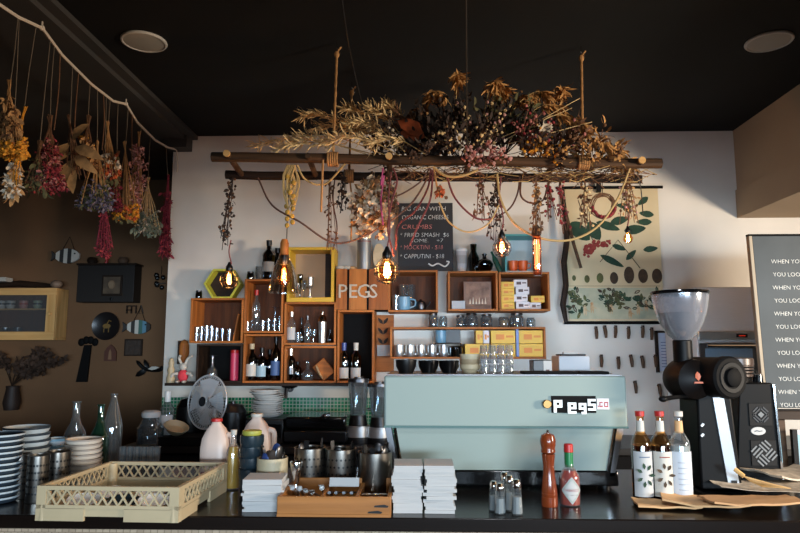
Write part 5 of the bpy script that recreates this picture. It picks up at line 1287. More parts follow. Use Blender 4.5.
# ================================================================ hanging ladder with dried flowers
YL, YL2 = 3.1, 3.38
def on_ceil(px, py):
    v = P(px, py, 1)-Vector((0, 0, CZ)); return Vector((0, 0, CZ))+v*((ZC-.002-CZ)/v.z)
a0, a1 = P(212, 157, YL), P(661, 164, YL); b0, b1 = P(226, 175, YL2), P(641, 179, YL2)
ld = thing('hanging_ladder', 'old wooden ladder hung level under the ceiling as a plant rack', 'ladder', (a0+a1)/2); l0 = ld.location
def bar(a, b, r, sq=1):
    a, b = Vector(a)-l0, Vector(b)-l0; pts = [a.lerp(b, i/12)+Vector((0, rnd.uniform(-.003, .003), rnd.uniform(-.003, .003))) for i in range(13)]
    return MB().tube(pts, r, 10)
bar(a0, a1, .025).obj('rail', m_ladder, ld); bar(b0, b1, .024).obj('rail', m_dw, ld)
for k, t in enumerate((.04, .22, .40, .58, .77, .95)):
    p, q = a0.lerp(a1, t), b0.lerp(b1, t); d = (q-p).normalized()
    MB().tube([p-d*.045-l0, q+d*.03-l0], .0155, 8).obj('rung', m_ladder, ld)
    if k in (0, 2, 5): MB().cyl(.017, 0, .012, 12, p-d*.05-l0, RX(PI/2)).obj('rung_end', m_pine, ld)
# ropes and hooks
def rope(hx, hy, bx, by, Yb, label, r=.006):
    c = on_ceil(hx, hy); e = P(bx, by, Yb); o = thing('hanging_rope', label, 'rope', c)
    MB().tube(bez([(0, 0, 0), (0, 0, -.03), (.016, 0, -.045), (.012, 0, -.065), (-.006, 0, -.06)], 16), .004, 6).obj('hook', m_chrome, o)
    s = Vector((0, 0, -.058)); pts = [s.lerp(e-c, i/24) for i in range(25)]
    u = MB().tube(pts, r, 6)
    for k in range(2): u.tube([x+Vector((math.cos(i*1.3+k*3.1)*r*.5, math.sin(i*1.3+k*3.1)*r*.5, 0)) for i, x in enumerate(pts)], r*.75, 5)
    u.obj('strand', m_rope, o)
    MB().ball(s+Vector((0, 0, -.01)), (.014, .012, .02), 8, 6).tube([s+Vector((.0, 0, .0)), s+Vector((.022, 0, .03))], .005, 5).obj('knot', m_rope, o)
    d = e-c; mb = MB()
    for k in range(5): mb.tube([d+Vector((.011*(k-2), math.cos(t)*.033, math.sin(t)*.033-.012)) for t in [2*PI*j/12 for j in range(12)]], .0055, 6, closed=True)
    mb.obj('lashing', m_rope, o)
rope(337, 42, 333, 157, YL, 'long jute rope lashed to the ladder near its pale grass end')
rope(352, 82, 349, 174, YL2, 'shorter jute rope reaching the rear rail of the ladder')
rope(581, 46, 583, 160, YL, 'jute rope hung from a silver hook beside the drooping oat plumes')
def line(name, pts, r, m, label, cat='cord', group=None, n=40):
    o0 = Vector(pts[0]); return tag(MB().tube([p-o0 for p in bez(pts, n)], r, 6).obj(name, m, loc=o0), label, cat, group)
c = P(466, -30, 2.3); line('ceiling_wire', [Vector((c.x, 2.3, ZC)), P(466.5, 60, 2.7), P(467, 172, YL+.05)], .003, m_wire, 'thin black wire dropping straight to the middle of the ladder', 'wire')
c = P(336, -20, 2.4); line('ceiling_wire', [Vector((c.x, 2.4, ZC)), P(349, 45, 2.75), P(366, 120, YL2-.05)], .0025, m_steeld, 'thin grey slanting wire behind the jute rope', 'wire')
# ---------------------------------------------------------------- hanging cords
cords = (
 ([(258, 178, 3.3), (272, 205, 3.25), (300, 222, 3.2), (335, 243, 3.2), (372, 232, 3.2), (410, 205, 3.22), (431, 172, 3.25)], .005, m_cordb, 'brown cord swagged low between the ladder end and the middle'),
 ([(297, 165, YL-.03), (306, 180, YL), (325, 184, YL+.02), (345, 164, YL-.03)], .005, m_cordy, 'straw coloured cord looped between the rope lashings'),
 ([(323, 160, YL-.04), (322, 185, YL-.03), (321, 212, YL-.03)], .006, m_rope, 'loose tail of jute rope hanging below the lashing'),
 ([(336, 170, YL2), (333, 200, YL2), (337, 228, YL2), (333, 250, YL2)], .004, m_cordb, 'thin brown cord hanging beside the sparse dried sprig'),
 ([(350, 180, YL2), (352, 205, YL2), (351, 240, YL2)], .005, m_rope, 'short straight jute cord near the grey thermos'),
 ([(431, 170, YL), (427, 190, YL+.02), (414, 212, YL+.04), (398, 226, YL+.06), (396, 250, YL+.06)], .005, m_cordp, 'pink cord sweeping from the middle of the ladder over the menu edge'),
 ([(433, 170, YL), (430, 200, YL), (418, 226, YL), (410, 245, YL)], .005, m_cordp, 'dusty pink cord crossing the chalk menu'),
 ([(434, 170, YL), (437, 186, YL), (440, 197, YL)], .005, m_rope, 'short jute cord holding the dried orange pod'),
 ([(430, 168, YL), (419, 183, YL), (396, 196, YL), (385, 190, YL)], .0045, m_cordb, 'brown cord swagged over the top of the chalk menu'),
 ([(446, 174, YL), (455, 198, YL), (474, 217, YL), (490, 219, YL), (497, 214, YL+.04)], .005, m_cordp, 'rose red cord dropping in a curve beside the chalk menu'),
 ([(439, 202, YL), (449, 222, YL), (468, 232, YL), (488, 224, YL), (499, 205, YL)], .004, m_cordy, 'thin straw cord drooping in front of the menu corner'),
 ([(433, 167, YL-.035), (446, 176, YL-.04), (462, 176, YL-.04), (478, 170, YL-.035)], .006, m_cordy, 'pale rope draped along the front rail of the ladder'),
 ([(497, 174, YL), (501, 200, YL), (515, 224, YL), (540, 238, YL), (570, 240, YL), (597, 227, YL), (617, 200, YL), (630, 168, YL)], .0055, m_cordy, 'long straw cord swagged across the botanical chart'),
 ([(521, 178, YL2), (521, 196, YL2), (531, 203, YL2), (543, 200, YL2), (548, 184, YL2)], .005, m_cordb, 'brown cord hanging in a small loop by the tube lamp'),
 ([(520, 176, YL2-.05), (517, 195, YL2-.05), (508, 210, YL2-.05), (490, 219, YL2-.05), (480, 219, YL2-.05)], .0045, m_cordb, 'brown cord curving behind the cage lamp at the teal box'),
 ([(383, 168, YL), (381, 185, YL+.01), (384, 176, YL+.02), (381, 200, YL+.03), (383, 225, YL+.04)], .004, mat('magenta_cord', (170, 60, 110), .6), 'magenta cord knotted beside the pale hydrangeas'),
 ([(393, 168, YL), (397, 182, YL), (391, 205, YL), (388, 230, YL), (394, 256, YL)], .005, m_cordp, 'dusty pink cord running down beside the bright cage lamp'),
 ([(637, 172, YL), (641, 190, YL2), (643, 214, YL2)], .003, m_wire, 'thin dark cord at the end of the ladder over the chart'),
)
for pts, r, m, lab in cords:
    line('draped_cable', [P(*q) for q in pts], r, m, lab, 'cord', None)
# yellow hank
h0 = P(291, 165, YL-.04)
hk = thing('cord_hank', 'knotted hank of yellow cord looped over the ladder', 'cord', h0)
mb = MB()
for k in range(7):
    w = .018+.006*(k % 3); x = (k-3)*.006; L = .13+.04*(k % 4)
    mb.tube(bez([(x, 0, .0), (x-w, -.008, -L*.5), (x, 0, -L), (x+w, .008, -L*.5), (x, 0, 0)], 20), .004, 5)
mb.obj('loops', m_cordy, hk)
mb = MB()
for k in range(16): mb.ball((rnd.uniform(-.02, .02), rnd.uniform(-.015, .01), -.06-.016*k), (.012, .011, .013), 7, 5)
mb.obj('knots', mat('mustard', (176, 134, 52), .85, var=.3, scale=60), hk)
# ---------------------------------------------------------------- lamps
em_f = emis('filament', (255, 190, 120), 22); em_g = emis('bright_filament', (255, 214, 150), 70)
def lamp(px, py, Y, top_px, top_py, Rb, kind, label, power, bright=False, g=None):
    p = P(px, py, Y); o = thing('pendant_lamp', label, 'lamp', p)
    t = P(top_px, top_py, Y)-p
    MB().tube(bez([(0, 0, Rb*2.3), (t.x*.3+.008, 0, t.z*.4), (t.x*.8-.008, 0, t.z*.7), t], 24), .0035, 6).obj('cord', m_cordp if kind != 'bell' else m_wire, o)
    sm = m_black if kind in ('cage', 'bulb') else m_rope
    MB().lathe([(0, Rb*1.1), (Rb*.42, Rb*1.1), (Rb*.5, Rb*1.3), (Rb*.5, Rb*1.75), (Rb*.3, Rb*2.05), (Rb*.15, Rb*2.45), (0, Rb*2.45)], 16).obj('socket', sm, o)
    MB().lathe([(Rb*.36, Rb*1.12), (Rb*.45, Rb*.85), (Rb*.85, Rb*.35), (Rb, -.15*Rb), (Rb*.8, -Rb*.75), (Rb*.4, -Rb*1.02), (0, -Rb*1.08)], 18).obj('bulb', g or g_amber, o)
    mb = MB(); fr = Rb*.3
    for k in range(6):
        a = 2*PI*k/6; mb.tube([(math.cos(a)*fr*.7, math.sin(a)*fr*.7, Rb*.65), (math.cos(a)*fr*1.1, math.sin(a)*fr*1.1, -Rb*.55)], Rb*.045, 5)
    mb.obj('filament', em_g if bright else em_f, o)
    if kind == 'cage':
        mb = MB(); zs = ((Rb*.55, Rb*1.2), (Rb*1.25, Rb*.3), (Rb*1.3, -Rb*.4), (Rb*.9, -Rb*1.15), (Rb*.3, -Rb*1.4))
        for k in range(8):
            a = 2*PI*k/8; mb.tube([(r*math.cos(a), r*math.sin(a), z) for r, z in zs], Rb*.045, 5)
        for r, z in zs[1:]: mb.tube([(r*math.cos(2*PI*j/20), r*math.sin(2*PI*j/20), z) for j in range(20)], Rb*.045, 5, closed=True)
        mb.obj('wire_guard', m_black, o)
    l = bpy.data.lights.new('lamp_light', 'POINT'); l.energy = power; l.color = (1, .56, .24); l.shadow_soft_size = Rb*.35
    lo = bpy.data.objects.new('lamp_light', l); COL.objects.link(lo); lo.parent = o; lo.location = (0, 0, 0)
    return o, p
lamp(229, 279, YL2, 231, 240, .037, 'cage', 'caged amber bulb hanging in front of the lime hexagon', 5)
lamp(387, 270, YL-.05, 391, 172, .046, 'cage', 'brightest caged bulb hanging in front of the sign crate', 14, True)
lamp(502, 247, YL, 501, 176, .034, 'cage', 'caged pale bulb hanging beside the orange cups', 4, False, g_pink)
lamp(628, 238, YL2, 627, 178, .026, 'bulb', 'small bare bulb hanging in front of the botanical chart', 3, True)
# bell lamp
p = P(284, 268, YL-.02); bl = thing('pendant_lamp', 'clear glass bell lamp with a wooden neck hanging above the spirit crates', 'lamp', p)
zt = P(286, 240, YL).z-p.z; z2 = P(286, 256, YL).z-p.z; zb_ = P(284, 293, YL).z-p.z
MB().tube(bez([(0.01, 0, zt), (.012, .0, zt+.15), (P(291, 168, YL).x-p.x, 0, P(291, 168, YL).z-p.z)], 16), .003, 6).obj('cord', m_wire, bl)
MB().lathe([(0, z2), (.02, z2), (.021, zt-.02), (.014, zt), (0, zt)], 18).obj('neck', m_wx, bl)
MB().lathe([(.019, z2+.001), (.026, z2-.025), (.021, z2-.045), (0, z2-.045)], 18).obj('socket', m_steeld, bl)
MB().lathe([(.022, z2+.006), (.03, z2-.02), (.05, 0), (.068, zb_*.8), (.071, zb_), (.068, zb_), (.066, zb_*.8), (.047, 0), (.027, z2-.02)], 28).obj('bell_shade', glass('bell_glass', (244, 240, 236), .45, .05, .1), bl)
MB().lathe([(.012, z2-.046), (.03, -.02), (.034, -.05), (.02, -.085), (0, -.09)], 16).obj('bulb', g_amber, bl)
mb = MB()
for k in range(5):
    a = 2*PI*k/5; mb.tube([(math.cos(a)*.008, math.sin(a)*.008, -.005), (math.cos(a)*.014, math.sin(a)*.014, -.06)], .0012, 5)
mb.obj('filament', emis('dim_filament', (255, 170, 100), 9), bl)
l = bpy.data.lights.new('lamp_light', 'POINT'); l.energy = 3; l.color = (1, .56, .24); l.shadow_soft_size = .012
lo = bpy.data.objects.new('lamp_light', l); COL.objects.link(lo); lo.parent = bl; lo.location = (0, 0, -.035)
# tube lamp
p = P(537, 256, YL-.02); tl_ = thing('pendant_lamp', 'long copper tinted tube lamp hanging in front of the tea crate', 'lamp', p)
hz = P(537, 236, YL).z-p.z; lz = P(537, 276, YL).z-p.z
MB().tube(bez([(0, 0, hz+.04), (-.004, 0, hz+.16), (P(536, 178, YL).x-p.x, 0, P(536, 178, YL).z-p.z)], 12), .003, 6).obj('cord', m_cordb, tl_)
MB().lathe([(0, hz), (.022, hz), (.02, hz+.035), (.008, hz+.05), (0, hz+.05)], 16).obj('socket', m_dw, tl_)
MB().lathe([(.017, hz), (.0215, hz-.012), (.0215, lz+.01), (.018, lz), (0, lz)], 20).obj('tube_bulb', g_pink, tl_)
MB().tube([(0, 0, hz-.02), (0, 0, lz+.03)], .004, 6).tube([(-.009, 0, hz-.02), (-.009, 0, lz+.03)], .0018, 6).tube([(.009, 0, hz-.02), (.009, 0, lz+.03)], .0018, 6).obj('filament', emis('copper_filament', (255, 150, 100), 7), tl_)
# ---------------------------------------------------------------- dried plants
def dmat(n, c, v=.3): return mat(n, c, .85, var=v, scale=40)
d_straw = dmat('dry_straw', (196, 162, 104)); d_pale = dmat('dry_pale_grass', (222, 190, 136)); d_brown = dmat('dry_brown', (104, 70, 44)); d_dark = dmat('dry_dark', (50, 36, 28))
d_oat = dmat('dry_oat', (186, 136, 78)); d_rust = dmat('dry_rust', (176, 82, 40)); d_pink = dmat('dry_pink', (170, 104, 96)); d_red = dmat('dry_red', (128, 36, 42)); d_mag = dmat('dry_magenta', (112, 28, 44))
d_mus = dmat('dry_mustard', (206, 138, 36)); d_lav = dmat('dry_lavender', (104, 94, 108)); d_white = dmat('dry_white', (206, 192, 170)); d_sage = dmat('dry_sage', (128, 134, 110)); d_tan = dmat('dry_tan', (170, 126, 78)); d_pinkp = dmat('dry_pale_pink', (190, 140, 132)); d_hyd = dmat('dry_hydrangea', (214, 194, 166))
d_str = dmat('dull_string', (104, 92, 76), .15); d_olive = dmat('dry_olive', (86, 82, 50))
def rv(s=1): return Vector((rnd.uniform(-1, 1), rnd.uniform(-1, 1), rnd.uniform(-1, 1)))*s
def plume(a, b, droop, label, m=None, n=46, ll=.05, lw=.012, name='oat_plume', group='plumes on the hanging ladder', start=.4, sag=.06):
    a, b = Vector(a), Vector(b); o = thing(name, label, 'dried grass', a, group=group); d = b-a
    pts = bez([Vector(), d*.45+Vector((0, 0, sag)), d*.8+Vector((0, 0, sag*.8)), d], 24)
    MB().tube(pts, [.0028-.0018*i/(len(pts)-1) for i in range(len(pts))], 5).obj('stem', m_dw if m is d_dark else d_straw, o)
    mb = MB(); k0 = int(len(pts)*start)
    for i in range(n):
        t = i/n; q = pts[min(len(pts)-1, k0+int((len(pts)-k0)*t))]; dr = (d.normalized()*.5+Vector((0, 0, -droop))+rv(.45))
        mb.leaf(q+rv(.006), dr, ll*rnd.uniform(.6, 1.2), lw)
    mb.obj('seed_head', m or d_oat, o); return o
# pale feathery grasses at the thermos end
for i, (a, b, Y) in enumerate((((395, 150), (303, 116), 3.2), ((390, 152), (318, 128), 3.3), ((400, 148), (345, 110), 3.25), ((385, 155), (292, 141), 3.15), ((410, 150), (368, 110), 3.2), ((380, 156), (255, 146), 3.25), ((400, 156), (330, 142), 3.05), ((372, 156), (278, 150), 3.1), ((415, 140), (385, 108), 3.3), ((405, 152), (350, 124), 3.12), ((418, 153), (360, 134), 3.3), ((425, 154), (372, 146), 3.05))):
    plume(P(*a, Y), P(*b, Y), .1, 'pale feathery grass plume on the ladder, ' + ('arching highest towards the beam', 'just below the highest arching one', 'rising beside the long jute rope', 'lying low over the rail towards the beam', 'rising next to the slanting grey wire', 'longest, reaching furthest along the rail', 'low one crossing the jute rope', 'flattest one resting on the rail', 'short one next to the orange leaf', 'leaning through the middle of the pale grasses', 'low one behind the orange leaf', 'small one at the front of the pale grasses')[i], d_pale, 110, .06, .006, 'grass_plume', 'pale grass plumes on the ladder', .3, .05)
# big drooping oats
for i, (a, b, Y) in enumerate((((478, 150), (497, 84), 3.15), ((490, 150), (548, 96), 3.2), ((510, 140), (566, 116), 3.15), ((520, 140), (586, 132), 3.1), ((486, 150), (505, 92), 3.25), ((455, 145), (458, 76), 3.15), ((560, 150), (562, 92), 3.2), ((470, 150), (430, 96), 3.2), ((560, 160), (615, 158), 3.1), ((575, 160), (630, 166), 3.15), ((500, 150), (528, 100), 3.25))):
    plume(P(*a, Y), P(*b, Y), .9, 'drooping tan oat plume on the ladder, ' + ('tallest of them', 'arching widest above the middle', 'hanging towards the silver hook rope', 'lowest, touching the silver hook rope', 'tucked behind the tallest', 'upright near the black wire', 'thin upright one beside the silver hook rope', 'short one towards the pale grass', 'lying along the rail', 'reaching the end of the ladder', 'behind the widest arch')[i], d_oat, 85, .07, .010, 'oat_plume', 'drooping oat plumes on the ladder', .45, .1)
# orange leaf
b0_ = P(412, 132, 3.15)
o = thing('orange_leaf', 'single big curled orange leaf on the ladder', 'dried leaf', b0_)
mb = MB(); pa, pb2_ = P(425, 137, 3.12)-b0_, P(400, 122, 3.12)-b0_
mb.leaf(pa, pb2_-pa, (pb2_-pa).length*1.1, .085, (0, -1, .2), curl=.12); mb.leaf(pa+Vector((0, .01, 0)), (pb2_-pa)+Vector((0, 0, -.05)), (pb2_-pa).length*.9, .06, (0, -1, -.3), curl=.1); mb.obj('blade', d_rust, o)
MB().tube([pa, P(434, 143, 3.12)-b0_], .003, 5).obj('stalk', d_tan, o)
def spray(c, n, L, m_st, heads, label, up=(0, 0, 1), spread=.8, nh=6, hr=.009, leaf=None, name='dried_spray', cat='dried flowers', group='dried sprays on the ladder', flat=.6, st=.0022):
    """stems fanning from one point, with small seed heads along the outer half"""
    o = thing(name, label, cat, c, group=group); s = MB(); hs = [MB() for _ in heads]; lf = MB(); up = Vector(up)
    for i in range(n):
        d = (up+Vector((rnd.uniform(-1, 1)*spread, rnd.uniform(-1, 1)*spread*flat, rnd.uniform(-.6, .5)*spread))).normalized(); l = L*rnd.uniform(.55, 1.1)
        e = d*l; pts = bez([Vector(), e*.5+rv(.02), e], 6); s.tube(pts, st, 4)
        for k in range(nh):
            q = pts[min(6, 3+k*4//max(1, nh))]+rv(.022); j = rnd.randrange(len(heads)); r = hr*rnd.uniform(.6, 1.3)
            hs[j].ball(q, (r, r, r*rnd.uniform(.8, 1.3)), 6, 4)
            if leaf: lf.leaf(q, d+rv(.9), rnd.uniform(.03, .06), .016)
    s.obj('stems', m_st, o)
    for h, m in zip(hs, heads): h.obj('seed_heads', m, o)
    if leaf: lf.obj('leaves', leaf, o)
    return o
spr = (
 ((445, 158, 3.2), 26, .30, d_dark, (d_dark, d_brown), 'dark bristly spray on the ladder by the black wire', (-.15, 0, 1), .6, d_dark),
 ((425, 152, 3.25), 20, .24, d_dark, (d_tan, d_brown), 'brown spray on the ladder between the orange leaf and the black wire', (-.3, 0, 1), .7, d_brown),
 ((480, 155, 3.15), 24, .26, d_brown, (d_pale, d_pinkp), 'pale speckled spray under the tallest oat plume', (.1, 0, 1), .7, d_dark),
 ((505, 155, 3.2), 28, .28, d_dark, (d_dark, d_brown), 'dark leafy spray in the middle of the ladder', (.3, 0, .9), .8, d_olive),
 ((485, 165, 3.05), 16, .12, d_brown, (d_pink, d_pinkp), 'dusty pink flower clump on the front rail of the ladder', (0, -.2, .4), 1, None),
 ((520, 150, 3.1), 18, .2, d_brown, (d_red, d_pink), 'reddish spray under the widest oat arch', (.5, 0, .6), .6, None),
 ((556, 156, 3.15), 24, .2, d_brown, (d_pink, d_brown), 'mixed pinkish brown spray beside the silver hook rope', (.2, 0, .7), .9, d_brown),
 ((540, 160, 3.1), 20, .15, d_brown, (d_mus, d_tan), 'spray with small golden heads on the ladder', (.2, -.1, .5), .9, d_dark),
 ((460, 160, 3.1), 24, .2, d_dark, (d_pale, d_dark), 'dark spray with pale dots on the front of the ladder', (-.1, -.1, .7), .9, d_dark),
 ((395, 158, 3.2), 22, .17, d_dark, (d_dark, d_white), 'dark low spray with white dots near the orange leaf', (-.1, 0, .6), 1, d_dark),
 ((425, 160, 3.15), 26, .17, d_dark, (d_dark, d_brown), 'low dark clump on the ladder below the orange leaf', (.1, 0, .5), 1, d_dark),
 ((597, 165, 3.15), 26, .18, d_brown, (d_oat, d_brown), 'bushy tan grass clump near the end of the ladder', (.2, 0, .5), 1, d_oat),
)
for c, n, L, ms, hd, lab, up, sp, lf in spr: spray(P(*c), n, L, ms, hd, lab, up, sp, 8, .0075, lf)
o = thing('white_flower', 'single white dried flower among the reddish spray', 'dried flower', P(545, 128, 3.05)); mb = MB()
for k in range(11): a = 2*PI*k/11; mb.leaf((0, 0, 0), (math.cos(a), -.3, math.sin(a)*.6), .04, .018, (0, -1, 0))
mb.obj('petals', d_white, o); MB().tube([(0, 0, 0), P(520, 150, 3.1)-o.location], .002, 4).obj('stem', d_brown, o)
for i, (a, b) in enumerate((((505, 140), (580, 98)), ((508, 144), (592, 122)), ((500, 138), (572, 108)))):
    line('long_stalk', [P(*a, 3.12), (P(*a, 3.12)+P(*b, 3.05))/2, P(*b, 3.05)], .002, d_pale, ('long bare stalk pointing up past the silver hook rope', 'long bare stalk pointing level past the silver hook rope', 'bare stalk between the two longest ones')[i], 'dried stalk', 'bare stalks on the ladder', 6)
# straw lying across the rungs
o0 = P(540, 170, 3.24); mb = MB()
for i in range(330):
    x = rnd.uniform(385, 640) if i % 4 else rnd.uniform(540, 640); q = P(x, rnd.uniform(163, 180), rnd.uniform(3.1, 3.38))-o0; d = Vector((rnd.uniform(-1, 1), rnd.uniform(-.4, .4), rnd.uniform(-.35, .25)))*rnd.uniform(.05, .13)
    mb.tube([q-d, q+rv(.02), q+d], .002, 4, m=rnd.choice((0, 1, 1, 2)))
tag(mb.obj('straw', [d_straw, d_brown, d_dark], loc=o0), 'loose straw and dry stems laid across the ladder rungs', 'straw', None, 'stuff')
# sprigs hanging below
def sprig(tp, bp, n, wid, m_st, heads, label, leaf=None, hr=.010, ll=.03, name='hanging_sprig', nb=6, fluff=1.25, group='sprigs hanging from the ladder', lw=.012, top_bare=.12):
    a, b = Vector(tp), Vector(bp); o = thing(name, label, 'dried flowers', a, group=group); d = b-a; s = MB(); hs = [MB() for _ in heads]; lf = MB()
    for i in range(nb):
        off = Vector((rnd.uniform(-1, 1)*wid, rnd.uniform(-1, 1)*wid*.7, 0)); e = d*rnd.uniform(.8, 1.0)+off
        pts = bez([rv(.004), d*.4+off*.4+rv(.01), e], 12); s.tube(pts, .0022, 4)
        for k in range(int(n*1.3)//nb):
            t = top_bare+(1-top_bare)*rnd.random(); q = pts[min(12, int(t*12))]+rv(wid*.35*fluff); j = rnd.randrange(len(heads)); r = hr*rnd.uniform(.4, 1.0)
            if leaf is None or rnd.random() < .5: hs[j].ball(q, (r, r, r*1.1), 6, 4)
            else: lf.leaf(q, Vector((0, 0, -.6))+rv(.8), ll*rnd.uniform(.6, 1.2), lw)
    s.obj('stems', m_st, o)
    for h, m in zip(hs, heads):
        if h.v: h.obj('seed_heads', m, o)
    if lf.v: lf.obj('leaves', leaf, o)
    return o
sg = (
 ((233, 178, 3.36), (229, 250, 3.36), 90, .05, d_dark, (d_brown, d_dark), 'dark hanging sprig above the caged lamp at the lime hexagon', d_dark, .010),
 ((330, 178, 3.3), (331, 255, 3.3), 40, .035, d_brown, (d_brown,), 'sparse thin brown sprig hanging above the yellow frame', d_brown, .007),
 ((344, 170, 3.3), (341, 215, 3.3), 40, .03, d_dark, (d_dark, d_brown), 'dark knotted twig bundle under the rear rail by the lashing', d_dark, .01),
 ((388, 170, 3.2), (392, 215, 3.2), 50, .04, d_brown, (d_pink, d_brown), 'dusty brown sprig beside the pale hydrangeas', d_brown, .008),
 ((440, 185, 3.1), (441, 200, 3.1), 22, .025, d_brown, (d_rust, d_brown), 'dried orange brown pod cluster hanging over the menu', d_rust, .013),
 ((480, 175, 3.15), (484, 222, 3.15), 60, .045, d_brown, (d_pinkp, d_brown), 'loose pinkish sprig hanging under the pink flower clump', d_brown, .007),
 ((497, 178, 3.2), (494, 245, 3.2), 80, .045, d_dark, (d_brown, d_dark), 'dark curly sprig hanging beside the pale caged lamp', d_dark, .008),
 ((536, 180, 3.05), (537, 236, 3.05), 70, .03, d_brown, (d_tan, d_brown), 'brown sprig bound above the copper tube lamp', d_brown, .009),
 ((560, 180, 3.2), (566, 235, 3.2), 40, .03, d_brown, (d_pink, d_red), 'sprig of reddish berries on the branch beside the chart', None, .009),
 ((585, 182, 3.15), (586, 232, 3.15), 70, .035, d_brown, (d_brown, d_pale), 'brown pointed sprig hanging over the top of the chart', d_brown, .008),
 ((627, 175, 3.3), (628, 226, 3.3), 90, .05, d_brown, (d_pinkp, d_brown), 'bushy sprig above the bare bulb in front of the chart', d_tan, .008),
 ((548, 182, 3.2), (553, 222, 3.2), 30, .03, d_brown, (d_dark, d_red), 'thin berry sprig between the tube lamp and the branch', None, .008),
)
for a, b, n, w, ms, hd, lab, lf, hr in sg: sprig(P(*a), P(*b), n, w, ms, hd, lab, lf, hr)
# hydrangea head
def blob(c, r, n, heads, label, name, leafy=True, group=None, cat='dried flowers', pet=.035):
    o = thing(name, label, cat, c, group=group); hs = [MB() for _ in heads]
    for i in range(n):
        v = rv(); v = v.normalized()*rnd.uniform(.55, 1); q = Vector((v.x*r[0], v.y*r[1], v.z*r[2])); m = hs[rnd.randrange(len(heads))]
        for k in range(4):
            m.leaf(q, v+rv(.9), pet*rnd.uniform(.7, 1.2), pet*.7)
    for h, m in zip(hs, heads): h.obj('petals', m, o)
    return o
hy = blob(P(371, 208, 3.25), (.12, .1, .16), 260, (d_hyd, d_hyd, d_hyd, d_tan, d_brown), 'big pale brown dried hydrangea bunch hanging above the thermos', 'hydrangea_bunch')
MB().tube([(0, 0, .1), P(372, 172, 3.3)-hy.location], .008, 6).obj('stems', d_brown, hy)
# small wreath
c = P(603, 206, 3.2); o = thing('small_wreath', 'small twig wreath with red berries hanging before the chart', 'wreath', c)
mb = MB()
for k in range(5): mb.tube([(math.cos(t)*(.045+.005*k)+rnd.uniform(-.003, .003), rnd.uniform(-.006, .006), math.sin(t)*(.05+.004*k)) for t in [2*PI*j/18 for j in range(18)]], .003, 4, closed=True)
mb.obj('twigs', d_brown, o); mb = MB()
for k in range(22): t = rnd.uniform(3.3, 6.1); mb.ball((math.cos(t)*.055, rnd.uniform(-.02, .0), math.sin(t)*.058), .009, 7, 5)
mb.obj('berries', d_red, o); MB().tube([(0, 0, .05), P(602, 178, 3.2)-c], .002, 4).obj('string', m_dw, o)
# ================================================================ garland of hung bunches along the beam
GA = ((-14, -2, 2.4), (0, 5, 2.45), (18, 17, 2.56), (42, 28, 2.7), (62, 55, 2.95), (91, 84, 3.25), (113, 101, 3.5), (126, 104, 3.62), (137, 122, 3.85), (155, 140, 4.2), (168, 147.5, 4.42), (176.5, 149.5, 4.56))
gp_pts = [P(*q) for q in GA]
gs_ = [gp_pts[0]]
g0_ = gp_pts[0]; mb = MB().tube([p-g0_ for p in gp_pts], .0075, 6)
hs = MB()
for q in (gp_pts[3], gp_pts[7]): hs.tube([q-g0_, q-g0_+Vector((0, 0, .03))], .004, 5).ball(q-g0_, .013, 8, 5)
go = thing('garland_rope', 'pale rope strung along the beam to carry hung flower bunches', 'rope', g0_); mb.obj('strand', m_string, go); hs.obj('knots', m_string, go)
MB().tube([gp_pts[-1]-g0_, P(177.5, 158, 4.58)-g0_, P(177, 172, 4.58)-g0_], .005, 6).obj('tail', m_string, go)
def grope(px):
    for (a, pa), (b, pb_) in zip(zip(GA, gp_pts), zip(GA[1:], gp_pts[1:])):
        if a[0] <= px <= b[0]: return pa.lerp(pb_, (px-a[0])/(b[0]-a[0]))
    return gp_pts[-1]
def bunch(gx, tie, bot, wid, heads, label, mode='balls', n=150, leaf=None, stem=None, hr=.012, start=.35, name='flower_bunch', ll=.05, lw=.02, string=True):
    """bunch hung head down: gx = where on the rope, tie/bot = photo points of the tie and of the tip"""
    r_ = grope(gx); Y = r_.y; a = P(*tie, Y); b = P(*bot, Y); o = thing(name, label, 'dried flowers', r_, group='flower bunches hung along the beam')
    A = a-r_; D = b-a
    if string: MB().tube([Vector((0, 0, 0)), A*.5+rv(.004), A], .002, 5).obj('string', d_str, o)
    s = MB(); hs = [MB() for _ in heads]; lf = MB(); ns = 16; W = wid*Y/FPX
    L = D.length
    for i in range(ns):
        t = 2*PI*i/ns; rr = math.sqrt(rnd.random()); off = Vector((math.cos(t)*W*rr, math.sin(t)*W*rr*.8, 0)); e = A+D*rnd.uniform(.8, 1)+off
        s.tube([A+rv(.006)-D.normalized()*.05+Vector((off.x*.12, 0, 0)), A+rv(.004), A+D*.45+off*.55, e], .0022, 4)
    for i in range(n):
        t = start+(1-start)*math.sqrt(rnd.random()) if mode != 'spike' else start+(1-start)*rnd.random()
        prof = {'balls': min(1, .25+t), 'cone': .2+.8*t, 'spike': math.sin(PI*min(1, max(.08, t)))**.5, 'tail': .5+.5*math.sin(t*9)*.4, 'ball': 1}[mode]
        an = rnd.uniform(0, 2*PI); rr = math.sqrt(rnd.random())*W*prof; q = A+D*t+Vector((math.cos(an)*rr, math.sin(an)*rr*.8, 0))
        k = rnd.randrange(len(heads)); r = hr*rnd.uniform(.5, 1.1)
        if mode == 'ball' and n < 100:
            hs[k].ball(q, (r*.7, r*.7, r*.7), 6, 4)
            for z_ in range(5): hs[k].leaf(q, rv(), r*1.5, r*.9)
        else:
            for z_ in range(3): hs[k].leaf(q, D.normalized()*.4+rv(), r*2.2, r*1.0)
        if leaf and rnd.random() < .5: lf.leaf(q, D.normalized()+rv(.8), ll*rnd.uniform(.6, 1.2), lw)
    s.obj('stems', stem or d_brown, o)
    for h, m in zip(hs, heads): h.obj('flower_heads', m, o)
    if lf.v: lf.obj('leaves', leaf, o)
    return o
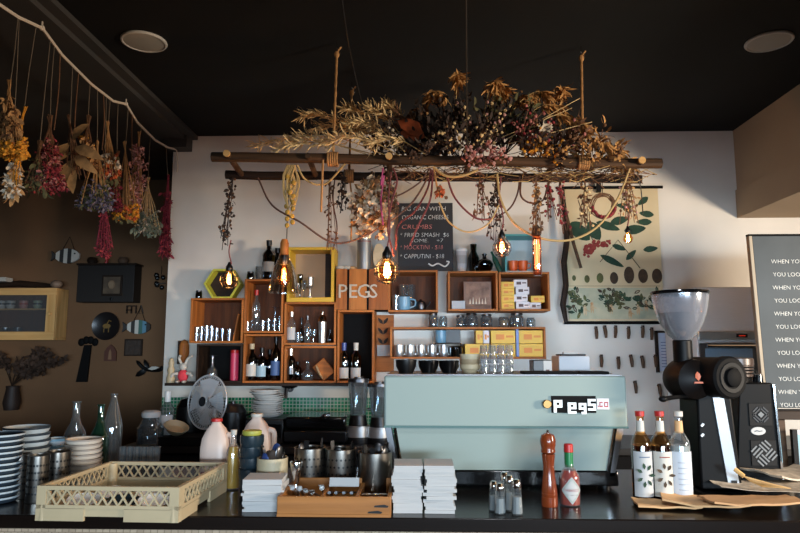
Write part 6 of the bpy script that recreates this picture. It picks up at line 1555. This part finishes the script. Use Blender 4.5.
bunch(18, (9, 92), (9, 140), 15, (d_brown, d_tan), 'big tan and brown bunch hung at the near end of the rope', 'cone', 170, d_tan, d_tan, .010, .05)
bunch(19, (14, 125), (8, 156), 17, (d_mus, d_mus), 'golden yellow flower bunch below the big tan one', 'ball', 90, None, d_tan, .016, .45)
bunch(36, (23, 118), (11, 195), 7, (d_white, d_white, d_tan), 'cream white seed pods hung on yellow stalks', 'tail', 90, d_tan, d_mus, .016, .45)
bunch(50, (39, 152), (34, 190), 13, (d_olive, d_brown), 'dull olive brown bunch half behind the red one', 'cone', 110, d_olive, d_brown, .010, .1)
bunch(54, (50, 126), (46, 190), 21, (d_red, d_pink, d_red), 'largest red and pink bunch hung from the beam', 'cone', 420, None, d_brown, .0115, .1)
o = bunch(72, (70, 125), (76, 180), 10, (d_brown,), 'bunch of big tan leathery leaves beside the red bunch', 'cone', 8, None, d_brown, .012, .3)
mb = MB(); A = P(70, 125, grope(72).y)-o.location; D = P(76, 180, grope(72).y)-o.location-A
for i, (t, dx, dz, l, w) in enumerate(((.3, -.3, -.6, .16, .06), (.4, .9, -.4, .2, .06), (.55, .8, -.6, .18, .055), (.6, -.2, -1, .16, .06), (.3, .6, .5, .13, .05), (.75, .1, -1, .15, .055), (.5, -.8, -.5, .12, .05))):
    mb.leaf(A+D*t, (dx, -.15, dz), l, w, (0, -1, .2), curl=.15)
mb.obj('broad_leaves', d_tan, o)
bunch(90, (88, 125), (84, 165), 13, (d_brown, d_brown, d_mus), 'brown grassy bunch with a few golden heads', 'cone', 130, d_tan, d_brown, .011, .1)
bunch(97, (97, 150), (95, 208), 19, (d_lav, d_lav, d_olive), 'grey lavender hydrangea bunch hung along the beam', 'cone', 260, None, d_tan, .014, .55)
bunch(110, (108, 130), (110, 178), 10, (d_rust, d_red, d_white), 'bunch of small orange red roses hung along the beam', 'ball', 34, d_olive, d_tan, .02, .4)
bunch(118, (117, 160), (112, 210), 10, (d_mag, d_mag), 'dark magenta bunch beside the orange red roses', 'cone', 150, None, d_brown, .011, .1)
bunch(106, (104, 200), (104, 257), 10, (d_mag, d_red), 'long trailing dark red amaranth hanging lowest on the brown wall', 'tail', 150, None, d_mag, .011, .05)
bunch(128, (125, 150), (127, 220), 13, (d_mus, d_mus, d_rust), 'small golden orange bunch below the pale pink spike', 'ball', 60, d_olive, d_tan, .017, .72)
bunch(141, (139, 140), (136, 208), 9, (d_pinkp, d_pinkp, d_pink), 'tall pale pink spike shaped bunch', 'spike', 230, None, d_tan, .013, .08)
bunch(150, (148, 185), (147, 232), 14, (d_white, d_sage), 'rounded pale sage and white bunch hung lowest near the wall', 'ball', 200, d_sage, d_pale, .010, .45)
bunch(166, (168, 182), (165, 256), 7, (d_mag, d_red), 'long dark red trailing bunch against the corner of the white wall', 'tail', 210, d_mag, d_mag, .012, .05)
for i, gx in enumerate((60, 78, 103, 132)):
    r_ = grope(gx); e = P(gx+(-6, -4, -1, 0)[i], (130, 150, 150, 165)[i], r_.y)
    line('hanging_twig', [r_, (r_+e)/2+rv(.01), e], .003, d_brown, 'bare thin twig hung along the beam, ' + ('beside the red bunch', 'above the tan leather leaves', 'above the lavender hydrangeas', 'between the gold and pink bunches')[i], 'twig', 'bare twigs hung along the beam', 6)
# ================================================================ brown alcove wall
Yw = YA-.002
def wp_(px, py, off=.0): q = P(px, py, Yw-off); return q
# pine cabinet
Yq = YA-.2
x0, x1, z0, z1 = XZ(-22, 288, 55, 340, Yq)
pc_ = thing('pine_cabinet', 'pale pine wall cabinet with a glazed door', 'cabinet', ((x0+x1)/2, Yq, z0)); w = (x1-x0)/2; h = z1-z0
for a, b, c, d, nm, mm in ((-w, w, 0, .02, 'bottom_panel', m_pine), (-w, w, h-.02, h, 'top_panel', m_pine), (-w, -w+.02, .02, h-.02, 'side_panel', m_pinez), (w-.02, w, .02, h-.02, 'side_panel', m_pinez)):
    MB().box(a, b, .02, .195, c, d).obj(nm, mm, pc_, bevel=.003)
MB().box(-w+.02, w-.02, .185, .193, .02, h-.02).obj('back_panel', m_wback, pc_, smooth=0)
MB().box(-w+.02, w-.02, .03, .18, h*.58, h*.58+.012).obj('shelf', m_pine, pc_)
dr = MB().box(-w, w, 0, .019, 0, .07).box(-w, w, 0, .019, h-.06, h).obj('door', m_pine, pc_, bevel=.003)
MB().box(-w, -w+.06, .0005, .0185, .07, h-.06).obj('door_stile', m_pinez, dr, bevel=.002)
MB().box(w-.08, w, .0005, .0185, .07, h-.06).obj('door_stile', m_pinez, dr, bevel=.002)
MB().box(-w+.06, w-.08, .008, .011, .07, h-.06).obj('door_pane', g_clear, dr, smooth=0)
MB().lathe([(0, 0), (.008, 0), (.006, .012), (.014, .02), (.01, .028), (0, .03)], 14, (w-.04, 0, h*.5), RX(PI/2)).obj('door_knob', m_pine, dr)
for i, (px, lv, lab) in enumerate(((2, 1, 'white patterned cup next to the door stile inside the pine cabinet'), (11, 1, 'white patterned cup standing at the upper shelf of the pine cabinet'), (24, 1, 'pinkish cup in the middle of the upper pine shelf'), (38, 1, 'green patterned cup at the end of the upper pine shelf'), (8, 0, 'dark glass on the cabinet floor beside the door stile'), (20, 0, 'dark bowl on the cabinet floor'))):
    z = z0+(h*.58+.0125 if lv else .0205); x = P(px, 300, Yq+.09).x
    m = (m_offw, m_offw, mat('dusty_pink', (190, 130, 116), .4), mat('sage', (150, 160, 130), .4), g_dark, m_dteal)[i]
    r = .036; hh = .07 if lv else .09
    o = thing('cabinet_cup', lab, 'cup', (x, Yq+.09, z), group='crockery inside the pine cabinet')
    MB().lathe([(0, 0), (r*.7, 0), (r, hh*.4), (r, hh), (r-.004, hh), (r*.8, hh*.3), (0, hh*.15)], 18).obj('bowl', m, o)
    if lv: MB().lathe([(r*1.01, hh*.5), (r*1.015, hh*.6), (r*1.01, hh*.7)], 18).obj('painted_band', m_dteal if i != 2 else m_red, o)
# things on the cabinet
zt = z1+.0005
p = Vector((P(30, 283, Yq+.1).x, Yq+.1, zt))
tag(MB().tube([(-.32, .0, .03), (-.1, .02, .05), (.1, 0, .03), (.2, -.01, .028)], [.02, .028, .026, .012], 8).obj('driftwood', m_dw, loc=p), 'dark length of driftwood lying on the pine cabinet', 'driftwood')
tag(MB().box(-.12, .09, 0, .1, 0, .035).obj('pale_book', m_offw, loc=(P(-2, 283, Yq+.06).x, Yq+.02, zt+.06)), 'pale book lying over the driftwood on the cabinet', 'book')
tag(MB().ball((0, 0, .035), (.05, .045, .035), 14, 8).obj('shell', mat('shell_brown', (120, 100, 84), .6, var=.3, scale=20), loc=(P(56, 283, Yq+.03).x, Yq+.04, zt)), 'round brown shell at the corner of the pine cabinet', 'shell')
# fish ornaments
m_fw = mat('fish_white', (206, 200, 188), .6); m_fb = mat('fish_blue', (96, 140, 160), .5); m_fd = mat('fish_dark', (50, 48, 46), .6); m_fg = mat('fish_green', (70, 110, 100), .6)
def fish(px, py, L, H, label, cols):
    c = P(px, py, Yw-.03); o = thing('wooden_fish', label, 'ornament', c, group='striped wooden fish on the brown wall'); n = len(cols)
    def half(t): return H/2*max(.12, math.sin(PI*min(1, max(0, .06+.9*t)))**.6)
    for k, m in enumerate(cols):
        pts = [( -L/2+L*(k+j/4)/n, half((k+j/4)/n)) for j in range(5)]
        MB().prism(pts + [(x, -z) for x, z in reversed(pts)], -.01, .01).obj('stripe', m, o, smooth=0)
    MB().prism([(-L/2-.0, .01), (-L/2-.045, .045), (-L/2-.035, 0), (-L/2-.045, -.045), (-L/2, -.01)], -.008, .008).obj('tail', cols[1], o, smooth=0)
    MB().cyl(.007, -.002, .002, 10, (L/2-.04, -.011, .02), RX(PI/2)).obj('eye', m_black, o)
    MB().tube([(-L*.25, 0, H*.42), (0, .01, H*.42+.12), (L*.25, 0, H*.42)], .003, 4).obj('hanging_string', m_dw, o)
fish(68, 256, .21, .13, 'pale striped wooden fish hanging above the pine cabinet end', (m_fw, m_fd, m_fw, m_fd, m_fw, m_fw))
fish(139, 327, .2, .12, 'blue and white striped wooden fish beside the round dark plate', (m_fw, m_fd, m_fw, m_fg, m_fb, m_fd))
# dark box cabinet with picture
x0, x1, z0, z1 = XZ(77, 265, 134, 302, YA-.15)
dc_ = thing('dark_box', 'dark wooden wall box with a small framed portrait on its front', 'box', ((x0+x1)/2, YA-.15, z0)); w = (x1-x0)/2; h = z1-z0
MB().box(-w, w, 0, .145, 0, h).obj('body', mat('black_brown', (30, 24, 20), .6), dc_, bevel=.004)
MB().box(-w-.012, w+.012, -.01, .147, h+.0005, h+.016).obj('top_panel', m_dw, dc_, bevel=.002)
MB().box(-.025, .15, -.014, -.001, h*.16, h*.72).obj('picture_frame', m_dw, dc_, bevel=.003)
MB().box(-.01, .135, -.017, -.0145, h*.22, h*.67).obj('print', mat('sepia', (104, 86, 66), .7, rgb2=(70, 56, 44), scale=14), dc_, smooth=0)
MB().lathe([(0, 0), (.03, 0), (.024, .01)], 16, (.06, -.0178, h*.46), RX(PI/2) @ Matrix.Diagonal((1, 1.3, 1))).obj('portrait_oval', mat('sepia_light', (140, 116, 90), .7), dc_)
MB().lathe([(0, 0), (.012, .003), (.012, .012), (0, .016)], 14, (.06, -.0, h*.08), RX(PI/2)).obj('knob', m_black, dc_)
zt = z1+.017
for i, (px, m, lab) in enumerate(((91, m_dw, 'little dark pot at one end of the dark wall box'), (122, mat('clay_brown', (92, 70, 54), .6), 'little brown pot near the other end of the dark wall box'))):
    o = tag(MB().lathe([(0, 0), (.03, 0), (.045, .03), (.035, .055), (.028, .06), (0, .05)], 16).obj('pot', m, loc=(P(px, 262, YA-.1).x, YA-.08, zt)), lab, 'pot', 'pots on the dark wall box')
o = thing('red_figure', 'small red horn shaped ornament on the dark wall box', 'ornament', (P(105, 262, YA-.1).x, YA-.08, zt)); MB().lathe([(0, 0), (.02, 0), (.02, .004), (0, .01)], 12).obj('base', m_dw, o)
MB().tube([(0, 0, .008), (.01, 0, .05), (-.01, 0, .1)], [.014, .01, .004], 8).obj('horn', m_red, o)
# round plate
c = P(106, 326, Yw-.03); o = thing('round_plate', 'round dark plate with a golden stag motif on the brown wall', 'plate', c)
MB().lathe([(0, .0), (.08, 0), (.12, .02), (.122, .026), (.08, .008), (0, .008)], 36, (0, .02, 0), RX(PI/2)).obj('dish', mat('plate_dark', (28, 24, 24), .3), o)
m_gold = mat('dull_gold', (120, 92, 44), .5)
mb = MB().lathe([(0, .001), (.03, 0)], 14, (0, .010, .0), RX(PI/2) @ Matrix.Diagonal((1.2, .7, 1)))
mb.tube([(-.02, .009, -.01), (-.022, .009, -.055)], .004, 4).tube([(.02, .009, -.01), (.02, .009, -.055)], .004, 4).tube([(.0, .009, .01), (.02, .009, .05), (.04, .009, .04)], .005, 4); mb.obj('motif', m_gold, o)
# small hung things
def hung(name, px, py, label, cat): return thing(name, label, cat, P(px, py, Yw-.02))
o = hung('letter_plaque', 132, 310, 'small dark cut out plaque above the blue striped fish', 'plaque')
mb = MB()
for dx in (-.05, -.01, .03): mb.box(dx, dx+.01, -.005, .005, -.03, .03)
mb.box(-.05, -.0, -.005, .005, -.005, .005).box(-.05, .04, -.005, .005, .03, .04); mb.obj('cut_out', m_dw, o, smooth=0)
MB().tube([(.075, 0, .04), (.06, 0, -.03), (.1, 0, -.03), (.08, 0, .04)], .004, 4).obj('triangle', m_black, o)
x0, x1, z0, z1 = XZ(124, 339, 142, 356, Yw-.02)
o = thing('relief_tile', 'small square brown relief panel under the blue striped fish', 'panel', ((x0+x1)/2, Yw-.018, z0)); w = (x1-x0)/2; h = z1-z0
MB().box(-w, w, 0, .016, 0, h).obj('frame', m_dw, o, bevel=.002); MB().box(-w+.012, w-.012, -.003, 0, .012, h-.012).obj('relief', mat('relief', (64, 46, 34), .6, rgb2=(44, 34, 26), scale=30, bump=.5), o, smooth=0)
x0, x1, z0, z1 = XZ(104, 346, 116, 361, Yw-.02)
o = thing('small_icon', 'small arched icon picture on the brown wall below the round plate', 'picture', ((x0+x1)/2, Yw-.018, z0)); w = (x1-x0)/2; h = z1-z0
MB().prism([(-w, 0), (w, 0), (w, h*.6), (w*.6, h*.9), (0, h*1.1), (-w*.6, h*.9), (-w, h*.6)], 0, .016).obj('board', mat('icon_red', (84, 46, 32), .6), o, smooth=0)
MB().prism([(-w*.3, h*.1), (w*.3, h*.1), (w*.2, h*.6), (0, h*.8), (-w*.2, h*.6)], -.003, 0).obj('painted_figure', mat('icon_skin', (130, 96, 68), .6), o, smooth=0)
o = hung('wooden_paddle', 85, 360, 'long dark wooden paddle with a carved head on the brown wall', 'paddle'); 
a = P(82, 382, Yw-.02)-o.location; b = P(88, 345, Yw-.02)-o.location
MB().prism([(a.x-.05, a.z), (a.x+.045, a.z), (b.x+.03, b.z), (b.x-.03, b.z)], -.012, .012).obj('blade', m_blackm, o, bevel=.002)
mb = MB(); 
for dx in (-.06, -.02, .02, .06): mb.ball((b.x+dx, 0, b.z+.02+.03*(1-abs(dx)/.07)), (.03, .014, .035), 10, 6)
mb.obj('carved_head', m_blackm, o)
o = hung('bird_ornament', 151, 369, 'dark flying bird ornament with a white wing edge', 'ornament')
MB().tube(bez([(-.13, 0, .07), (-.05, 0, .0), (.07, 0, -.01), (.1, 0, .02)], 14), [.006]+[.016]*13+[.008], 8).obj('body', m_black, o)
MB().leaf((-.02, 0, 0), (-.9, 0, -.5), .13, .05, (0, -1, 0)).leaf((-.01, 0, 0), (-.6, 0, .9), .1, .04, (0, -1, 0)).obj('wing', m_black, o); MB().leaf((-.02, -.018, 0), (1, 0, .15), .1, .03, (0, -1, 0)).obj('white_wing', m_fw, o)
for i, (px, py, lab) in enumerate(((161, 282, 'cluster of little dark bells hung near the corner of the white wall'), )):
    o = hung('hanging_charm', px, py, lab, 'ornament'); MB().tube([(0, 0, .06), (0, 0, .14)], .003, 4).obj('string', m_dw, o)
    mb = MB()
    for k in range(7): mb.ball((rnd.uniform(-.05, .05), rnd.uniform(-.01, .01), rnd.uniform(-.06, .07)), .022, 8, 5)
    mb.obj('charms', m_black, o); MB().tube([(-.05, -.01, -.02), (.05, -.01, -.01)], .004, 4).obj('pale_band', m_fd, o)
# dried foliage in a dark hanging vase
o = thing('dark_vase', 'dark wall vase holding dried brown foliage', 'vase', P(12, 398, Yw-.1))
a = P(12, 410, Yw-.1)-o.location; b = P(12, 386, Yw-.1)-o.location
MB().lathe([(0, a.z), (.055, a.z), (.07, a.z+.06), (.05, b.z-.02), (.055, b.z), (.045, b.z), (0, b.z-.02)], 18).obj('body', mat('vase_brown', (44, 32, 26), .6), o)
br_ = P(12, 386, Yw-.1)
o2 = thing('dried_foliage', 'spray of dark dried leaves spreading from the wall vase', 'dried foliage', br_)
mb = MB(); lf = MB()
for px, py in ((-6, 352), (2, 358), (20, 362), (35, 360), (48, 352), (58, 362), (45, 372), (28, 372), (52, 355), (40, 350), (64, 360)):
    e = P(px, py, Yw-.12)-br_; m_ = e*.5+Vector((0, 0, .05)); pts = bez([(0, 0, 0), m_, e], 12); mb.tube(pts, .004, 4)
    for q in pts[5:]:
        for k in range(5): lf.leaf(q, (rnd.uniform(-1, 1), rnd.uniform(-.4, .4), rnd.uniform(-1, 1)), rnd.uniform(.035, .07), .03)
mb.obj('stems', m_dw, o2); lf.obj('leaves', mat('dead_leaf', (58, 40, 28), .8, var=.3), o2)
# ================================================================ light
def area(name, loc, target, sx, sy, power, col):
    l = bpy.data.lights.new(name, 'AREA'); l.shape = 'RECTANGLE'; l.size = sx; l.size_y = sy; l.energy = power; l.color = col
    o = bpy.data.objects.new(name, l); COL.objects.link(o); o.location = loc
    o.rotation_euler = (Vector(target)-Vector(loc)).to_track_quat('-Z', 'Y').to_euler(); return o
# shop front glazing behind the camera: one bright pane to the side, the rest cool sky light
area('side_window_sun', (3.55, 1.0, 1.8), (-.4, 4.6, 2.1), .5, .38, 165, (1.0, .85, .68))
area('street_daylight', (2.2, -5, 1.55), (.3, 4.6, 1.55), 2.4, .6, 330, (.76, .89, 1.0))
area('street_sky', (.6, -5, 1.4), (.4, 4.6, 1.4), 5.5, .8, 340, (.6, .8, 1.0))
l = bpy.data.lights.new('added_counter_fill', 'SPOT'); l.energy = 80; l.color = (.86, .93, 1.0); l.spot_size = 1.5; l.spot_blend = .8; l.shadow_soft_size = .12  # added fill with no fitting of its own, brightens paper tops on the bar
o = bpy.data.objects.new('added_counter_fill', l); COL.objects.link(o); o.location = (.4, .9, ZC-.05)
o.rotation_euler = (Vector((.2, 2.3, 1.1))-Vector(o.location)).to_track_quat('-Z', 'Y').to_euler()
area('added_wall_fill', (.45, 3.06, 1.42), (.75, 4.6, 1.45), 1.0, .05, 12, (.55, .75, 1.0))  # added cool fill behind the machine, turns the lower back wall bluish
w = bpy.data.worlds.new('world'); SC.world = w; w.use_nodes = True
w.node_tree.nodes['Background'].inputs[0].default_value = (.5, .6, .75, 1); w.node_tree.nodes['Background'].inputs[1].default_value = .02
vs = SC.view_settings; vs.view_transform = 'Standard'; vs.look = 'None'; vs.exposure = .0; vs.gamma = 1; vs.use_curve_mapping = False
# ================================================================ tidy the object tree
for e in [o for o in SC.objects if o.type == 'EMPTY' and o.parent is None]:
    ch = list(e.children)
    ms = [c for c in ch if c.type == 'MESH']
    if len(ch) == 1 and len(ms) == 1 and not ms[0].children:          # a thing of one piece is that one mesh
        c = ms[0]; mtx = e.matrix_basis @ c.matrix_basis; c.parent = None; c.matrix_basis = mtx
        for k in ('label', 'category', 'group'):
            if k in e: c[k] = e[k]
        nm = e.name.split('.')[0]; bpy.data.objects.remove(e); c.name = nm
for o in SC.objects:
    if o.parent is not None and o.name.split('.')[0] in ('seed_heads', 'flower_heads', 'leaves', 'petals', 'seed_head', 'bristles', 'printed_bushes', 'berries'):
        o['kind'] = 'stuff'
